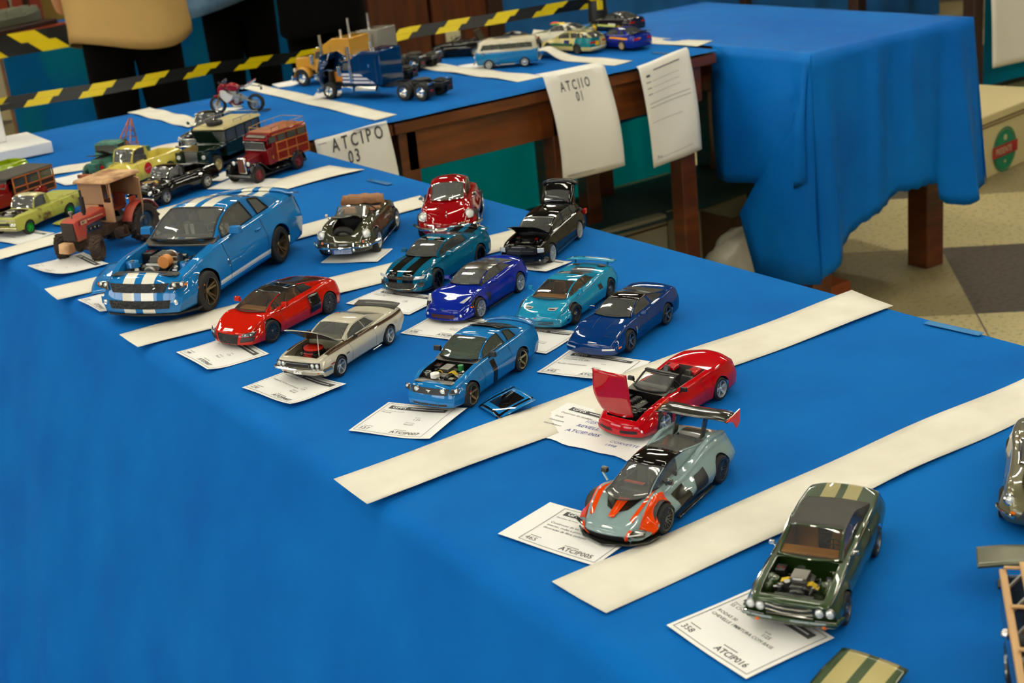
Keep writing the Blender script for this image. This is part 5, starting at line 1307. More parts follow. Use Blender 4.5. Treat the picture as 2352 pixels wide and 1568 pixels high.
# ---- teal coupe with black bonnet stripes
tealp = paint('teal_metallic_striped', (2, 96, 132), [('box', (1.2, .30, 0), (1.25, .19, 9), (14, 14, 14)), ('box', (-2.2, .30, 0), (.5, .19, 9), (14, 14, 14))], 1/23)
tealpp = paint('teal_metallic', (2, 96, 132))
c = Car('teal_coupe', 'teal blue coupe with two wide black stripes on its closed bonnet', 1/23, dict(L=4.78, W=1.9, wb=2.81, fo=.94, r=.355, tw=.26, sill=.2, tum=.14, tuck=.06, rr=.09, k=2.6, bow=.24, bl=1.1, rbow=.16, rbl=.9, zm=.55,
    hood=[(0, .70), (.06, .76), (.4, .84), (1.0, .93), (1.5, .99), (2.6, 1.0), (4.0, 1.04), (4.55, 1.08), (4.7, 1.08), (4.78, 1.0)], sh=[(0, .64), (.1, .70), (.5, .80), (.95, .88), (1.6, .90), (2.8, .94), (3.6, 1.0), (4.4, 1.02), (4.78, .94)],
    wid=[(0, .82), (.35, .90), (.95, .955), (1.6, .915), (2.7, .91), (3.3, .94), (3.75, .965), (4.3, .92), (4.78, .84)], nose=[(.2, -.05), (.34, -.02), (.42, .02), (.55, .02), (.7, .07)],
    cab=dict(dc=1.45, drf=2.15, drr=2.95, dt=3.95, H=1.35, wr=.56, fc=.94, bowc=.2, curve=1.35, prof=[(1.45, .99), (1.8, 1.2), (2.15, 1.31), (2.55, 1.35), (2.95, 1.32), (3.4, 1.20), (3.95, 1.05)],
             pil=[(1.45, 1.45, 'p'), (1.60, 1.70, 'g'), (3.35, 3.12, 'p'), (3.95, 3.95, 'p')])), tealp)
basic(c, [], blackgl, ('y', 5), .74, .07, gl=smoke, trim=black)
c.front([(-.52, .56), (.52, .56), (.56, .66), (-.56, .66)], 'grille', mesh_b, .012, 6); c.front([(-.60, .28), (.60, .28), (.50, .46), (-.50, .46)], 'lower_grille', mesh_b, .012, 8)
mb = MB(c.S); mb.tube([c.fp(y, z, .03) for y, z in ((-.64, .46), (-.56, .33), (-.42, .27), (0, .26), (.42, .27), (.56, .33), (.64, .46))], .014, 5); mb.build('grille_trim', chrome, c.root)
c.front([(.52, .58), (.86, .61), (.88, .68), (.58, .68)], 'headlight', lens, .014, 6, True, thick=.01); c.front([(.68, .34), (.86, .36), (.84, .5), (.66, .46)], 'side_intake', black, .01, 4, True)
mb = MB(c.S); p = c.fp(0, .62, .03); mb.box(p, (.02, .16, .03)); mb.box(p, (.02, .05, .055)); mb.build('bowtie_emblem', mat('gold_badge', (200, 150, 40), .25, .9), c.root)
parts(c, 'splitter', black, [('p', [(c.X(.14)-.25, -.9), (c.X(.02)-.08, -.66), (c.X(-.02), 0), (c.X(.02)-.08, .66), (c.X(.14)-.25, .9), (c.X(.7), .9), (c.X(.7), -.9)], 'z', .15, .18)], .004)
c.mirrors(1.8, tealpp, z=1.0, out=.13, sz=(.12, .22, .13)); spoil(c, 4.45, 4.8, .8, .08, tealp); c.seam(1.55); c.seam(3.05)
P2(c, (1008, 667), (1110, 606))

# ---- deep blue sports car, grey roof, bonnet window
db = paint('deep_blue', (8, 36, 158), [('box', (.62, .0, 1.0), (.17, .17, .4), (130, 132, 120))])
c = Car('blue_sports_car', 'deep blue sports car with dark grey roof and clear bonnet window', 1/24, dict(L=4.47, W=1.93, wb=2.685, fo=.90, r=.345, tw=.28, sill=.17, tum=.14, tuck=.06, rr=.11, k=1.9, bow=.36, bl=1.2, rbow=.2, rbl=.8, zm=.5,
    hood=[(0, .52), (.12, .60), (.6, .74), (1.2, .88), (1.7, .93), (2.6, .94), (3.6, 1.02), (4.2, 1.05), (4.38, 1.03), (4.47, .93)], sh=[(0, .50), (.15, .58), (.5, .74), (.9, .86), (1.5, .84), (2.5, .88), (3.3, .97), (4.1, 1.0), (4.47, .88)],
    wid=[(0, .76), (.3, .87), (.9, .965), (1.5, .91), (2.4, .90), (3.0, .94), (3.58, .98), (4.1, .93), (4.47, .84)], nose=[(.17, -.03), (.3, 0), (.45, .02), (.58, .12)],
    cab=dict(dc=1.6, drf=2.25, drr=2.85, dt=3.95, H=1.24, wr=.52, fc=.92, bowc=.22, curve=1.3, prof=[(1.6, .93), (1.95, 1.10), (2.25, 1.20), (2.6, 1.24), (2.95, 1.21), (3.4, 1.12), (3.95, 1.02)],
             pil=[(1.6, 1.6, 'r'), (1.73, 1.80, 'g'), (2.85, 2.72, 'r'), (3.0, 2.92, 'g'), (3.5, 3.2, 'p'), (3.95, 3.95, 'p')])), db)
basic(c, [], chrome, ('y', 7), .76, .06, gl=clear, roof=True, mats=[db, mat('roof_dark_grey', (62, 60, 52), .2, .2, 1), black])
c.front([(-.42, .24), (.42, .24), (.46, .36), (-.46, .36)], 'lower_grille', mat('dark_red_mesh', (60, 14, 30), .6), .012, 6)
for sg in (1, -1):
    mb = MB(c.S); G = []
    for i in range(7):
        u = i/6; G.append([Vector((c.X(c.warp(.08+.42*u, sg*(.62+.1*u), .6)), sg*(.60+.16*u+.16*(v-.5)*(1-.5*u)), 0)) for v in (0, .33, .66, 1)])
    for r in G:
        for q in r:
            d = c.X(q.x)
            q.z = c.ztop(c.ax-q.x, min(1, abs(q.y)/c.ybase(c.ax-q.x)))+.035
    mb.grid(G); mb.build('headlight', lens, c.root, solid=.02)
c.lamp(.62, .32, .05, name='fog_light', ring=None); c.side([(.35, .48), (.55, .49), (.55, .53), (.35, .52)], 'side_marker', amber)
mb = MB(c.S); p = c.fp(0, .53, .03); mb.prism([(p.y-.1, p.z+.03), (p.y+.1, p.z+.03), (p.y, p.z-.04)], 'x', p.x, p.x+.015); mb.build('nose_emblem', chrome, c.root, smooth=0)
c.side([(1.45, .38), (1.62, .38), (1.66, .66), (1.5, .66)], 'fender_vent', black, .008, 4)
parts(c, 'splitter', black, [('p', [(c.X(.5), -.92), (c.X(.2), -.76), (c.X(-.03), 0), (c.X(.2), .76), (c.X(.5), .92), (c.X(.8), .9), (c.X(.8), -.9)], 'z', .13, .16), ('b', (0, .92, .15), (1.7, .06, .04)), ('b', (0, -.92, .15), (1.7, .06, .04))], .004)
c.mirrors(1.95, db, z=.95, out=.13, sz=(.12, .2, .12)); c.seam(1.68); c.seam(2.95)
P2(c, (1110.6, 731), (1197, 673))

# ---- light blue wedge
eb = paint('light_blue', (26, 142, 184)); ebd = mat('eb_black', (12, 12, 12), .3, 0, .6)
c = Car('light_blue_sports_car', 'light turquoise wedge sports car with tan seats and a rear wing', 1/24, dict(L=4.4, W=1.94, wb=2.55, fo=1.02, r=.33, tw=.27, sill=.17, tum=.16, tuck=.06, rr=.09, k=3.0, bow=.26, bl=1.1, rbow=.14, rbl=.8, zm=.5,
    hood=[(0, .50), (.08, .56), (.6, .68), (1.1, .80), (1.5, .84), (2.6, .88), (3.6, .95), (4.2, .95), (4.4, .88)], sh=[(0, .46), (.12, .53), (.6, .68), (1.0, .78), (1.6, .78), (2.6, .84), (3.4, .93), (4.1, .92), (4.4, .82)],
    wid=[(0, .84), (.3, .92), (1.0, .965), (1.7, .95), (2.6, .955), (3.57, .975), (4.1, .95), (4.4, .88)], nose=[(.17, .05), (.28, 0), (.4, .0), (.52, .08)],
    cab=dict(dc=1.05, drf=1.95, drr=2.5, dt=3.3, H=1.13, wr=.50, fc=.90, bowc=.2, curve=1.15, prof=[(1.05, .80), (1.5, .99), (1.95, 1.10), (2.25, 1.13), (2.55, 1.12), (3.0, 1.02), (3.3, .93)],
             pil=[(1.05, 1.05, 'p'), (1.25, 1.32, 'g'), (2.35, 2.2, 'b'), (2.42, 2.27, 'g'), (3.0, 2.6, 'p'), (3.3, 3.3, 'p')])), eb)
basic(c, [], gunm, ('disc', 10), .72, .05, gl=clearer, interior=tanint, trim=black, tr=.012, z=.28)
for sg in (1, -1): pass
c.top([(.30, .42), (.30, .78), (.52, .84), (.46, .38)], 'headlight', lens, .012, 5, True); c.top([(.34, .45), (.34, .75), (.40, .76), (.40, .44)], 'lamp_lid_gap', ebd, .02, 3, True)
for z in (.26, .305, .35): c.front([(.10, z), (.60, z), (.60, z+.024), (.10, z+.024)], 'grille_slot', ebd, .008, 5, True)
mb = MB(c.S); pts = [c.fp(y, z, .015) for y, z in ((-.05, .27), (-.06, .36), (0, .40), (.06, .36), (.05, .27))]; mb.tube(pts, .012, 4, closed=True); mb.build('horseshoe_frame', eb, c.root)
mb = MB(c.S); p = c.fp(0, .46, .01); mb.ball(p, .03, 8, zs=(.4, 1, .6)); mb.build('red_badge', redlens, c.root)
c.side([(.30, .28), (.46, .28), (.46, .36), (.30, .36)], 'side_intake', ebd, .008, 3); c.side([(2.75, .55), (3.0, .55), (3.0, .70), (2.8, .70)], 'side_vent', ebd, .008, 3)
c.mirrors(1.5, eb, z=.93, out=.1, sz=(.07, .16, .13)); c.seam(1.4); c.seam(2.45)
c.top([(3.34, .0), (3.34, .55), (3.75, .5), (3.75, .0)], 'engine_cover_vent', ebd, .01, 5, True); c.top([(3.85, .45), (3.85, .85), (4.1, .85), (4.1, .5)], 'deck_vent', ebd, .01, 3, True)
mb = MB(c.S); mb.grid([[(c.X(d), y, 1.10+.02*sin(pi*(d-4.02)/.3)-.05*abs(y/.85)**4) for y in (-.85, -.7, -.35, 0, .35, .7, .85)] for d in (4.02, 4.1, 4.2, 4.32)]); mb.build('rear_wing', eb, c.root, solid=.03)
parts(c, 'wing_support', eb, [('b', (c.X(4.15), s*.6, 1.02), (.14, .03, .16)) for s in (1, -1)], .008)
P2(c, (1320.5, 750.6), (1412.7, 680.7))

# ---- navy sports car with black roof
nv = paint('navy_blue_metallic', (0, 50, 118))
c = Car('navy_sports_car', 'metallic navy sports car with black roof panel and pop-up headlight lids', 1/24, dict(L=4.48, W=1.81, wb=2.44, fo=1.03, r=.33, tw=.26, sill=.19, tum=.12, tuck=.05, rr=.06, k=2.6, bow=.22, bl=.9, rbow=.1, rbl=.7, zm=.5,
    hood=[(0, .50), (.05, .56), (.5, .68), (1.1, .80), (1.7, .87), (2.6, .90), (3.5, .94), (4.2, .98), (4.40, .98), (4.48, .92)], sh=[(0, .48), (.08, .54), (.5, .68), (1.0, .80), (1.7, .82), (2.7, .86), (3.4, .92), (4.3, .95), (4.48, .88)],
    wid=[(0, .82), (.3, .87), (1.0, .905), (1.7, .875), (2.6, .87), (3.0, .89), (3.47, .915), (4.1, .89), (4.48, .84)], nose=[(.19, .02), (.3, 0), (.44, .0), (.54, .07)],
    cab=dict(dc=1.62, drf=2.3, drr=2.82, dt=3.9, H=1.185, wr=.50, fc=.93, bowc=.2, curve=1.2, rge=3.85, prof=[(1.62, .87), (2.0, 1.05), (2.3, 1.155), (2.6, 1.185), (2.85, 1.17), (3.3, 1.06), (3.9, .96)],
             pil=[(1.62, 1.62, 'p'), (1.78, 1.84, 'g'), (2.8, 2.68, 'p'), (2.95, 2.82, 'g'), (3.75, 3.3, 'p'), (3.9, 3.9, 'p')])), nv)
basic(c, [], steel, ('five', 5), .72, .06, gl=smoke, roof=True, mats=[nv, mat('roof_black_gloss', (20, 14, 12), .12, 0, 1), black], interior=mat('maroon_interior', (60, 20, 22), .7), z=.3)
c.front([(.44, .33), (.80, .34), (.80, .39), (.44, .39)], 'front_lamp', lens, .01, 5, True); c.front([(-.30, .32), (.30, .32), (.30, .36), (-.30, .36)], 'plate_recess', nv, .01, 3)
c.side([(.16, .33), (.36, .34), (.36, .39), (.16, .39)], 'side_marker', amber); c.side([(1.38, .44), (1.44, .44), (1.52, .62), (1.46, .62)], 'fender_vent', chrome, .01, 3)
mb = MB(c.S)
for sg in (1, -1):
    for (d0, d1, q0, q1) in ((.34, .62, .55, .88),):
        pts = [c.P(d, sg*c.ybase(d)*q, c.ztop(d, q)+.004) for d, q in ((d0, q0), (d0, q1), (d1, q1), (d1, q0))]; mb.tube(pts, .006, 4, closed=True)
mb.build('lamp_lid_seam', black, c.root)
c.top([(.7, .30), (1.4, .42), (1.4, .44), (.7, .32)], 'hood_crease', black, .005, 4, True)
c.mirrors(1.95, nv, z=.90, out=.12, sz=(.1, .2, .1)); c.seam(1.72); c.seam(2.95)
P2(c, (1453, 808.7), (1536, 746))

# ---- red open-top sports car
rc = paint('guards_red', (196, 6, 20)); c5 = dict(L=4.57, W=1.87, wb=2.65, fo=.95, r=.325, tw=.26, sill=.17, tum=.13, tuck=.05, rr=.10, k=2.2, bow=.34, bl=1.1, rbow=.14, rbl=.8, zm=.5,
    hood=[(0, .50), (.1, .57), (.6, .72), (1.2, .85), (1.7, .91), (2.6, .92), (3.6, .99), (4.3, 1.02), (4.5, 1.0), (4.57, .92)], sh=[(0, .47), (.12, .54), (.5, .72), (.95, .83), (1.6, .83), (2.6, .87), (3.4, .94), (4.2, .97), (4.57, .86)],
    wid=[(0, .78), (.3, .86), (.95, .935), (1.5, .89), (2.5, .885), (3.1, .91), (3.6, .945), (4.2, .91), (4.57, .84)], nose=[(.17, 0), (.3, 0), (.45, .03), (.55, .1)],
    cab=dict(dc=1.6, drf=2.12, drr=2.9, dt=3.3, H=1.2, wr=.54, fc=.88, bowc=.2, curve=1.2, prof=[(1.6, .91), (1.85, 1.05), (2.12, 1.17), (2.9, 1.2), (3.3, 1.0)], pil=[(1.6, 1.6, 'p'), (3.3, 3.3, 'p')]))
c = Car('red_open_sports_car', 'red open-top sports car with its bonnet standing upright', 1/25, c5, rc)
ho3 = (.12, 1.52, .84)
basic(c, [ho3], chrome, ('five', 5), .74, .05, gl=clear, trim=black, tr=.03, wind=True, seats=False, z=.3)
c.seats(2.55, blk24, z=.3, h=.5, w=.46); c.dash(1.62, blk24, z=.90, w=1.3)
c.tub(.12, 1.55, .84, .36, black, 'engine_bay'); c.engine(.4, 1.42, .72, m1=gunm, air=('rib', black), seed=12, nbits=26)
parts(c, 'cowl', gunm, [('p', [(c.X(1.40), .86), (c.X(1.66), .93), (c.X(1.66), .90), (c.X(1.40), .83)], 'y', -.62, .62)], .004)
parts(c, 'windshield_header', black, [('b', (c.X(2.16), 0, 1.175), (.1, 1.1, .05))], .01)
c.front([(.12, .25), (.62, .26), (.60, .34), (.14, .33)], 'side_intake', black, .01, 5, True); c.lamp(.72, .34, .045, name='fog_light', ring=None)
mb = c.hood_panel(ho3); x = c.X(ho3[0]); z0 = c.ztop(ho3[0], .4)
R = Matrix.Translation((x-.02, 0, z0)) @ Matrix.Rotation(radians(88), 4, 'Y') @ Matrix.Translation((-x, 0, -z0)); mb.V = [(R @ (v/c.S))*c.S for v in mb.V]
mb.build('hood', rc, c.root, solid=-.02, smooth=50)
c.mirrors(1.9, black, z=.93, out=.12, sz=(.1, .2, .12)); c.seam(1.62); c.seam(2.85)
parts(c, 'rear_deck_panel', rc, [('b', (c.X(3.12), s*.36, .93), (.36, .34, .1), (.8, .8)) for s in (1, -1)], .03)
P2(c, (1530, 1000), (1660, 919.5))

# ---- orange and grey supercar
sg_ = paint('pale_grey_blue', (140, 164, 166), [('box', (1.62, .93, .70), (.62, .26, .32), (226, 66, 8))]); org = paint('orange_paint', (240, 72, 10)); carb = mat('carbon_fibre', (34, 33, 28), .2, .2, 1)
c = Car('grey_orange_supercar', 'pale grey and orange supercar with a tall black rear wing', 1/24, dict(L=4.74, W=1.96, wb=2.67, fo=1.12, r=.34, tw=.28, sill=.16, tum=.22, tuck=.10, rr=.12, k=2.0, bow=.42, bl=1.35, rbow=.14, rbl=.8, zm=.42,
    hood=[(0, .40), (.1, .46), (.6, .60), (1.1, .72), (1.5, .80), (2.6, .86), (3.4, .92), (4.2, .95), (4.74, .84)], sh=[(0, .36), (.15, .46), (.6, .70), (1.12, .86), (1.5, .80), (1.9, .70), (2.5, .74), (3.0, .88), (3.6, .98), (4.3, .95), (4.74, .84)],
    wid=[(0, .78), (.3, .90), (1.12, .98), (1.7, .93), (2.3, .90), (3.0, .96), (3.8, .99), (4.4, .95), (4.74, .88)], nose=[(.16, .10), (.26, .05), (.34, .0), (.42, .08)],
    cab=dict(dc=1.05, drf=2.0, drr=2.7, dt=3.9, H=1.2, wr=.46, fc=.82, bowc=.35, curve=1.1, prof=[(1.05, .72), (1.5, .95), (2.0, 1.13), (2.4, 1.2), (2.8, 1.17), (3.3, 1.05), (3.9, .95)],
             pil=[(1.05, 1.05, 'r'), (1.30, 1.40, 'g'), (2.55, 2.5, 'p'), (3.0, 2.9, 'p'), (3.9, 3.9, 'p')])), sg_)
basic(c, [], gunm, ('y', 9), .76, .06, gl=clear, roof=True, mats=[sg_, mat('roof_black_glass', (14, 12, 10), .08, 0, 1), black], trim=black, z=.24, seats=False)
c.seats(2.15, blk24, z=.22, h=.5, w=.42); c.dash(1.35, black, z=.74, w=1.0); parts(c, 'dash_trim', org, [('b', (c.X(1.62), -.12, .80), (.10, .5, .02))], .005)
c.top([(.50, 0), (.62, .42), (1.12, .78), (1.12, 0)], 'bonnet_scoop', carb, .012, 10, True); c.top([(.30, 0), (.32, .13), (.98, .20), (.98, 0)], 'orange_nose_blade', org, .03, 8, True, thick=.015)
c.top([(.30, .80), (.22, .99), (.86, 1.0), (1.45, .86)], 'orange_fender', org, .014, 10, True)
c.top([(1.18, .66), (1.12, .78), (1.62, .90), (1.58, .82)], 'cowl_edge', carb, .012, 5, True)
c.front([(.48, .22), (.84, .26), (.88, .40), (.62, .42)], 'headlight', carb, .012, 6, True); c.front([(.54, .33), (.84, .35), (.84, .37), (.54, .355)], 'light_bar', lens, .03, 5, True, thick=.01)
c.front([(.44, .18), (.50, .18), (.62, .44), (.55, .44)], 'orange_blade', org, .025, 5, True, thick=.015)
c.side([(.36, .20), (.62, .18), (.55, .58), (.22, .44)], 'orange_corner', org, .014, 6, thick=.012)
c.front([(-.46, .17), (.46, .17), (.42, .30), (-.42, .30)], 'front_intake', black, .01, 6)
parts(c, 'splitter', carb, [('p', [(c.X(.75), -.97), (c.X(.42), -.90), (c.X(.10), -.6), (c.X(-.10), 0), (c.X(.10), .6), (c.X(.42), .90), (c.X(.75), .97), (c.X(1.0), .8), (c.X(1.0), -.8)], 'z', .09, .125)], .006)
for sg in (1, -1):
    parts(c, 'nose_blade', sg_, [('p', [(c.X(.20), .14), (c.X(.50), .14), (c.X(.42), .30), (c.X(.16), .24)], 'y', sg*.52, sg*.56)], .006)
c.side([(1.85, .22), (2.45, .22), (2.30, .62), (1.75, .60)], 'door_window', carb, .010, 6); c.side([(2.50, .24), (3.06, .30), (3.1, .70), (2.72, .62)], 'side_intake', black, .012, 6)
parts(c, 'side_skirt', carb, [('b', (-.05, s*.93, .12), (1.7, .10, .05)) for s in (1, -1)], .01)
parts(c, 'rear_haunch', sg_, [('p', [(c.X(2.9), .80), (c.X(3.3), 1.0), (c.X(3.8), 1.08), (c.X(4.5), 1.0), (c.X(4.6), .90), (c.X(3.4), .86)], 'y', s*.56, s*.68) for s in (1, -1)], .03)
c.top([(3.2, 0), (3.2, .4), (4.5, .5), (4.5, 0)], 'engine_cover', carb, .02, 6, True)
mb = MB(c.S); G = []
for i in range(7):
    u = i/6; G.append([(c.X(4.08+.55*u)-.10*(y*y), y, 1.40+.05*sin(u*pi)+.02*u-.10*max(0, abs(y)-.55)**2*4) for y in [-.95+1.9*j/16 for j in range(17)]])
mb.grid(G); mb.build('rear_wing', carb, c.root, solid=.025, smooth=60)
parts(c, 'wing_support', carb, [('p', [(c.X(3.9), .95), (c.X(4.1), .93), (c.X(4.38), 1.41), (c.X(4.22), 1.41), (c.X(4.08), 1.34)], 'y', s*.36-.018, s*.36+.018) for s in (1, -1)], .008)
for s in (1, -1): parts(c, 'wing_endplate', org if s > 0 else org, [('p', [(c.X(4.10), 1.40), (c.X(4.82), 1.46), (c.X(4.78), 1.14), (c.X(4.6), 1.05), (c.X(4.45), 1.26)], 'y', s*.95-.015, s*.95+.015)], .008)
c.mirrors(1.55, carb, z=1.02, out=.10, sz=(.13, .18, .13), stalk=False)
for s in (1, -1): parts(c, 'mirror_stalk', sg_, [('t', [(c.X(1.50), s*.74, .78), (c.X(1.54), s*.90, .98)], .028)], 0)
P2(c, (1534.4, 1227.8), (1663.6, 1109))

# ---- dark green coupe, open engine bay
dg = paint('dark_green_metallic', (34, 60, 12), [('box', (-2.15, .24, 1.0), (.5, .16, .6), (150, 140, 90))], 1/25, .35); dgp = paint('dark_green_plain', (34, 60, 12), metal=.35)
mustard = mat('mustard_interior', (178, 116, 20), .6); vinyl = mat('black_vinyl_roof', (50, 47, 42), .6, bump=(900, .3, .0004))
c = Car('green_coupe', 'dark green coupe with black vinyl roof, mustard seats and no bonnet', 1/25, dict(L=4.9, W=1.93, wb=2.845, fo=.86, r=.34, tw=.24, sill=.24, tum=.14, tuck=.06, rr=.07, k=3.0, bow=.09, bl=.6, rbow=.1, rbl=.6, zm=.55,
    hood=[(0, .80), (.04, .84), (.6, .90), (1.5, .97), (2.6, 1.0), (3.8, 1.03), (4.6, 1.03), (4.82, 1.05), (4.9, .98)], sh=[(0, .76), (.08, .80), (.8, .88), (1.6, .91), (2.6, .92), (3.3, 1.0), (4.1, 1.0), (4.7, 1.0), (4.9, .94)],
    wid=[(0, .90), (.3, .94), (.9, .955), (1.6, .93), (2.7, .93), (3.3, .96), (3.8, .965), (4.5, .93), (4.9, .88)], nose=[(.24, .14), (.38, .02), (.46, .06), (.6, .02), (.8, 0)],
    cab=dict(dc=1.6, drf=2.3, drr=3.05, dt=4.05, H=1.36, wr=.58, fc=.93, bowc=.16, curve=1.3, rge=3.6, roofall=True, wpil=0, prof=[(1.6, .98), (1.95, 1.17), (2.3, 1.32), (2.7, 1.36), (3.1, 1.34), (3.55, 1.2), (4.05, 1.04)],
             pil=[(1.6, 1.6, 'p'), (1.78, 1.88, 'g'), (3.28, 3.05, 'r'), (4.05, 4.05, 'r')])), dg)
ho4 = (.20, 1.52, .86)
basic(c, [ho4], steel, ('five', 5), .7, .06, gl=clearer, roof=True, mats=[dg, vinyl, black], interior=mustard, trim=dgp, tr=.02, z=.34, rear=False)
parts(c, 'dash_top', mustard, [('b', (c.X(1.78), 0, 1.0), (.34, 1.22, .05), (.8, .95))], .02)
c.tub(.20, 1.6, .86, .38, dgp, 'engine_bay')
c.engine(.3, 1.5, .80, m1=mat('engine_grey', (90, 92, 96), .35, .5), air=('box', gunm), seed=7, nbits=16, strut=dgp, extras=(('ignition_wires', 'wires', .35, .48, 0, .14, yel), ('ignition_wires', 'wires', .4, -.45, 0, .14, yel), ('coil', 'cyl', .3, -.4, .02, (.07, .16, 'z'), steel)))
for s in (1, -1): parts(c, 'inner_fender', dgp, [('s', (c.X(.9), s*.62, .62), .27, (1.2, .6, .9))], 0)
c.front([(-.46, .50), (.46, .50), (.48, .74), (-.48, .74)], 'grille', black, .01, 8)
for z, s in ((.74, 1), (.63, 1), (.52, 1)):
    mb = MB(c.S); mb.tube([c.fp(y, z-.05*(1-(y/.46)**2)*s*(1 if z > .6 else -.3), .03) for y in (-.46, -.3, -.15, 0, .15, .3, .46)], .022, 6); mb.build('grille_bar', chrome, c.root)
for y in (.58, .78): c.lamp(y, .66, .085, off=.02, ring=steel)
mb = MB(c.S); mb.tube([c.P(.3, -.97, .44)]+[c.fp(y, .44, .06) for y in (-.9, -.6, -.2, .2, .6, .9)]+[c.P(.3, .97, .44)], .05, 8); mb.build('front_bumper', dgp, c.root)
mb = MB(c.S); mb.tube([c.fp(y, .485, .08) for y in (.5, .7, .9)], .02, 6); mb.tube([c.fp(y, .485, .08) for y in (-.9, -.7, -.5)], .02, 6); mb.build('bumper_trim', chrome, c.root)
c.lamp(.66, .33, .05, name='turn_signal', m=amber, ring=None)
mb = MB(c.S)
for s in (1, -1):
    mb.tube([c.P(d, s*(c.wsh(d)-.01), interp(c.sh, d)-.01) for d in (.12, .4, .8, 1.2, 1.6)], .016, 5); mb.tube([c.P(d, s*(c.wsh(d)-.012), interp(c.sh, d)-.005) for d in (1.6, 2.0, 2.5, 3.0, 3.3)], .02, 5)
mb.build('side_trim', chrome, c.root); c.mirrors(1.95, chrome, z=1.0, out=.07, sz=(.08, .13, .09)); c.seam(1.62); c.seam(3.1)
P2(c, (1951, 1433), (2018, 1279))
gb = paint('green_bonnet_striped', (40, 66, 12), [('box', (-.0, .30, 0), (9, .20, 9), (158, 146, 92)), ('box', (0, .30, 0), (9, .012, 9), (158, 146, 92))], 1/25, .3)
c4_ = (.10, 1.60, .94)
h = loose(c, c4_, 'loose_bonnet', 'green bonnet with two cream stripes at the bottom edge of the picture', gb, 1965, 1600, 0, .0)
hd_ = radians(-166.5); q = at(2010, 1490, .768); h.location = (q.x+cos(hd_)*.030, q.y+sin(hd_)*.030, TZ+.004); h.rotation_euler = (0, .05, hd_)
# ------------------------------------------------------------------ rounded sports cars
s356 = dict(L=4.0, W=1.67, wb=2.1, fo=.82, r=.32, tw=.18, sill=.20, tum=.12, tuck=.08, rr=.16, k=1.5, bow=.30, bl=.9, rbow=.35, rbl=1.1, zm=.45,
    hood=[(0, .50), (.06, .60), (.25, .69), (.7, .79), (1.2, .90), (1.7, .95), (2.6, .95), (3.2, .90), (3.7, .72), (3.95, .52), (4.0, .45)],
    sh=[(0, .52), (.08, .66), (.3, .80), (.7, .86), (1.2, .87), (1.8, .86), (2.6, .87), (3.1, .84), (3.6, .68), (3.9, .50), (4.0, .42)],
    wid=[(0, .62), (.15, .72), (.5, .80), (.9, .83), (1.6, .81), (2.4, .81), (2.9, .835), (3.4, .79), (3.85, .66), (4.0, .58)], nose=[(.2, .10), (.38, 0), (.5, .02), (.62, .10)],
    cab=dict(dc=1.18, drf=1.72, drr=2.3, dt=3.3, H=1.31, wr=.47, fc=.90, bowc=.2, curve=1.5, qw=.90, edge=.76, prof=[(1.18, .90), (1.45, 1.08), (1.72, 1.24), (2.05, 1.32), (2.4, 1.28), (2.85, 1.12), (3.3, .90)],
             pil=[(1.18, 1.18, 'p'), (1.34, 1.40, 'g'), (2.1, 2.05, 'p'), (2.2, 2.14, 'g'), (2.62, 2.42, 'p'), (3.3, 3.3, 'p')], sidetrim=[(1.34, 1.40, 2.1, 2.05), (2.2, 2.14, 2.62, 2.42)]))
def face356(c, plate_txt, plate_m, tm=None):
    for sg in (1, -1):
        mb = MB(c.S); p = c.P(.16, sg*.61, .66); mb.X = Matrix.Translation(p) @ Matrix.Rotation(sg*.12, 4, 'Z') @ Matrix.Rotation(-.35, 4, 'Y')
        r = .115; mb.lathe([(r*.86, -.14), (r*1.16, -.12), (r*1.16, .02), (r*1.04, .05), (r*.9, .03)], axis='x', n=22, k=1); mb.lathe([(0, .065), (r*.4, .058), (r*.75, .04), (r*.94, .01)], axis='x', n=22, k=0); mb.build('headlight', [lens, chrome], c.root)
    mb = MB(c.S); mb.tube([c.P(.5, -.90, .40), c.P(.25, -.84, .40)]+[c.fp(y, .40, .10) for y in (-.68, -.45, -.2, 0, .2, .45, .68)]+[c.P(.25, .84, .40), c.P(.5, .90, .40)], .042, 8); mb.build('front_bumper', chrome, c.root)
    for sg in (1, -1):
        mb = MB(c.S); p = c.fp(sg*.34, .40, .15); mb.tube([p+Vector((-.02, 0, -.09)), p+Vector((.01, 0, -.04)), p+Vector((.01, 0, .05)), p+Vector((-.02, 0, .12))], .028, 8); mb.build('bumper_guard', chrome, c.root)
    c.lamp(.56, .50, .035, name='turn_signal', m=amber, off=.02); c.front([(.36, .48), (.50, .49), (.50, .52), (.36, .51)], 'horn_grille', chrome, .02, 3, True)
    c.plate(.30, plate_txt, .52, .12, m=plate_m, tm=tm, off=.10, size=.10)
    parts(c, 'side_trim', chrome, [('b', (0, s*.84, .20), (1.7, .03, .03)) for s in (1, -1)], .008)
rp = paint('deep_red', (150, 4, 12), rough=.3)
c = Car('red_rounded_coupe', 'deep red rounded vintage coupe with closed bonnet and chrome bumper', 1/16.4, s356, rp)
basic(c, [], chrome, ('disc', 8), .66, .04, gl=clear, trim=chrome, tr=.014, z=.35)
face356(c, 'CO-7-23', mat('pink_plate', (190, 150, 150), .5))
mb = MB(c.S); mb.tube([c.P(d, 0, c.ztop(d, 0)+z) for d, z in ((.10, .01), (.14, .05), (.24, .055), (.36, .02))], .016, 6); mb.build('hood_handle', chrome, c.root)
parts(c, 'wiper', chrome, [('t', [(c.X(1.08), y, .93), (c.X(1.15), y+.30, .985)], .007) for y in (-.35, .05)], 0)
mb = MB(c.S)
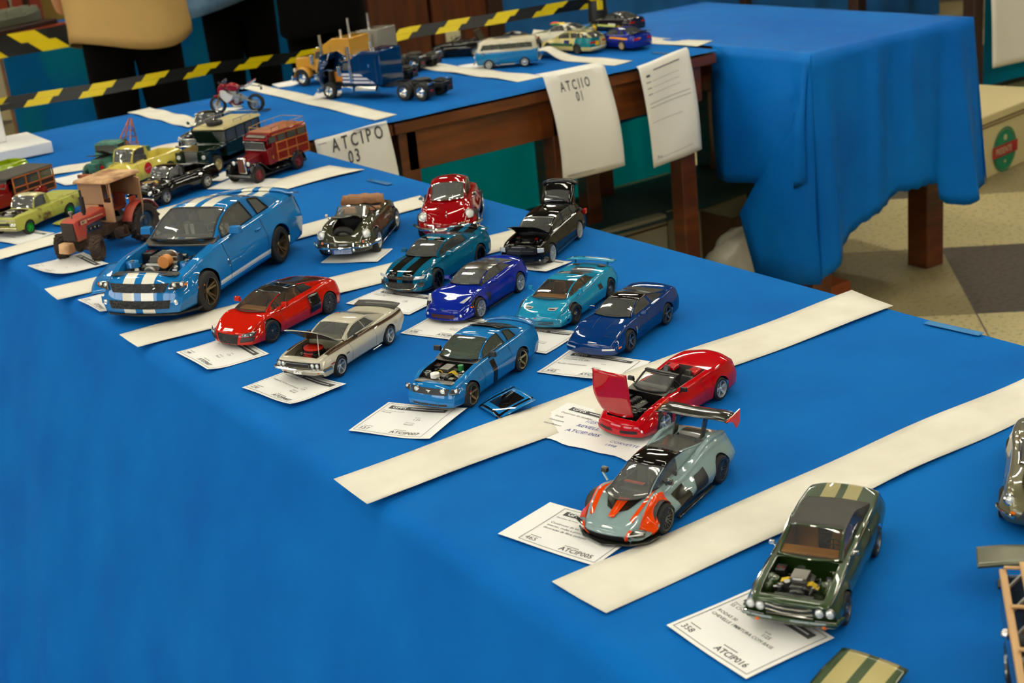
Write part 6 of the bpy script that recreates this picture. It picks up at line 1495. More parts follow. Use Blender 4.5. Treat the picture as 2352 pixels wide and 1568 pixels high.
for y in (-.17, .17):
    for i in range(7): d = 3.16+.05*i; mb.box((c.X(d), y, c.ztop(d, .2)+.03), (.022, .26, .018))
    mb.box((c.X(3.3), y-.14, c.ztop(3.3, .2)+.02), (.36, .015, .02)); mb.box((c.X(3.3), y+.14, c.ztop(3.3, .2)+.02), (.36, .015, .02))
mb.build('engine_lid_grille', white, c.root, smooth=0)
c.mirrors(1.25, chrome, z=.96, out=.03, sz=(.06, .12, .09)); c.seam(1.25); c.seam(2.2)
axle(c, (965, 546), (1104, 532), -126)
gp = paint('grey_olive', (66, 66, 50), rough=.3); beige = mat('folded_top_brown', (150, 108, 76), .85, bump=(60, .6, .01))
sp = dict(s356); sp['cab'] = dict(s356['cab'], dt=2.75, drf=1.55, H=1.25, prof=[(1.22, .90), (1.4, 1.05), (1.55, 1.15), (2.3, 1.2), (2.75, 1.0)], pil=[(1.22, 1.22, 'p'), (2.75, 2.75, 'p')])
c = Car('grey_open_sports_car', 'dark grey open vintage sports car with raised front lid showing its spare wheel', 1/16.8, sp, gp)
ho5 = (.16, 1.12, .62)
basic(c, [ho5], chrome, ('disc', 8), .66, .04, gl=clear, trim=chrome, tr=.02, wind=True, seats=False, z=.32)
c.seats(2.0, beige, z=.35, h=.45, w=.52, head=False); c.dash(1.3, gp, z=.9, w=1.2)
c.tub(.16, 1.15, .62, .38, black, 'luggage_bay')
mb = MB(c.S); mb.X = Matrix.Translation((c.X(.36), 0, .62)) @ Matrix.Rotation(radians(-58), 4, 'Y') @ Matrix.Rotation(radians(90), 4, 'X')
t = .08; R = .30; mb.lathe([(.2, -t*.8), (.21, -t), (R*.92, -t), (R, -t*.5), (R, t*.5), (R*.92, t), (.21, t), (.2, t*.8)], n=28); o = mb.build('spare_tyre', rubber, c.root)
for sg in (1, -1):
    mb = MB(c.S); mb.X = Matrix.Translation((c.X(.36), 0, .62)) @ Matrix.Rotation(radians(-58), 4, 'Y') @ Matrix.Rotation(radians(90), 4, 'X')
    mb.lathe([(.2, sg*t), (.185, sg*t*.4), (.13, sg*t*.6), (.12, sg*t*.2), (.05, sg*t*.3), (.045, 0), (0, 0)], n=24); [mb.cyl((.155*cos(a*pi/4), sg*t*.5, .155*sin(a*pi/4)), .012, .01, 'y', 6, 1) for a in range(8)]
    mb.build('spare_rim', [mat('rim_silver', (180, 178, 165), .3, .5), black], o)
parts(c, 'fuel_cap', redlens, [('b', (c.X(.95), -.3, .66), (.1, .2, .1))]); parts(c, 'fuse_box', steel, [('b', (c.X(.95), .32, .70), (.1, .16, .12))])
h = lift(c, ho5, 'rear', 31, name='front_lid')
mb = MB(c.S); G = []
for i in range(13):
    a = pi*i/12; G.append([(c.X(2.62+.18*sin(a)*1.0+dx), .66*cos(a)*(1-.05*k), .88+zz+.02*sin(a*9)) for k, (dx, zz) in enumerate(((-.10, 0), (-.12, .15), (0, .26), (.14, .22), (.2, .05), (.2, -.02)))])
mb.grid(G); mb.build('folded_top', beige, c.root, smooth=80)
face356(c, 'GT-T 356H', mat('plate_blue_white', (180, 192, 215), .5)); parts(c, 'plate_band', inkblue, [('b', (c.fp(0, .3, .11).x, -.24, .3), (.014, .04, .12))], 0, smooth=0)
c.mirrors(1.3, chrome, z=.94, out=.02, sz=(.05, .1, .08)); c.seam(1.25); c.seam(2.2)
axle(c, (746, 585.5), (872, 578), -133)

# ---- black estate with everything open
kp = paint('piano_black', (12, 12, 11))
c = Car('black_estate', 'glossy black estate car with bonnet and tailgate raised', 1/25, dict(L=5.0, W=1.88, wb=3.05, fo=.88, r=.36, tw=.24, sill=.2, tum=.12, tuck=.05, rr=.07, k=3, bow=.14, bl=.8, rbow=.1, rbl=.6, zm=.5,
    hood=[(0, .84), (.05, .90), (.6, .97), (1.4, 1.04), (3, 1.07), (4.7, 1.1), (5.0, 1.04)], sh=[(0, .80), (.1, .86), (.9, .94), (1.6, .98), (3.5, 1.02), (4.6, 1.04), (5.0, .98)], wid=[(0, .86), (.4, .92), (.9, .94), (1.6, .92), (3.2, .92), (3.93, .94), (4.6, .91), (5.0, .86)],
    nose=[(.2, .04), (.4, 0), (.8, .02)], cab=dict(dc=1.45, drf=2.15, drr=4.1, dt=4.85, H=1.48, wr=.62, fc=.94, bowc=.14, curve=1.25, prof=[(1.45, 1.04), (1.8, 1.26), (2.15, 1.41), (2.7, 1.48), (3.6, 1.46), (4.2, 1.40), (4.85, 1.1)],
    pil=[(1.45, 1.45, 'p'), (1.62, 1.72, 'g'), (2.72, 2.66, 'p'), (2.84, 2.76, 'g'), (3.75, 3.62, 'p'), (3.88, 3.72, 'g'), (4.4, 4.2, 'p'), (4.85, 4.85, 'p')], sidetrim=[(1.62, 1.72, 2.72, 2.66), (2.84, 2.76, 3.75, 3.62)])), kp)
ho6 = (.2, 1.38, .86)
basic(c, [ho6], chrome, ('y', 8), .82, .04, gl=smoke, trim=steel, tr=.01, rear=True, interior=mat('estate_tan', (120, 100, 70), .6))
c.tub(.2, 1.42, .86, .42, black, 'engine_bay'); c.engine(.28, 1.36, .86, m1=gunm, seed=21, air=('round', black), nbits=30, extras=(('red_cap', 'cyl', .6, .5, .04, (.1, .04, 'z'), redlens),))
lift(c, ho6, 'rear', 31)
c.front([(-.60, .56), (.60, .56), (.60, .80), (-.60, .80)], 'grille', black, .01, 6)
parts(c, 'grille_cross', gunm, [('b', (c.fp(0, .68, .02).x, 0, .68), (.03, .05, .24)), ('b', (c.fp(.2, .68, .01).x, 0, .68), (.03, 1.0, .04))], .006)
c.front([(.64, .62), (.88, .64), (.88, .80), (.64, .80)], 'headlight', lens, .014, 5, True, thick=.01); c.front([(-.5, .26), (.5, .26), (.5, .40), (-.5, .40)], 'lower_grille', black, .01, 6); c.lamp(.7, .33, .04, name='fog_light', ring=None)
parts(c, 'side_skirt_trim', steel, [('b', (-.05, .94, .24), (2.2, .02, .03)), ], 0); c.seam(1.6); c.seam(2.8); c.seam(3.8)
mb = MB(c.S); G = []
for i in range(7):
    u = i/6; G.append([(c.X(4.05)-.32*u-.22*u*u, y, 1.44+.78*u-.1*abs(y/.6)**3) for y in (-.66, -.45, -.2, 0, .2, .45, .66)])
mb.grid(G); mb.build('tailgate', kp, c.root, solid=.05)
mb = MB(c.S); mb.grid([[(c.X(4.05)-.32*u-.22*u*u+.06, y, 1.44+.78*u-.1*abs(y/.6)**3) for y in (-.5, 0, .5)] for u in (.2, .4, .62)]); mb.build('tailgate_glass', smoke, c.root)
mb = MB(c.S); mb.grid([[(c.X(4.05)-.32-.22-.02+dx, y, 2.20+dz-.1*abs(y/.66)**3) for y in (-.74, -.4, 0, .4, .74)] for dx, dz in ((.05, -.04), (-.02, .02), (-.14, .03))]); mb.build('tailgate_spoiler', kp, c.root, solid=.03)
mb = MB(c.S); p = (c.X(4.9), .84, .86); mb.box(p, (.2, .12, .2)); mb.build('tail_light', redlens, c.root, bevel=.02)
P2(c, (1273.8, 602.7), (1332.7, 550.8))

# ------------------------------------------------------------------ pickups
def pickup(name, label, m, S=1/25, L=4.75, W=1.9, wb=2.9, fo=.78, r=.36, hoodz=1.16, fz=.98, dc=1.5, drf=1.78, drr=2.5, dt=2.72, H=1.78, bed=(2.85, 4.6), bedz=1.08, opens=(), roof=None, mats=None, rim=chrome, style=('five', 5), bedm=None, face=None, k=2.0, tum=.16, sq=0, wid=None, trim=chrome, wr=.60, fc=.86, gl=clear, inner=darkint, bow=.14, bedf=.82):
    c = Car(name, label, S, dict(L=L, W=W, wb=wb, fo=fo, r=r, tw=.22, sill=.34, tum=tum, tuck=.03, rr=.10, k=k, bow=bow, bl=.6, rbow=.05, rbl=.4, zm=.5,
        hood=[(0, hoodz-.26), (.06, hoodz-.14), (.5, hoodz-.04), (dc, hoodz), (dt, hoodz), (bed[0]-.02, hoodz-.04), (bed[0]+.02, bedz), (L, bedz)],
        sh=[(0, fz-.16), (.1, fz-.06), (.5, fz), (fo+.4, fz-.02), (dc, hoodz-.08), (dt, hoodz-.08), (bed[0]+.02, bedz-.01), (L, bedz-.02)],
        wid=wid or [(0, W/2-.12), (.3, W/2-.02), (fo, W/2), (fo+.5, W/2-.03), (dc+.2, W/2-.08), (dt, W/2-.08), (fo+wb-.5, W/2-.07), (fo+wb, W/2), (fo+wb+.4, W/2-.03), (L, W/2-.1)],
        cab=dict(dc=dc, drf=drf, drr=drr, dt=dt, H=H, wr=wr, fc=fc, bowc=.1, bowr=.0, curve=1.1, prof=[(dc, hoodz), (dc+.1, hoodz+.22), (drf, H-.06), ((drf+drr)/2, H), (drr, H-.05), (dt-.06, hoodz+.25), (dt, hoodz)],
                 pil=[(dc, dc, 'p'), (dc+.10, dc+.16, 'g'), (dc+.28, drf+.1, 'g'), (drr-.04, drr-.12, 'p'), (dt, dt, 'p')])), m)
    op = list(opens)+[(bed[0], bed[1], bedf)]
    basic(c, op, rim, style, .64, .05, gl=gl, roof=roof, mats=mats, trim=trim, tr=.018, z=.55, seats=False, interior=inner)
    parts(c, 'bench_seat', inner, [('b', (c.X(drr-.35), 0, .82), (.5, 1.25, .2)), ('b', (c.X(drr-.1), 0, 1.1), (.14, 1.25, .5))]); c.dash(dc+.02, inner, z=hoodz-.02, w=1.2)
    c.tub(bed[0], bed[1], bedf, .62, bedm or m, 'cargo_bed'); c.seam(dc+.12, z0=.45); c.seam(drr+.05, z0=.45); return c
# rusty lime pickup
lm = paint('rusty_lime', (176, 178, 62), rough=.55, coat=.3, noise=(34, (92, 58, 18), .58, .66)); creamr = paint('cream_roof', (214, 204, 150), rough=.4)
c = pickup('lime_pickup', 'rusty lime pickup with cream roof and green wheels beside the tractor', lm, 1/25, L=4.9, W=1.96, r=.33, hoodz=1.04, fz=.98, H=1.60, roof=True, mats=[lm, creamr, black], rim=mat('green_rim', (10, 150, 40), .4), style=('disc', 6), opens=[(.22, 1.35, .80)], bedm=lm, k=4, tum=.08, fc=.90, wr=.66, bow=.08, dc=1.55, drf=1.85, drr=2.55, dt=2.8, bed=(2.95, 4.75), bedz=1.02)
c.tub(.22, 1.38, .80, .45, mat('rust_bay', (60, 46, 30), .7), 'engine_bay'); c.engine(.30, 1.3, .98, m1=steel, m2=gunm, seed=31, air=('round', chrome), nbits=30)
parts(c, 'bed_cover', lm, [('b', (c.X(3.85), 0, 1.03), (1.75, 1.5, .04))], .02)
c.front([(-.86, .56), (.86, .56), (.88, .76), (-.88, .76)], 'grille', lm, .012, 6, thick=.015); c.front([(-.52, .60), (.52, .60), (.52, .72), (-.52, .72)], 'grille_opening', black, .03, 6)
for y in (.62, .76): c.lamp(y, .66, .07, off=.03, ring=chrome)
parts(c, 'front_bumper', mat('old_chrome', (190, 184, 150), .25, .9), [('b', (c.X(-.06), 0, .46), (.1, 1.85, .14), (1, .97))], .03); c.front([(-.86, .80), (.86, .80), (.84, .88), (-.84, .88)], 'chrome_strip', chrome, .01, 5)
P2(c, (66, 542), (173, 496))
hp_ = loose(c, (.14, 1.42, .84), 'loose_bonnet', 'yellow rusty bonnet lying between the lime pickup and the tractor', lm, 166, 512, radians(-150+90), .0)
# yellow pickup with a red roundel
yp = paint('butter_yellow', (222, 206, 96), rough=.35, noise=None)
c = pickup('yellow_pickup', 'butter yellow rounded pickup with a red drink roundel on its door', yp, 1/22.5, W=1.95, L=4.9, r=.36, hoodz=1.20, fz=1.0, H=1.84, dc=1.55, drf=1.85, drr=2.6, dt=2.85, bed=(2.98, 4.75), bedz=1.12, bedm=yp, trim=yp, rim=steel, style=('disc', 6), k=1.7)
for sg in (1, -1):
    mb = MB(c.S); y = sg*(c.W/2-.08+.014); mb.lathe([(0, 0), (.26, 0), (.26, -.006*sg)], (c.X(2.22), y, .80), 'y', 28); o = mb.build('roundel', mat('roundel_red', (190, 20, 24), .4), c.root, smooth=0)
    mb = MB(c.S); put_text(mb, 'Coca-Cola', lambda a, b: (c.X(2.22)+sg*(.215-a), y+sg*.004, .77+b+.12*(a-.2)), .105, 0, .012, .85); mb.build('roundel_lettering', white, o, smooth=0)
c.lamp(.62, .74, .09, off=.02); c.front([(-.5, .55), (.5, .55), (.5, .72), (-.5, .72)], 'grille', white, .01, 5); parts(c, 'front_bumper', chrome, [('b', (c.X(-.06), 0, .46), (.08, 1.8, .13))], .03)
parts(c, 'rear_bumper', chrome, [('b', (c.X(4.95), 0, .5), (.08, 1.6, .12))], .03)
heading(314, 424, -150, c)
# black pickup, tilting front off
bk = paint('gloss_black_pickup', (13, 12, 12))
c = pickup('black_pickup', 'glossy black pickup with five-spoke chrome wheels and exposed front axle', bk, 1/24, L=4.7, hoodz=1.08, fz=.94, H=1.56, r=.35, dc=1.45, drf=1.75, drr=2.45, dt=2.7, bed=(2.8, 4.5), bedz=1.0, style=('five', 5), opens=[(.02, 1.2, .9)], bow=.05)
c.tub(.02, 1.24, .9, .4, gunm, 'engine_bay'); c.engine(.12, 1.2, .92, m1=steel, m2=gunm, air=('round', chrome), seed=41, nbits=34, extras=(('ignition_wires', 'wires', .7, .5, .1, .1, yel),))
c.lamp(.66, .70, .09, off=.02); parts(c, 'front_bumper', chrome, [('b', (c.X(-.05), 0, .42), (.08, 1.8, .12))], .03)
P2(c, (385.7, 470.5), (481.4, 433))
t = thing('front_clip', 'detached dark red and black front section with white bumper beside the black pickup', 'model part')
p = at(350, 462); t.location = (p.x, p.y, TZ+.001); t.rotation_euler = (0, 0, radians(-160)); Cq = type('Q', (), {})(); Cq.S = 1/24; Cq.root = t
parts(Cq, 'fender_shell', paint('dark_red_shell', (96, 30, 24)), [('p', [(-.7, .55), (-.6, .85), (.2, .95), (.7, .80), (.8, .55), (.55, .5), (.3, .62), (-.2, .62)], 'y', -.3, .75)], .05)
parts(Cq, 'headlight', [lens], [('c', (.8, .6, .66), .12, .06, 'x')], .01); parts(Cq, 'bumper', white, [('b', (.86, .25, .34), (.1, 1.5, .12))], .03); parts(Cq, 'shell_lip', bk, [('b', (0, .25, .26), (1.5, 1.1, .5))], .05); parts(Cq, 'turn_signal', amber, [('s', (.86, .66, .46), .05)], 0)
# black panel truck behind the off-roader
c = pickup('black_old_truck', 'black old truck with toothy chrome grille behind the green off-roader', paint('black_truck_paint', (18, 20, 22)), 1/22.5, W=1.98, H=1.88, hoodz=1.22, fz=1.0, r=.38, dc=1.4, drf=1.66, drr=2.4, dt=2.62, bed=(2.75, 4.5), bedz=1.08)
c.lamp(.68, .86, .11, off=.03); c.front([(-.52, .56), (.52, .56), (.56, .80), (-.56, .80)], 'grille', black, .02, 6)
for z in (.60, .68, .76): parts(c, 'grille_bar', chrome, [('b', (c.fp(0, z, .05).x-.02, 0, z), (.05, 1.15, .035))], .01)
parts(c, 'grille_surround', chrome, [('b', (c.fp(0, .83, .03).x, 0, .84), (.08, 1.25, .06)), ('b', (c.fp(.4, .5, .03).x, .6, .68), (.06, .06, .3)), ('b', (c.fp(.4, .5, .03).x, -.6, .68), (.06, .06, .3))], .02)
parts(c, 'front_bumper', chrome, [('b', (c.X(-.08), 0, .46), (.12, 1.95, .15), (1, .97))], .04)
for s in (-1, 1): parts(c, 'side_mirror', chrome, [('c', (c.X(1.5), s*.98, 1.36), .09, .03, 'x'), ('t', [(c.X(1.5), s*.8, 1.2), (c.X(1.5), s*.98, 1.36)], .015)], 0)
heading(497, 335, -143, c)

# ------------------------------------------------------------------ boxy vehicles
def chassis(name, label, S, W, wb, fo, L, r, tw=.2, paintm=None, cat=CAR): return Car(name, label, S, dict(L=L, W=W, wb=wb, fo=fo, r=r, tw=tw, hood=[(0, 1)], sh=[(0, 1)], wid=[(0, W/2)]), paintm or black, cat)
def win(c, name, quad, m=None, th=.012):
    """flat pane from four points"""
    mb = MB(c.S); q = [Vector(p) for p in quad]; mb.f([mb.v(p) for p in q]); return mb.build(name, m or smoke, c.root, smooth=0, solid=th)
def frame(c, name, quad, m, r=.025):
    mb = MB(c.S); mb.tube(quad, r, 5, closed=True); return mb.build(name, m, c.root)
# dark green off-roader, cream roof
lg = paint('land_green', (20, 40, 28), rough=.35); cream = paint('cream_top', (206, 192, 136), rough=.5, coat=.2)
c = chassis('green_off_roader', 'dark green off-roader with cream roof carrying a spare tyre', 1/20, 1.66, 2.77, .75, 4.4, .38, .2, lg)
x = c.X
parts(c, 'body', lg, [('b', (x(2.95), 0, .82), (2.85, 1.62, .56), (1, 1)), ('b', (x(.82), 0, .82), (1.4, 1.24, .5), (1, .96)), ('b', (x(1.1), .70, 1.0), (.9, .26, .08)), ('b', (x(1.1), -.70, 1.0), (.9, .26, .08)), ('b', (x(.2), .66, .78), (.2, .34, .46)), ('b', (x(.2), -.66, .78), (.2, .34, .46)),
    ('b', (x(3.0), 0, 1.60), (2.7, 1.46, .06))]+[('b', (x(d), s*.74, 1.35), (w, .06, .5)) for s in (1, -1) for d, w in ((1.66, .06), (2.45, .10), (3.15, .10), (3.75, .08), (4.3, .12))], .02)
parts(c, 'roof', cream, [('b', (x(3.0), 0, 1.70), (2.9, 1.60, .10), (.97, .94)), ('b', (x(3.0), 0, 1.765), (2.5, 1.3, .03))]+[('b', (x(3.0), y, 1.785), (2.5, .03, .02)) for y in (-.5, -.2, .2, .5)], .03)
for s in (1, -1):
    for d0, d1 in ((1.72, 2.40), (2.5, 3.1), (3.2, 3.7), (3.8, 4.22)): win(c, 'side_window', [(x(d0), s*.76, 1.12), (x(d1), s*.76, 1.12), (x(d1), s*.75, 1.58), (x(d0)-.03, s*.75, 1.58)])
win(c, 'windshield', [(x(1.62), -.68, 1.12), (x(1.62), .68, 1.12), (x(1.74), .66, 1.6), (x(1.74), -.66, 1.6)], clear); frame(c, 'windshield_frame', [(x(1.60), -.70, 1.10), (x(1.60), .70, 1.10), (x(1.72), .68, 1.62), (x(1.72), -.68, 1.62)], lg)
parts(c, 'open_hood', lg, [('p', [(x(1.5), 1.10), (x(1.42), 1.12), (x(1.0), 1.72), (x(1.05), 1.75)], 'y', -.52, .52)], .01)
parts(c, 'grille', steel, [('b', (x(.08), 0, .80), (.03, .62, .46))]+[('b', (x(.06), y, .80), (.02, .012, .44)) for y in [-.27+.06*i for i in range(10)]], .004)
for y in (-.42, .42): parts(c, 'headlight', lens, [('c', (x(.06), y*1.5, .82), .09, .05, 'x')], .01)
parts(c, 'front_bumper', steel, [('b', (x(-.05), 0, .55), (.1, 1.6, .12))], .02)
mb = MB(c.S); mb.lathe([(.16, -.06), (.22, -.09), (.33, -.08), (.36, 0), (.33, .08), (.22, .09), (.16, .06)], (x(1.95), .1, 1.88), 'z', 26); mb.build('roof_spare_tyre', rubber, c.root)
mb = MB(c.S); mb.cyl((x(1.95), .1, 1.88), .17, .06, 'z', 20); mb.build('spare_rim', cream, c.root)
parts(c, 'roof_rack', steel, [('t', [(x(2.4), s*.74, 1.90), (x(4.35), s*.74, 1.90)], .016) for s in (1, -1)]+[('t', [(x(4.35), -.74, 1.90), (x(4.35), .74, 1.90)], .016)]+[('t', [(x(d), s*.74, 1.74), (x(d), s*.74, 1.90)], .014) for s in (1, -1) for d in (2.4, 3.0, 3.7, 4.35)], 0)
c.wheels(cream, ('disc', 8), rimf=.62); c.under(); parts(c, 'bench_seat', darkint, [('b', (x(2.2), 0, 1.1), (.4, 1.3, .3))]); FC(c, (506, 398), -147)
# maroon van with wooden framing
mr = paint('maroon', (122, 14, 20), rough=.35); ow = mat('orange_wood', (176, 92, 18), .4, 0, .5, noise=(20, (140, 66, 10), .4, .7)); rsp = mat('maroon_rim', (110, 20, 34), .45)
c = chassis('maroon_van', 'maroon vintage wooden-framed van with brass roof rack and upright radiator', 1/24, 1.75, 2.85, .55, 4.5, .42, .17, mr); x = c.X
parts(c, 'body', mr, [('b', (x(3.1), 0, 1.18), (2.6, 1.6, .95)), ('b', (x(1.72), 0, 1.05), (.5, 1.5, .8)), ('p', [(x(.45), .72), (x(1.5), .72), (x(1.5), 1.30), (x(.45), 1.12)], 'y', -.36, .36), ('b', (x(3.05), 0, 2.10), (2.7, 1.6, .10), (.98, .92)), ('p', [(x(1.45), 1.9), (x(2.0), 2.12), (x(2.0), 2.05), (x(1.42), 1.82)], 'y', -.78, .78)]+
    [('b', (x(d), s*.77, 1.85), (w, .06, .5)) for s in (1, -1) for d, w in ((1.5, .05), (2.15, .10), (2.85, .08), (3.6, .08), (4.32, .10))]+[('b', (x(4.38), 0, 1.7), (.06, 1.5, .9))], .03)
parts(c, 'roof_boards', ow, [('b', (x(3.1), 0, 2.17), (2.5, 1.45, .05))], .02)
parts(c, 'wood_frame', ow, [('b', (x(3.2), s*.815, z), (2.35, .03, .07)) for s in (1, -1) for z in (1.62, 1.18, .76)]+[('b', (x(d), s*.815, 1.2), (.06, .03, .9)) for s in (1, -1) for d in (2.08, 2.8, 3.5, 4.34)]+[('b', (x(3.1), s*.80, 2.02), (2.5, .03, .06)) for s in (1, -1)], .006)
parts(c, 'door_crest', mat('crest_gold', (170, 120, 40), .4), [('c', (x(1.85), s*.765, 1.0), .12, .01, 'y') for s in (1,)], 0)
parts(c, 'side_door', mr, [('b', (x(1.85), s*.75, 1.0), (.5, .03, .6)) for s in (1, -1)], .02)
for s in (1, -1):
    for d0, d1 in ((1.58, 2.08), (2.24, 2.78), (2.92, 3.54), (3.68, 4.25)): win(c, 'side_window', [(x(d0), s*.79, 1.68), (x(d1), s*.79, 1.68), (x(d1), s*.79, 1.98), (x(d0), s*.79, 1.98)])
win(c, 'windshield', [(x(1.42), -.66, 1.40), (x(1.42), .66, 1.40), (x(1.36), .66, 1.75), (x(1.36), -.66, 1.75)], clear); frame(c, 'windshield_frame', [(x(1.42), -.68, 1.38), (x(1.42), .68, 1.38), (x(1.34), .68, 1.78), (x(1.34), -.68, 1.78)], steel)
win(c, 'roof_visor_glass', [(x(1.5), -.6, 1.985), (x(1.5), .6, 1.985), (x(1.92), .6, 2.15), (x(1.92), -.6, 2.15)], mat('visor_glass', (70, 66, 50), .3), .01)
parts(c, 'radiator_shell', chrome, [('b', (x(.36), 0, .86), (.14, .58, .80), (1, .9))], .06); parts(c, 'radiator_core', mat('core_brown', (92, 44, 30), .5, bump=(400, 1, .002)), [('b', (x(.28), 0, .84), (.02, .42, .62))], .01)
for s in (1, -1):
    mb = MB(c.S); mb.lathe([(0, -.16), (.08, -.12), (.115, 0)], (x(.28), s*.48, .98), 'x', 18, 1); mb.lathe([(0, .04), (.06, .035), (.11, .0)], (x(.28), s*.48, .98), 'x', 18, 0); mb.build('headlight', [lens, chrome], c.root)
    mb = MB(c.S); pts = [(x(.08), .40), (x(.16), .78), (x(.4), .96), (x(.75), .96), (x(1.05), .72), (x(1.35), .46), (x(2.6), .44), (x(2.75), .44)]; mb.grid([[(a, s*.62, b) for a, b in pts], [(a, s*.90, b-.03) for a, b in pts]]); mb.build('front_fender', bk, c.root, solid=.03)
    mb = MB(c.S); xa = x(.55+2.85); mb.grid([[(xa+.50*cos(a), y, .42+.50*sin(a)) for a in [pi*i/8 for i in range(9)]] for y in (s*.70, s*.90)]); mb.build('rear_fender', bk, c.root, solid=.03)
parts(c, 'front_bumper', steel, [('b', (x(-.02), 0, .44), (.05, 1.5, .08))], .01)
br = mat('brass_rack', (150, 122, 70), .35, .8); zz = 2.42
parts(c, 'roof_rack', br, [('t', [(x(1.9), -.7, zz-.06), (x(2.8), -.74, zz+.02), (x(4.3), -.74, zz+.04), (x(4.35), 0, zz+.05), (x(4.3), .74, zz+.04), (x(2.8), .74, zz+.02), (x(1.9), .7, zz-.06), (x(1.9), -.7, zz-.06)], .018)]+[('t', [(x(d), s*.73, 2.17), (x(d), s*.73, zz)], .014) for s in (1, -1) for d in (1.95, 2.5, 3.1, 3.7, 4.3)], 0)
c.wheels(rsp, ('disc', 8), rimf=.60); c.under(); parts(c, 'bench_seat', darkint, [('b', (x(2.0), 0, 1.3), (.4, 1.3, .3))]); P2(c, (600, 421.6), (689, 389))
# red wooden-sided estate at the left edge
wr_ = paint('cherry_red', (132, 8, 8)); dkw = mat('dark_panel_wood', (40, 18, 8), .5)
c = chassis('wooden_estate', 'cherry red estate with yellow wooden side frame and grey roof at the left edge', 1/23, 1.85, 2.95, .8, 4.9, .37, .2, wr_); x = c.X
parts(c, 'body', wr_, [('b', (x(1.5), 0, .82), (2.0, 1.6, .62), (.9, .85)), ('s', (x(.8), .55, .70), .42, (1.5, .6, .9)), ('s', (x(.8), -.55, .70), .42, (1.5, .6, .9)), ('s', (x(3.75), .70, .62), .46, (1.25, .5, 1.0)), ('s', (x(3.75), -.70, .62), .46, (1.25, .5, 1.0)), ('b', (x(2.0), 0, 1.30), (.16, 1.5, .4)), ('b', (x(1.1), 0, 1.0), (1.4, .8, .35), (.9, .8))], .06)
parts(c, 'wood_panels', dkw, [('b', (x(3.5), 0, .90), (2.5, 1.64, .62))], .03)
parts(c, 'wood_frame', ow, [('b', (x(3.5), s*.835, z), (2.5, .04, .06)) for s in (1, -1) for z in (1.22, .96, .66, 1.66)]+[('b', (x(d), s*.835, 1.14), (.07, .04, 1.08)) for s in (1, -1) for d in (2.28, 3.05, 3.85, 4.7)]+[('b', (x(4.72), 0, z), (.05, 1.6, .06)) for z in (.66, 1.22, 1.66)], .008)
parts(c, 'roof', mat('grey_roof_fabric', (62, 58, 50), .8), [('b', (x(3.3), 0, 1.73), (3.0, 1.72, .08), (.97, .94))], .04)
for s in (1, -1):
    for d0, d1 in ((2.34, 3.0), (3.1, 3.8), (3.9, 4.65)): win(c, 'side_window', [(x(d0), s*.80, 1.26), (x(d1), s*.80, 1.26), (x(d1), s*.79, 1.63), (x(d0), s*.79, 1.63)])
    parts(c, 'red_seat', wr_, [('b', (x(3.2), s*.4, 1.2), (.5, .6, .3))])
win(c, 'windshield', [(x(1.9), -.68, 1.3), (x(1.9), .68, 1.3), (x(2.1), .66, 1.68), (x(2.1), -.66, 1.68)], clear); frame(c, 'windshield_frame', [(x(1.88), -.70, 1.28), (x(1.88), .70, 1.28), (x(2.1), .68, 1.70), (x(2.1), -.68, 1.70)], chrome)
c.wheels(chrome, ('disc', 8), rimf=.62); c.under(); heading(16, 493, -152, c)
# lime piece behind it
c = pickup('lime_green_pickup', 'bright lime green pickup bed visible behind the wooden-sided estate', paint('bright_lime', (150, 176, 12)), 1/24, H=1.5, hoodz=1.0, fz=.9)
heading(-32, 438, -150, c)

# teal tow truck with orange crane
tq = paint('faded_teal', (66, 132, 112), rough=.6, coat=.1, noise=(28, (30, 74, 60), .45, .6)); rust = mat('rusty_orange', (176, 92, 46), .7, noise=(40, (90, 50, 30), .45, .65))
c = chassis('tow_truck', 'faded teal tow truck with orange lattice crane and open bonnet', 1/25, 1.8, 2.9, .7, 4.9, .38, .2, tq); x = c.X
parts(c, 'body', tq, [('b', (x(2.1), 0, 1.0), (.9, 1.5, .7), (.95, .95)), ('b', (x(1.1), 0, .95), (1.2, .85, .5), (.95, .7)), ('s', (x(.72), .62, .72), .34, (1.5, .7, .8)), ('s', (x(.72), -.62, .72), .34, (1.5, .7, .8)), ('b', (x(2.15), 0, 1.78), (.95, 1.4, .14), (.85, .8)), ('b', (x(3.8), 0, .82), (2.0, 1.7, .34)), ('b', (x(.28), 0, .82), (.2, .7, .5))]+[('b', (x(d), s*.66, 1.52), (.09, .07, .45)) for s in (1, -1) for d in (1.75, 2.55)]+[('b', (x(2.56), 0, 1.5), (.05, 1.3, .4))], .04)
parts(c, 'open_hood', [mat('hood_rust', (44, 32, 20), .8)], [('p', [(x(1.6), 1.2), (x(.7), 1.62), (x(.7), 1.66), (x(1.6), 1.25)], 'y', -.05, .45), ('p', [(x(1.6), 1.2), (x(.5), 1.40), (x(.5), 1.44), (x(1.6), 1.25)], 'y', -.5, -.08)], .01)
parts(c, 'engine', gunm, [('b', (x(1.05), 0, 1.1), (.8, .5, .25))]); parts(c, 'front_bumper', rust, [('b', (x(-.1), 0, .5), (.16, 1.7, .18))], .02); parts(c, 'headlight', redlens, [('c', (x(.2), s*.5, .86), .09, .1, 'x') for s in (1,)])
win(c, 'windshield', [(x(1.70), -.6, 1.34), (x(1.70), .6, 1.34), (x(1.78), .58, 1.70), (x(1.78), -.58, 1.70)], smoke)
for s in (1, -1): win(c, 'side_window', [(x(1.8), s*.69, 1.36), (x(2.5), s*.69, 1.36), (x(2.5), s*.66, 1.68), (x(1.85), s*.66, 1.68)])
T_ = (x(4.7), 0, 2.55); cr = []
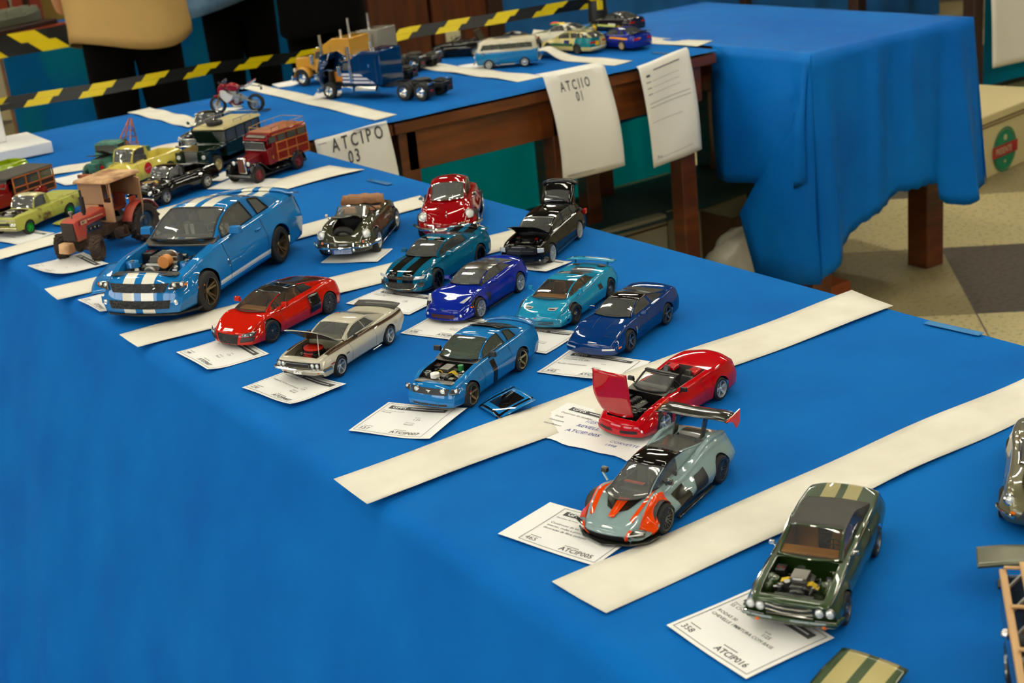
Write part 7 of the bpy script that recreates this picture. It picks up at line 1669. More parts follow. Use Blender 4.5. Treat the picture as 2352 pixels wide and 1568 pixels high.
for s in (1, -1):
    cr += [('t', [(x(4.2), s*.5, 1.0), (x(4.7), s*.06, 2.55)], .04), ('t', [(x(3.2), s*.5, 1.0), (x(3.9), s*.28, 1.75), (x(4.7), s*.06, 2.55)], .035), ('t', [(x(3.2), s*.5, 1.0), (x(3.2), s*.4, 1.6)], .04)]
    for u in (.15, .35, .55, .75): a = Vector((x(4.2), s*.5, 1.0)).lerp(Vector(T_), u); b = Vector((x(3.2), s*.5, 1.0)).lerp(Vector(T_), min(1, u+.08)); cr.append(('t', [a, b], .022))
for u in (.2, .4, .6, .8): a = Vector((x(4.2), .5, 1.0)).lerp(Vector(T_), u); cr.append(('t', [a, (a.x, -a.y, a.z)], .02))
parts(c, 'crane', rust, cr, 0); parts(c, 'winch', [mat('winch_brown', (60, 46, 20), .7)], [('c', (x(3.3), 0, 1.5), .2, .6, 'y'), ('b', (x(3.3), 0, 1.2), (.4, .7, .5))])
parts(c, 'cable', black, [('t', [(x(4.75), 0, 2.5), (x(4.85), .05, 1.2)], .018), ('s', (x(4.85), .05, 1.15), .08)], 0); c.wheels(black, ('disc', 6), rimf=.6); c.under(); heading(266, 402, -139, c)
# ------------------------------------------------------------------ tractor
dirt = (96, 66, 42)
tred = mat('dusty_red', (176, 62, 46), .65, noise=(30, (150, 84, 60), .45, .65)); ttan = mat('dusty_tan', (206, 166, 122), .75, noise=(26, (138, 96, 60), .42, .66)); tbrn = mat('muddy_brown', (84, 60, 42), .85, noise=(30, (52, 38, 26), .4, .65))
mud = mat('muddy_tyre', (66, 48, 34), .9, noise=(24, (40, 30, 22), .4, .62)); tcab = mat('dusty_frame', (176, 130, 92), .7)
c = chassis('tractor', 'muddy red tractor with tan cab, open door and lugged tyres', 1/20, 1.9, 2.45, .9, 4.2, .43, .34, tred); x = c.X; R1, R2 = .43, .68; xf, xr = x(.9), x(.9+2.4)
def lug_wheel(xc, y, R, w, n, st=0, nm='wheel'):
    sg = 1 if y > 0 else -1; mb = MB(c.S); B0 = Matrix.Translation((xc, y, R)) @ Matrix.Rotation(st, 4, 'Z'); mb.X = B0; rr = R*.56
    mb.lathe([(rr, -w*.45), (rr*1.05, -w*.5), (R*.86, -w*.52), (R*.93, -w*.4), (R*.94, w*.4), (R*.86, w*.52), (rr*1.05, w*.5), (rr, w*.45)], n=30)
    for i in range(n):
        for s in (1, -1):
            a = 2*pi*(i+(.5 if s > 0 else 0))/n; T = Matrix.Rotation(-a, 4, 'Y'); mb.X = B0 @ T @ Matrix.Translation((R*.955, s*w*.24, 0)) @ Matrix.Rotation(s*.6, 4, 'X')
            mb.box((0, 0, 0), (R*.11, w*.58, R*.10), top=(1, 1))
    o = mb.build(nm, mud, c.root, bevel=.006)
    mb = MB(c.S); mb.X = B0; mb.lathe([(rr, sg*w*.45), (rr*.92, sg*w*.2), (rr*.6, sg*w*.14), (rr*.5, sg*w*.2), (rr*.3, sg*w*.22), (rr*.28, sg*w*.3), (0, sg*w*.3)], n=24); [mb.cyl((rr*.4*cos(k*pi/4), sg*w*.24, rr*.4*sin(k*pi/4)), .02, .03, 'y', 6) for k in range(8)]
    mb.build('rim', gunm if R > .5 else tbrn, o)
for s in (1, -1): lug_wheel(xf, s*.80, R1, .34, 14, .5); lug_wheel(xr, s*.80, R2, .42, 16)
parts(c, 'chassis', tbrn, [('b', (x(2.0), 0, .68), (2.9, .42, .36)), ('c', (xf, 0, R1), .09, 1.4, 'y'), ('c', (xr, 0, R2), .14, 1.4, 'y'), ('b', (xf, 0, .5), (.4, .5, .2)), ('b', (x(2.5), .5, .5), (.5, .3, .35)), ('b', (x(2.5), -.5, .5), (.5, .3, .35)), ('s', (xf, .0, .42), .17)], .03)
parts(c, 'engine', gunm, [('b', (x(1.45), 0, .98), (1.0, .42, .3))]+[('c', (x(1.1+.2*i), s*.26, .95), .06, .1, 'y') for i in range(4) for s in (1, -1)], .02)
parts(c, 'hood', tred, [('p', [(x(.55), 1.10), (x(.55), 1.38), (x(.7), 1.43), (x(2.1), 1.52), (x(2.1), 1.20), (x(1.1), 1.12), (x(1.0), .7), (x(.62), .7)], 'y', -.32, .32)], .03)
parts(c, 'front_grille', mat('dark_grille', (52, 40, 32), .7), [('b', (x(.53), 0, 1.05), (.04, .56, .62))]+[('b', (x(.50), 0, z), (.03, .54, .025)) for z in (.8, .92, 1.04, 1.16, 1.28)], .006)
parts(c, 'front_weight', ttan, [('b', (x(.32), 0, .56), (.34, .5, .34), (.8, .9))], .03)
for s in (1, -1):
    mb = MB(c.S); mb.box((x(1.35), s*.325, 1.30), (1.2, .012, .16)); o = mb.build('side_decal', mat('decal_red', (150, 22, 22), .5), c.root, smooth=0)
    mb = MB(c.S); mb.box((x(.98), s*.333, 1.295), (.30, .006, .13)); mb.box((x(1.55), s*.333, 1.33), (.75, .006, .05)); o2 = mb.build('badge_panel', ttan, o, smooth=0)
    mb = MB(c.S); put_text(mb, 'MF', lambda a, b: (x(.98)+s*(.10-a), s*.338, 1.255+b), .12, 0, .02); mb.build('badge_lettering', ink, o2, smooth=0)
parts(c, 'exhaust_stack', mat('stack_black', (36, 28, 24), .7), [('c', (x(1.25), .16, 1.82), .085, .55), ('c', (x(1.25), .16, 1.55), .05, .3), ('c', (x(1.25), .16, 2.18), .04, .3)], .01)
parts(c, 'air_precleaner', steel, [('c', (x(.85), -.05, 1.52), .04, .2), ('c', (x(.85), -.05, 1.65), .08, .08)], .01)
cz = 2.42; cf, cr_ = x(2.1), x(3.45)
parts(c, 'cab_roof', ttan, [('b', ((cf+cr_)/2-.0, 0, cz), (1.75, 1.55, .10), (.95, .93))], .04)
parts(c, 'roof_rim', tcab, [('t', [(cf+.16, .74, cz-.04), (cf+.16, -.74, cz-.04), (cr_-.16, -.74, cz-.04), (cr_-.16, .74, cz-.04), (cf+.16, .74, cz-.04)], .03)], 0)
parts(c, 'cab_frame', tcab, [('t', [(cf+dx, s*.66, 1.0), (cf+dx*.6, s*.70, cz-.05)], .035) for s in (1, -1) for dx in (0,)]+[('t', [(cr_, s*.70, 1.35), (cr_, s*.70, cz-.05)], .035) for s in (1, -1)]+[('t', [(cf, -.66, 1.0), (cf, .66, 1.0)], .03), ('t', [(cf, .3, 1.0), (cf+.02, .34, cz-.06)], .022), ('b', (cf+.01, -.30, 1.50), (.03, .72, .16)), ('b', (cf+.01, .5, 1.35), (.03, .36, .65))], 0)
win(c, 'windshield', [(cf, -.64, 1.6), (cf, .28, 1.6), (cf, .30, cz-.08), (cf, -.66, cz-.08)], glass('dusty_glass', (225, 176, 130), .8, .45))
win(c, 'rear_window', [(cr_, -.64, 1.6), (cr_, .64, 1.6), (cr_, .66, cz-.08), (cr_, -.66, cz-.08)], MATS['dusty_glass'])
win(c, 'side_window', [(cf-.06, -.68, 1.3), (cr_+.06, -.68, 1.3), (cr_+.06, -.70, cz-.08), (cf-.06, -.70, cz-.08)], MATS['dusty_glass'])
parts(c, 'open_door', tcab, [('t', [(cr_+.1, .72, 1.05), (cr_+.1, .72, 2.3), (cr_+.35, 1.15, 2.3), (cr_+.42, 1.18, 1.4), (cr_+.30, .98, 1.0), (cr_+.1, .72, 1.05)], .025)], 0)
win(c, 'door_glass', [(cr_+.12, .74, 1.1), (cr_+.12, .74, 2.28), (cr_+.34, 1.13, 2.28), (cr_+.32, 1.05, 1.1)], MATS['dusty_glass'])
for s in (1, -1):
    mb = MB(c.S); mb.grid([[(xr+.76*cos(a), y, R2+.76*sin(a)) for a in [pi*.08+pi*.8*i/10 for i in range(11)]] for y in (s*.56, s*.98)]); mb.build('rear_fender', tred, c.root, solid=.03)
parts(c, 'seat', mat('seat_rust', (120, 44, 26), .8), [('b', (x(2.95), 0, 1.25), (.45, .5, .12)), ('b', (x(3.2), 0, 1.5), (.1, .5, .5))], .03); parts(c, 'steering_wheel', black, [('t', [(x(2.55)+.17*cos(a*pi/6), .17*sin(a*pi/6), 1.5) for a in range(13)], .016)], 0)
parts(c, 'step', tbrn, [('b', (x(2.35), .72, .45), (.35, .2, .03)), ('b', (x(2.2), .72, .62), (.02, .2, .34)), ('b', (x(2.5), .72, .62), (.02, .2, .34))], .005); parts(c, 'door_panel', mat('panel_orange', (190, 74, 36), .7), [('b', (cr_+.2, .55, 1.25), (.3, .06, .7))], .02)
axle(c, (143.5, 594), (236, 598), -151)

# ------------------------------------------------------------------ motorcycle
mw = paint('moto_white', (226, 222, 214), S=1/12); mred = paint('moto_red', (150, 10, 24)); c = Car('motorcycle', 'red and white sports motorcycle on a paddock stand', 1/13.5, dict(L=2.0, W=.7, wb=1.42, fo=.3, r=.31, tw=.14, hood=[(0, 1)], sh=[(0, 1)], wid=[(0, .3)]), mred, 'model motorcycle')
xf, xr = .71, -.71
for xa, w in ((xf, .055), (xr, .09)):
    mb = MB(c.S); mb.lathe([(.21, -w*.7), (.25, -w), (.30, -w*.7), (.315, 0), (.30, w*.7), (.25, w), (.21, w*.7)], (xa, 0, .315), 'y', 30); o = mb.build('wheel', rubber, c.root)
    mb = MB(c.S); mb.X = Matrix.Translation((xa, 0, .315)); mb.lathe([(.22, -w*.6), (.205, 0), (.22, w*.6)], n=26)
    for i in range(5):
        a = 2*pi*i/5; mb.tube([(.03*cos(a), 0, .03*sin(a)), (.20*cos(a), 0, .20*sin(a))], .016, 5)
    mb.cyl((0, 0, 0), .05, .12, 'y', 12); mb.cyl((0, .07, 0), .14, .008, 'y', 22); mb.build('rim', steel, o)
parts(c, 'front_fork', mat('fork_gold', (190, 140, 30), .3, .8), [('t', [(xf, s*.09, .315), (xf-.24, s*.09, .95)], .025) for s in (1, -1)], 0)
parts(c, 'front_mudguard', mred, [('p', [(xf-.2, .60), (xf-.1, .66), (xf+.12, .64), (xf+.05, .59), (xf-.15, .56)], 'y', -.07, .07)], .02)
parts(c, 'nose_fairing', mred, [('p', [(.62, .72), (.58, .92), (.45, 1.06), (.30, 1.02), (.30, .82), (.45, .70)], 'y', -.17, .17)], .05); parts(c, 'windscreen', smoke, [('p', [(.50, 1.02), (.34, 1.18), (.26, 1.14), (.36, 1.0)], 'y', -.11, .11)], .02)
for s in (1, -1):
    parts(c, 'side_fairing', mw, [('p', [(.50, .82), (.52, .60), (.30, .36), (.08, .48), (.02, .60), (.20, .70), (.36, .84)], 'y', s*.15-.035, s*.15+.035)], .03); parts(c, 'belly_fairing', paint('moto_dark_red', (96, 10, 34)), [('p', [(.30, .40), (.12, .50), (-.16, .46), (-.22, .30), (.10, .22)], 'y', s*.12-.035, s*.12+.035)], .03)
    parts(c, 'mirror', black, [('b', (.42, s*.30, 1.12), (.04, .12, .06)), ('t', [(.45, s*.15, 1.05), (.42, s*.28, 1.12)], .01)], .01); parts(c, 'handlebar', black, [('t', [(.34, s*.06, .95), (.26, s*.32, .93)], .016)], 0)
parts(c, 'fuel_tank', mred, [('p', [(.30, .78), (.28, .98), (.10, 1.06), (-.12, .98), (-.22, .84), (-.1, .76)], 'y', -.14, .14)], .06)
parts(c, 'engine', steel, [('b', (.02, 0, .50), (.42, .28, .30)), ('c', (-.08, .16, .42), .10, .06, 'y'), ('b', (.05, 0, .70), (.3, .22, .14))], .03); parts(c, 'frame', gunm, [('t', [(.3, s*.10, .9), (0, s*.12, .66), (-.3, s*.10, .5), (xr, s*.10, .315)], .03) for s in (1, -1)], 0)
parts(c, 'seat_cowl', mw, [('p', [(-.22, .86), (-.40, .92), (-.78, 1.12), (-.80, 1.06), (-.55, .90), (-.30, .80)], 'y', -.10, .10)], .03); parts(c, 'seat', black, [('b', (-.36, 0, .90), (.28, .2, .05))], .02); parts(c, 'tail_stripe', mred, [('p', [(-.55, 1.02), (-.80, 1.14), (-.82, 1.12), (-.56, .98)], 'y', -.105, .105)], .01)
parts(c, 'exhaust', steel, [('t', [(.2, .1, .45), (.05, .14, .24), (-.25, .14, .24)], .04)], 0); parts(c, 'plate_holder', black, [('t', [(-.62, 0, .92), (-.95, 0, .86)], .015), ('b', (-.98, 0, .80), (.02, .14, .12)), ('s', (-.95, .1, .9), .03), ('s', (-.95, -.1, .9), .03)], .005)
parts(c, 'paddock_stand', black, [('t', [(xr, s*.14, .30), (xr+.02, s*.16, .03), (xr-.42, s*.16, .03)], .02) for s in (1, -1)]+[('t', [(xr-.42, -.16, .03), (xr-.42, .16, .03)], .02)], 0)
a, b = at(508, 262), at(588.5, 257); h = (a-b).normalized(); m_ = (a+b)/2; c.root.location = (m_.x, m_.y, TZ+.0015); c.root.rotation_euler = (0, 0, atan2(h.y, h.x))

# ------------------------------------------------------------------ tractor units
def semi(name, label, m, trim, hood_open=False, stripes=None, rotz=0, frontpx=(0, 0), headd=113, sleeper_h=3.0, wbs=(5.9, 7.2), frame_m=black, visor=True, S=1/24, sl=(2.05, 4.35), rear_m=None, stack_h=3.7):
    c = Car(name, label, S, dict(L=9, W=2.4, wb=wbs[1], fo=0, r=.52, tw=.30, hood=[(0, 1)], sh=[(0, 1)], wid=[(0, 1.2)]), m, 'model truck')
    X = lambda d: wbs[1]/2-d; c.trk = 1.0
    def wheel(d, y, rm=chrome, dual=False):
        for yy in ((y, y-.34*(1 if y > 0 else -1)) if dual else (y,)):
            sg = 1 if y > 0 else -1; mb = MB(c.S); mb.X = Matrix.Translation((X(d), yy, .52)); t = .14
            mb.lathe([(.30, -t*.8), (.32, -t), (.48, -t), (.52, -t*.6), (.52, t*.6), (.48, t), (.32, t), (.30, t*.8)], n=26); o = mb.build('wheel', rubber, c.root)
            mb = MB(c.S); mb.X = Matrix.Translation((X(d), yy, .52)); mb.lathe([(.31, sg*t), (.28, sg*.08), (.20, sg*.02), (.14, sg*.10), (.10, sg*.16), (0, sg*.16)], n=22)
            for i in range(8): mb.cyl((.22*cos(i*pi/4), sg*.04, .22*sin(i*pi/4)), .03, .02, 'y', 6, 1)
            mb.build('rim', [rm, black], o)
    for s in (1, -1): wheel(0, s*1.0); wheel(wbs[0], s*1.04, dual=True); wheel(wbs[1], s*1.04, dual=True)
    parts(c, 'frame_rail', frame_m, [('b', (X((wbs[1]+1)/2), s*.42, .85), (wbs[1]+1.3, .1, .24)) for s in (1, -1)]+[('b', (X(d), 0, .85), (.12, .8, .2)) for d in (0, 2, 4.5, 5.5, 6.5, 8.2)]+[('c', (X(d), 0, .52), .09, 2, 'y') for d in (0, wbs[0], wbs[1])], .01)
    parts(c, 'fifth_wheel', frame_m, [('c', (X((wbs[0]+wbs[1])/2), 0, 1.1), .5, .1, 'z', 24), ('b', (X((wbs[0]+wbs[1])/2), 0, 1.0), (.9, .8, .1))], .01)
    parts(c, 'mudflap', black, [('b', (X(wbs[1]+.68), s*.95, .62), (.03, .62, .72)) for s in (1, -1)], .005); parts(c, 'flap_mark', redlens, [('b', (X(wbs[1]+.70), s*.95, .62), (.012, .2, .14)) for s in (1, -1)], 0, smooth=0)
    parts(c, 'rear_light_bar', chrome, [('b', (X(wbs[1]+.72), s*.95, 1.04), (.06, .7, .12)) for s in (1, -1)], .01)
    # cab and sleeper
    h = sleeper_h
    parts(c, 'cab', m, [('b', (X(1.55), 0, 1.35), (1.0, 1.9, .95)), ('p', [(X(1.05), 1.8), (X(1.25), 2.35), (X(2.1), 2.5), (X(2.1), 2.35), (X(1.35), 2.25), (X(1.15), 1.8)], 'y', -.95, .95)]+[('b', (X(d), s*.90, 2.0), (.1, .08, .7)) for s in (1, -1) for d in (1.98,)], .03)
    parts(c, 'sleeper', m, [('p', [(X(sl[0]), .9), (X(sl[1]), .9), (X(sl[1]), h), (X(sl[0]+.9), h+.0), (X(sl[0]), h-.45)], 'y', -1.1, 1.1)], .06)
    for s in (1, -1):
        win(c, 'side_window', [(X(1.15), s*.96, 1.82), (X(1.92), s*.96, 1.82), (X(1.92), s*.94, 2.25), (X(1.32), s*.94, 2.25)], smoke)
        if stripes:
            for z in (1.02, 1.24, 1.46): parts(c, 'silver_stripe', stripes, [('p', [(X(2.1), z), (X(3.7-(z-1.05)*2), z), (X(3.5-(z-1.05)*2), z+.13), (X(2.1), z+.13)], 'y', s*1.105-.004, s*1.105+.004), ('p', [(X(1.1), z), (X(2.0), z), (X(2.0), z+.13), (X(1.1), z+.13)], 'y', s*.956-.004, s*.956+.004)], 0, smooth=0)
        parts(c, 'exhaust_stack', chrome, [('c', (X(sl[0]-.1), s*1.12, (stack_h+1.1)/2), .085, stack_h-1.1), ('c', (X(sl[0]-.1), s*1.12, 1.6), .12, 1.0)], 0)
        parts(c, 'fuel_tank', chrome, [('c', (X(3.0), s*.95, .62), .27, 1.6, 'x', 20)], .02); parts(c, 'step_box', chrome, [('b', (X(1.5), s*.95, .62), (.9, .45, .36))], .03)
        parts(c, 'sleeper_vent', chrome, [('b', (X(3.4), s*1.11, z), (.08, .02, .18)) for z in (2.1, 1.15)], .005); parts(c, 'air_cleaner', chrome, [('c', (X(.95), s*.98, 1.75), .16, .6)], .02)
        parts(c, 'grab_rail', chrome, [('t', [(X(4.0), s*1.13, 1.1), (X(4.0), s*1.13, 2.6)], .02)], 0)
    parts(c, 'door_seam', black, [('b', (X(d), 1.103, 1.9), (.02, .006, 1.5)) for d in (2.7, 3.9)], 0, smooth=0)
    win(c, 'windshield', [(X(1.06), -.85, 1.82), (X(1.06), .85, 1.82), (X(1.27), .82, 2.32), (X(1.27), -.82, 2.32)], smoke)
    if visor: parts(c, 'roof_lights', chrome, [('s', (X(1.3), y, 2.48), .08) for y in (-.7, -.35, 0, .35, .7)]+[('c', (X(1.7), y, 2.6), .07, .5, 'x') for y in (-.3, .3)]+[('b', (X(1.15), 0, 2.3), (.2, 1.8, .06))], 0)
    if hood_open:
        T_ = Matrix.Translation((X(-.55), 0, .9)) @ Matrix.Rotation(radians(62), 4, 'Y') @ Matrix.Translation((-X(-.55), 0, -.9))
        mb = MB(c.S); mb.X = T_
        for q in (((X(1.0), -.85, 1.8), (X(1.0), .85, 1.8), (X(-.6), .75, 1.6), (X(-.6), -.75, 1.6)),): mb.f([mb.v(p) for p in q])
        for s in (1, -1):
            mb.grid([[(X(1.0), s*.85, 1.8), (X(1.0), s*.9, 1.0)], [(X(.2), s*.8, 1.7), (X(.2), s*1.1, 1.15)], [(X(-.3), s*.78, 1.65), (X(-.3), s*1.1, 1.05)], [(X(-.6), s*.75, 1.6), (X(-.6), s*.9, .8)]])
            mb.grid([[(X(.62*cos(a)), y, .52+.62*sin(a)) for a in [pi*i/8 for i in range(9)]] for y in (s*.8, s*1.2)])
        mb.build('tilted_hood', m, c.root, solid=.03)
        mb = MB(c.S); mb.X = T_; mb.box((X(-.64), 0, 1.2), (.06, 1.3, .9)); mb.build('grille', chrome, c.root)
        mb = MB(c.S); mb.X = T_
        for i in range(5): mb.box((X(.75-.28*i), .0, 1.80-.035*i), (.06, 1.5, .02))
        mb.build('hood_stripes', stripes or chrome, c.root)
        parts(c, 'engine', mat('engine_orange', (214, 132, 16), .5), [('b', (X(.45), 0, 1.25), (1.1, .5, .6)), ('c', (X(.0), 0, 1.2), .25, .2, 'x'), ('b', (X(.5), .3, 1.5), (.9, .12, .12))], .03); parts(c, 'radiator', gunm, [('b', (X(-.35), 0, 1.2), (.12, 1.0, .8))], .01)
    else:
        parts(c, 'hood', m, [('p', [(X(-.75), .95), (X(-.78), 1.75), (X(-.6), 1.84), (X(1.05), 1.95), (X(1.05), 1.0), (X(.62), 1.0), (X(.4), 1.14), (X(-.4), 1.14), (X(-.62), .9)], 'y', -.72, .72)], .06)
        for s in (1, -1):
            mb = MB(c.S); mb.grid([[(X(-.64*cos(a)*-1 if 0 else .64*cos(a)), y, .52+.64*sin(a)+z) for a in [pi*i/10 for i in range(11)]] for y, z in ((s*.70, .12), (s*1.0, .08), (s*1.18, 0))]); mb.build('front_fender', m, c.root, solid=.03)
        parts(c, 'grille', chrome, [('b', (X(-.80), 0, 1.3), (.06, 1.1, .85))], .02); parts(c, 'headlight', lens, [('c', (X(-.7), s*.95, 1.05), .13, .1, 'x') for s in (1,)], .01)
    parts(c, 'front_bumper', chrome, [('b', (X(-.9), 0, .5), (.1, 2.3, .32))], .03)
    p = at(*frontpx); a = radians(headd); hd = Vector((cos(a), sin(a), 0)); lf = Vector((-sin(a), cos(a), 0)); m_ = p - lf*1.15*S - hd*wbs[1]/2*S
    c.root.location = (m_.x, m_.y, TZ+.001); c.root.rotation_euler = (0, 0, a); return c
semi('blue_truck', 'dark blue long-nose truck tractor with tilted bonnet and chrome stacks', paint('truck_navy', (2, 44, 88)), chrome, True, stripes=mat('silver_stripe', (200, 196, 200), .35), frontpx=(758, 229), headd=113, stack_h=3.25)
semi('yellow_truck', 'mustard yellow truck tractor behind the dark blue one', paint('truck_yellow', (206, 150, 50)), chrome, frontpx=(697, 199), headd=114, sleeper_h=3.15, stack_h=3.4)
semi('silver_truck', 'chrome and white truck tractor furthest back with twin tall stacks', paint('truck_white', (150, 146, 136)), chrome, frontpx=(764, 166), headd=113, sleeper_h=2.9, frame_m=gunm, stack_h=3.75)

# ------------------------------------------------------------------ camper van
vb = paint('bus_blue', (28, 128, 186)); vw = paint('bus_cream', (214, 206, 178))
c = chassis('camper_van', 'light blue camper van with cream upper half and many side windows', 1/24, 1.72, 2.4, .95, 4.28, .33, .16, vb); x = c.X; L_ = 4.28
def busring(z, k=0): 
    pts = []; w = interp([(.3, .80), (.8, .86), (1.2, .84), (1.75, .74), (1.9, .6)], z); fr = interp([(.3, .12), (.8, 0), (1.2, .12), (1.75, .42), (1.9, .7)], z); rr = .32
    n = 5
    for (cx, cy, a0) in ((x(fr)-rr, w-rr, 0), (x(L_-.03-max(0, z-1.2)*.15)+rr, w-rr, 90), (x(L_-.03-max(0, z-1.2)*.15)+rr, -w+rr, 180), (x(fr)-rr, -w+rr, 270)):
        for i in range(n+1): a = radians(a0+90*i/n); pts.append((cx+rr*cos(a), cy+rr*sin(a), z))
    return pts+[pts[0]]
zs = [.30, .45, .62, .8, 1.0, 1.15]; mb = MB(c.S); mb.grid([busring(z) for z in zs]); mb.build('lower_body', vb, c.root, smooth=60, solid=-.02)
mb = MB(c.S); R_ = [busring(z) for z in (1.15, 1.22, 1.26, 1.62, 1.68, 1.78, 1.86)]; mb.grid(R_, lambda i, j: None if (i == 2 and (j in (5, 17) or j in (11, 23, 22, 21))) else 0)
top = [(p[0]*.82-.02, p[1]*.78, 1.92) for p in R_[-1]]; mb.grid([R_[-1], top]); mb.f([mb.v(p) for p in top[:-1]])
mb.build('upper_body', vw, c.root, smooth=50)
for s in (1, -1):
    n = 0
    for d0, d1 in ((.62, 1.15), (1.25, 1.75), (1.85, 2.35), (2.45, 2.95), (3.05, 3.5), (3.6, 3.95)):
        y0 = s*.835; y1 = s*.775; win(c, 'side_window', [(x(d0), y0, 1.28), (x(d1), y0, 1.28), (x(d1), y1, 1.60), (x(d0)-(.06 if n == 0 else 0), y1, 1.60)], mat('bus_glass', (70, 74, 66), .08, 0, 1)); n += 1
        frame(c, 'window_trim', [(x(d0), y0+s*.006, 1.27), (x(d1), y0+s*.006, 1.27), (x(d1), y1+s*.006, 1.61), (x(d0), y1+s*.006, 1.61)], vw, .016)
win(c, 'windshield', [(x(.16), -.62, 1.26), (x(.16), .62, 1.26), (x(.34), .56, 1.62), (x(.34), -.56, 1.62)], mat('bus_glass', (70, 74, 66), .08, 0, 1)); parts(c, 'windshield_post', vw, [('t', [(x(.12), 0, 1.22), (x(.30), 0, 1.66)], .02)], 0)
parts(c, 'front_vee', vw, [('p', [(-.5, 1.12), (.5, 1.12), (.12, .62), (-.12, .62)], 'x', x(.02), x(.0))], .01); parts(c, 'front_bumper', vw, [('b', (x(-.06), 0, .42), (.08, 1.75, .12))], .03); parts(c, 'rear_bumper', vw, [('b', (x(4.34), 0, .42), (.08, 1.7, .12))], .03)
for s in (1, -1): parts(c, 'headlight', lens, [('s', (x(.03), s*.56, .85), .1)], 0)
parts(c, 'side_moulding', vw, [('b', (x(2.15), s*.855, 1.13), (3.6, .02, .04)) for s in (1, -1)], .005); parts(c, 'running_board', vw, [('b', (x(2.2), s*.82, .27), (1.0, .08, .05)) for s in (1,)], .01); parts(c, 'sunroof', black, [('b', (x(1.9), 0, 1.925), (1.1, .9, .03))], .02); parts(c, 'side_mirror', steel, [('b', (x(.62), .90, 1.05), (.12, .03, .26))], .01)
for fr in (.95, 3.35):
    for s in (1, -1): parts(c, 'wheel_arch', black, [('c', (x(fr), s*.80, .36), .36, .06, 'y', 20)], 0)
c.tz = .80; c.wheels(white, ('disc', 8), hub=chrome, rimf=.66, ww=False); P2(c, (1125.4, 161), (1205, 154.5))

# ------------------------------------------------------------------ cars at the back
def small(name, label, m, S, px, hd, convertible=False, spec=None, rim=chrome, opens=(), roof=None, rm=None, gl=smoke, wing=None, style=('five', 5), **k):
    sp = dict(ponyspec if spec is None else spec); c = Car(name, label, S, sp, m)
    basic(c, list(opens), rim, style, .68, .05, gl=gl, roof=roof, mats=[m, rm or m, black], wind=convertible)
    c.front([(-.5, .5), (.5, .5), (.5, .68), (-.5, .68)], 'grille', black, .012, 4); c.front([(.56, .58), (.84, .6), (.84, .7), (.6, .7)], 'headlight', lens, .014, 4, True)
    c.front([(.35, .72), (.82, .72), (.82, .86), (.35, .86)], 'tail_light', redlens, .012, 4, True, rear=True); c.front([(-.8, .35), (.8, .35), (.8, .45), (-.8, .45)], 'rear_bumper', k.get('bump', m), .03, 4, rear=True, thick=.03)
    if wing: spoil(c, 4.35, 4.75, .84, .16, wing)
    c.mirrors(1.8, m); heading(*px, hd, c); return c
c = small('black_open_car', 'black open-top car with raised rear lid left of the camper van', paint('gloss_black_b', (14, 14, 14)), 1/24, (1062, 128), 128, True, opens=[(.26, 1.42, .86)])
c.tub(.26, 1.5, .86, .4, gunm, 'engine_bay'); parts(c, 'raised_lid', c.paint, [('p', [(c.X(3.7), 1.05), (c.X(3.4), 1.75), (c.X(3.45), 1.78), (c.X(3.78), 1.07)], 'y', -.6, .6)], .01); parts(c, 'lid_edge', chrome, [('b', (c.X(3.42), 0, 1.78), (.05, 1.2, .04))], .01)
small('black_small_car', 'shiny black small car half hidden behind the camper van', paint('gloss_black_c', (16, 16, 16)), 1/24, (1176, 115), 140, spec=s356, style=('disc', 8))
def livery(name, base, marks, S=1/24): return mat(name, base, .35, 0, 1.0, marks, S)
w_ = (222, 218, 196)
c = small('white_rally_car', 'white rally car with green marks and a red, yellow and green roof load', livery('rally_white', w_, [('box', (.9, .5, .8), (.5, .2, .5), (20, 110, 40), True), ('box', (-.6, .5, .6), (.4, .5, .12), (230, 180, 20), True), ('box', (-1.6, .5, .8), (.25, .6, .3), (40, 100, 50), True)]), 1/24, (1284, 102), 122, wing=mat('wing_green', (20, 110, 50), .4), rim=white)
parts(c, 'roof_load', [mat('load_red', (190, 30, 20), .5), mat('load_yellow', (220, 190, 30), .5), mat('load_green', (30, 130, 50), .5)], [('b', (.3, -.2, 1.48), (.6, .5, .14), (.8, .8), 0), ('b', (-.3, .1, 1.47), (.6, .5, .12), (.8, .8), 1), ('b', (.0, .4, 1.46), (.7, .3, .1), (.8, .8), 2)], .04)
est = dict(ponyspec); est['cab'] = dict(dc=1.45, drf=2.1, drr=4.0, dt=4.72, H=1.46, wr=.60, fc=.94, bowc=.14, curve=1.25, prof=[(1.45, 1.0), (1.8, 1.24), (2.1, 1.39), (2.7, 1.46), (3.6, 1.44), (4.1, 1.38), (4.72, 1.08)], pil=[(1.45, 1.45, 'p'), (1.62, 1.72, 'g'), (2.72, 2.66, 'p'), (2.84, 2.76, 'g'), (3.75, 3.62, 'p'), (3.88, 3.72, 'g'), (4.4, 4.2, 'p'), (4.72, 4.72, 'p')])
c = small('teal_rally_estate', 'cream and teal rally estate with yellow patches, its tail facing the camera', livery('rally_teal', (196, 184, 120), [('box', (-1.9, .5, .8), (.75, .6, .32), (10, 110, 120), True), ('box', (-2.1, .2, .7), (.6, .2, .14), (222, 180, 20), True), ('box', (.2, .9, .62), (1.2, .2, .1), (40, 90, 60), True), ('box', (-.4, .9, .8), (.25, .3, .12), (20, 30, 90), True)]), 1/24, (1312, 119), 102, spec=est, bump=mat('bumper_cream', (222, 214, 180), .5), rim=gunm)
parts(c, 'roof_rails', gunm, [('t', [(1.0, s*.5, 1.52), (-1.9, s*.5, 1.5)], .03) for s in (1, -1)], 0)
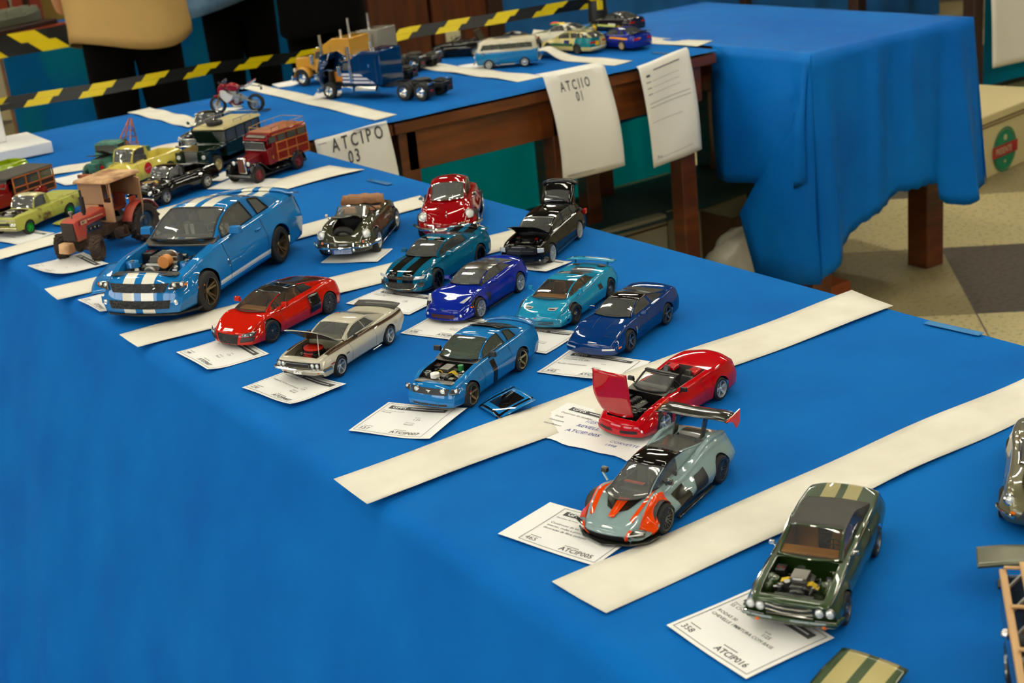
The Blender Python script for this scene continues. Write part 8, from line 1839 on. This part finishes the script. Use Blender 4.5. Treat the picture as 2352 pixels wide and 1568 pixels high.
c = small('blue_racing_car', 'deep blue racing saloon with yellow number disc and stripe', livery('race_blue', (16, 34, 130), [('ell', (.85, 1.0, .60), (.30, .5, .26), (236, 170, 20), False), ('box', (-1.0, .9, .82), (.95, .3, .06), (236, 150, 20), True), ('box', (0, 0, 1.4), (.5, .3, .1), (236, 170, 20), True), ('box', (-2.4, .35, .82), (.2, .2, .06), (230, 150, 20), True)]), 1/24, (1422, 110), 92, wing=paint('wing_navy', (12, 20, 70)), rim=mat('cream_rim', (200, 180, 140), .4))
c = small('black_racing_car', 'black racing saloon with yellow wheels and a pale side stripe at the very back', livery('race_black', (24, 20, 26), [('box', (.1, .9, .5), (1.4, .3, .07), (214, 220, 110), True), ('box', (-.6, .9, .62), (.4, .3, .05), (220, 216, 200), True)]), 1/25, (1413, 71), 96, rim=mat('yellow_rim', (240, 196, 0), .4), style=('disc', 5))

# ------------------------------------------------------------------ right edge of the table
dbp = paint('olive_silver', (108, 104, 74), metal=.5); dspec = dict(s356); dspec.update(L=4.5, W=1.68, wb=2.49, fo=.85, sh=[(0, .56), (.1, .70), (.4, .84), (.9, .90), (1.6, .88), (2.4, .88), (3.2, .94), (4.0, .90), (4.4, .80), (4.5, .7)], hood=[(0, .5), (.1, .62), (.5, .80), (1.0, .90), (1.6, .96), (2.6, .98), (3.6, 1.0), (4.3, .88), (4.5, .75)],
    wid=[(0, .70), (.2, .78), (.85, .83), (1.6, .80), (2.6, .80), (3.3, .84), (4.2, .76), (4.5, .66)],
    cab=dict(dc=1.6, drf=2.15, drr=2.8, dt=3.7, H=1.34, wr=.5, fc=.9, bowc=.16, curve=1.3, prof=[(1.6, .95), (1.85, 1.13), (2.15, 1.27), (2.5, 1.34), (2.85, 1.3), (3.3, 1.15), (3.7, .98)], pil=[(1.6, 1.6, 'p'), (1.75, 1.82, 'g'), (2.75, 2.6, 'p'), (2.85, 2.7, 'g'), (3.25, 3.0, 'p'), (3.7, 3.7, 'p')], sidetrim=[(1.75, 1.82, 2.75, 2.6)]))
c = Car('silver_grand_tourer', 'olive silver vintage coupe cut off by the right edge of the picture', 1/24, dspec, dbp)
basic(c, [(.35, 1.45, .6)], chrome, ('wire', 20), .7, .05, gl=clear, trim=chrome, tr=.018, interior=mat('gt_tan', (130, 84, 40), .6))
c.tub(.35, 1.5, .6, .4, black, 'engine_bay'); c.engine(.4, 1.4, .78, seed=51, m1=steel); lift(c, (.35, 1.45, .6), 'rear', 50)
for sg in (1, -1):
    mb = MB(c.S); mb.X = Matrix.Translation(c.P(.12, sg*.58, .68)) @ Matrix.Rotation(-.25, 4, 'Y'); r = .11; mb.lathe([(r*.86, -.14), (r*1.2, -.12), (r*1.16, .03), (r*.9, .04)], axis='x', n=20, k=1); mb.lathe([(0, .07), (r*.5, .055), (r*.94, .01)], axis='x', n=20, k=0); mb.build('headlight', [lens, chrome], c.root)
    mb = MB(c.S); mb.tube([c.P(.5, sg*.86, .42), c.P(.2, sg*.80, .42), c.fp(sg*.5, .42, .08)], .04, 8); mb.build('quarter_bumper', chrome, c.root)
c.front([(-.4, .40), (.4, .40), (.3, .56), (-.3, .56)], 'grille', black, .01, 6); c.side([(.9, .66), (1.3, .66), (1.3, .72), (.9, .72)], 'side_strake', chrome)
c.front([(.46, .46), (.56, .46), (.56, .51), (.46, .51)], 'turn_signal', amber, .02, 3, True)
A_ = at(2292, 1186); h = Vector((cos(radians(-146)), sin(radians(-146)), 0)); n = Vector((-h.y, h.x, 0)); m_ = A_-h*c.wb/2*c.S+n*.84*c.S; c.root.location = (m_.x, m_.y, TZ+.001); c.root.rotation_euler = (0, 0, atan2(h.y, h.x))
t = thing('grey_bonnet_panel', 'grey bonnet panel propped on a small black foot at the right edge', 'model car bonnet'); a = radians(-140); p = at(2243, 1278, .775)+Vector((-sin(a), cos(a), 0))/24; t.location = (p.x, p.y, TZ); Cq = type('Q', (), {})(); Cq.S = 1/24; Cq.root = t; t.rotation_euler = (0, 0, a)
mb = MB(1/24); mb.grid([[(xx, y, .62+.10*(1-(y/1.0)**2)+.08*xx) for y in (-1.0, -.96, -.5, 0, .5, .96, 1.0)] for xx in (-.42, -.3, 0, .3, .42)]); mb.build('panel', mat('grey_panel', (96, 96, 76), .3, .5, .5), t, solid=-.08, smooth=60)
parts(Cq, 'foot', black, [('t', [(0, -.45, .62), (0, -.5, .03)], .04), ('b', (.02, -.5, .03), (.3, .2, .05)), ('t', [(0, .5, .62), (0, .5, .03)], .04)], .01)
sb = paint('slate_blue', (58, 74, 98)); tanr = mat('tan_rail', (178, 140, 92), .5)
c = chassis('open_truck', 'slate blue open truck with tan rails at the lower right corner', 1/22, 1.8, 3.0, .8, 5.0, .4, .2, sb); x = c.X
parts(c, 'body', sb, [('b', (x(3.1), s*.86, .95), (3.6, .06, .7)) for s in (1, -1)]+[('b', (x(3.1), 0, .62), (3.6, 1.7, .06)), ('b', (x(1.3), 0, .95), (.06, 1.7, .7)), ('b', (x(4.9), 0, .95), (.06, 1.7, .7)), ('b', (x(.7), 0, .85), (1.3, 1.3, .6), (.9, .8))], .03)
parts(c, 'tan_rail', tanr, [('b', (x(3.0), s*y, z), (3.9, .12, .07)) for s in (1, -1) for y, z in ((.86, 1.36), (.55, 1.50))]+[('b', (x(d), 0, 1.44), (.07, 1.7, .05)) for d in (1.3, 2.5, 3.7, 4.9)], .02)
parts(c, 'rail_post', steel, [('t', [(x(d), s*.86, 1.3), (x(d+.3), s*.55, 1.48)], .03) for s in (1, -1) for d in (1.6, 2.3, 3.0, 3.7, 4.4)], 0); parts(c, 'red_interior', redlens, [('b', (x(3.0), 0, .95), (2.6, 1.2, .3))], .04)
parts(c, 'mirror', chrome, [('s', (x(1.3), -1.0, 1.2), .09), ('s', (x(3.2), -.95, 1.25), .09)], 0); c.wheels(steel, ('five', 5)); c.under()
a = radians(-138); p = at(2303, 1312, TZ+1.36/22); lx, ly = x(4.95), -.86; c.root.location = (p.x-(lx*cos(a)-ly*sin(a))/22, p.y-(lx*sin(a)+ly*cos(a))/22, TZ+.001); c.root.rotation_euler = (0, 0, a)
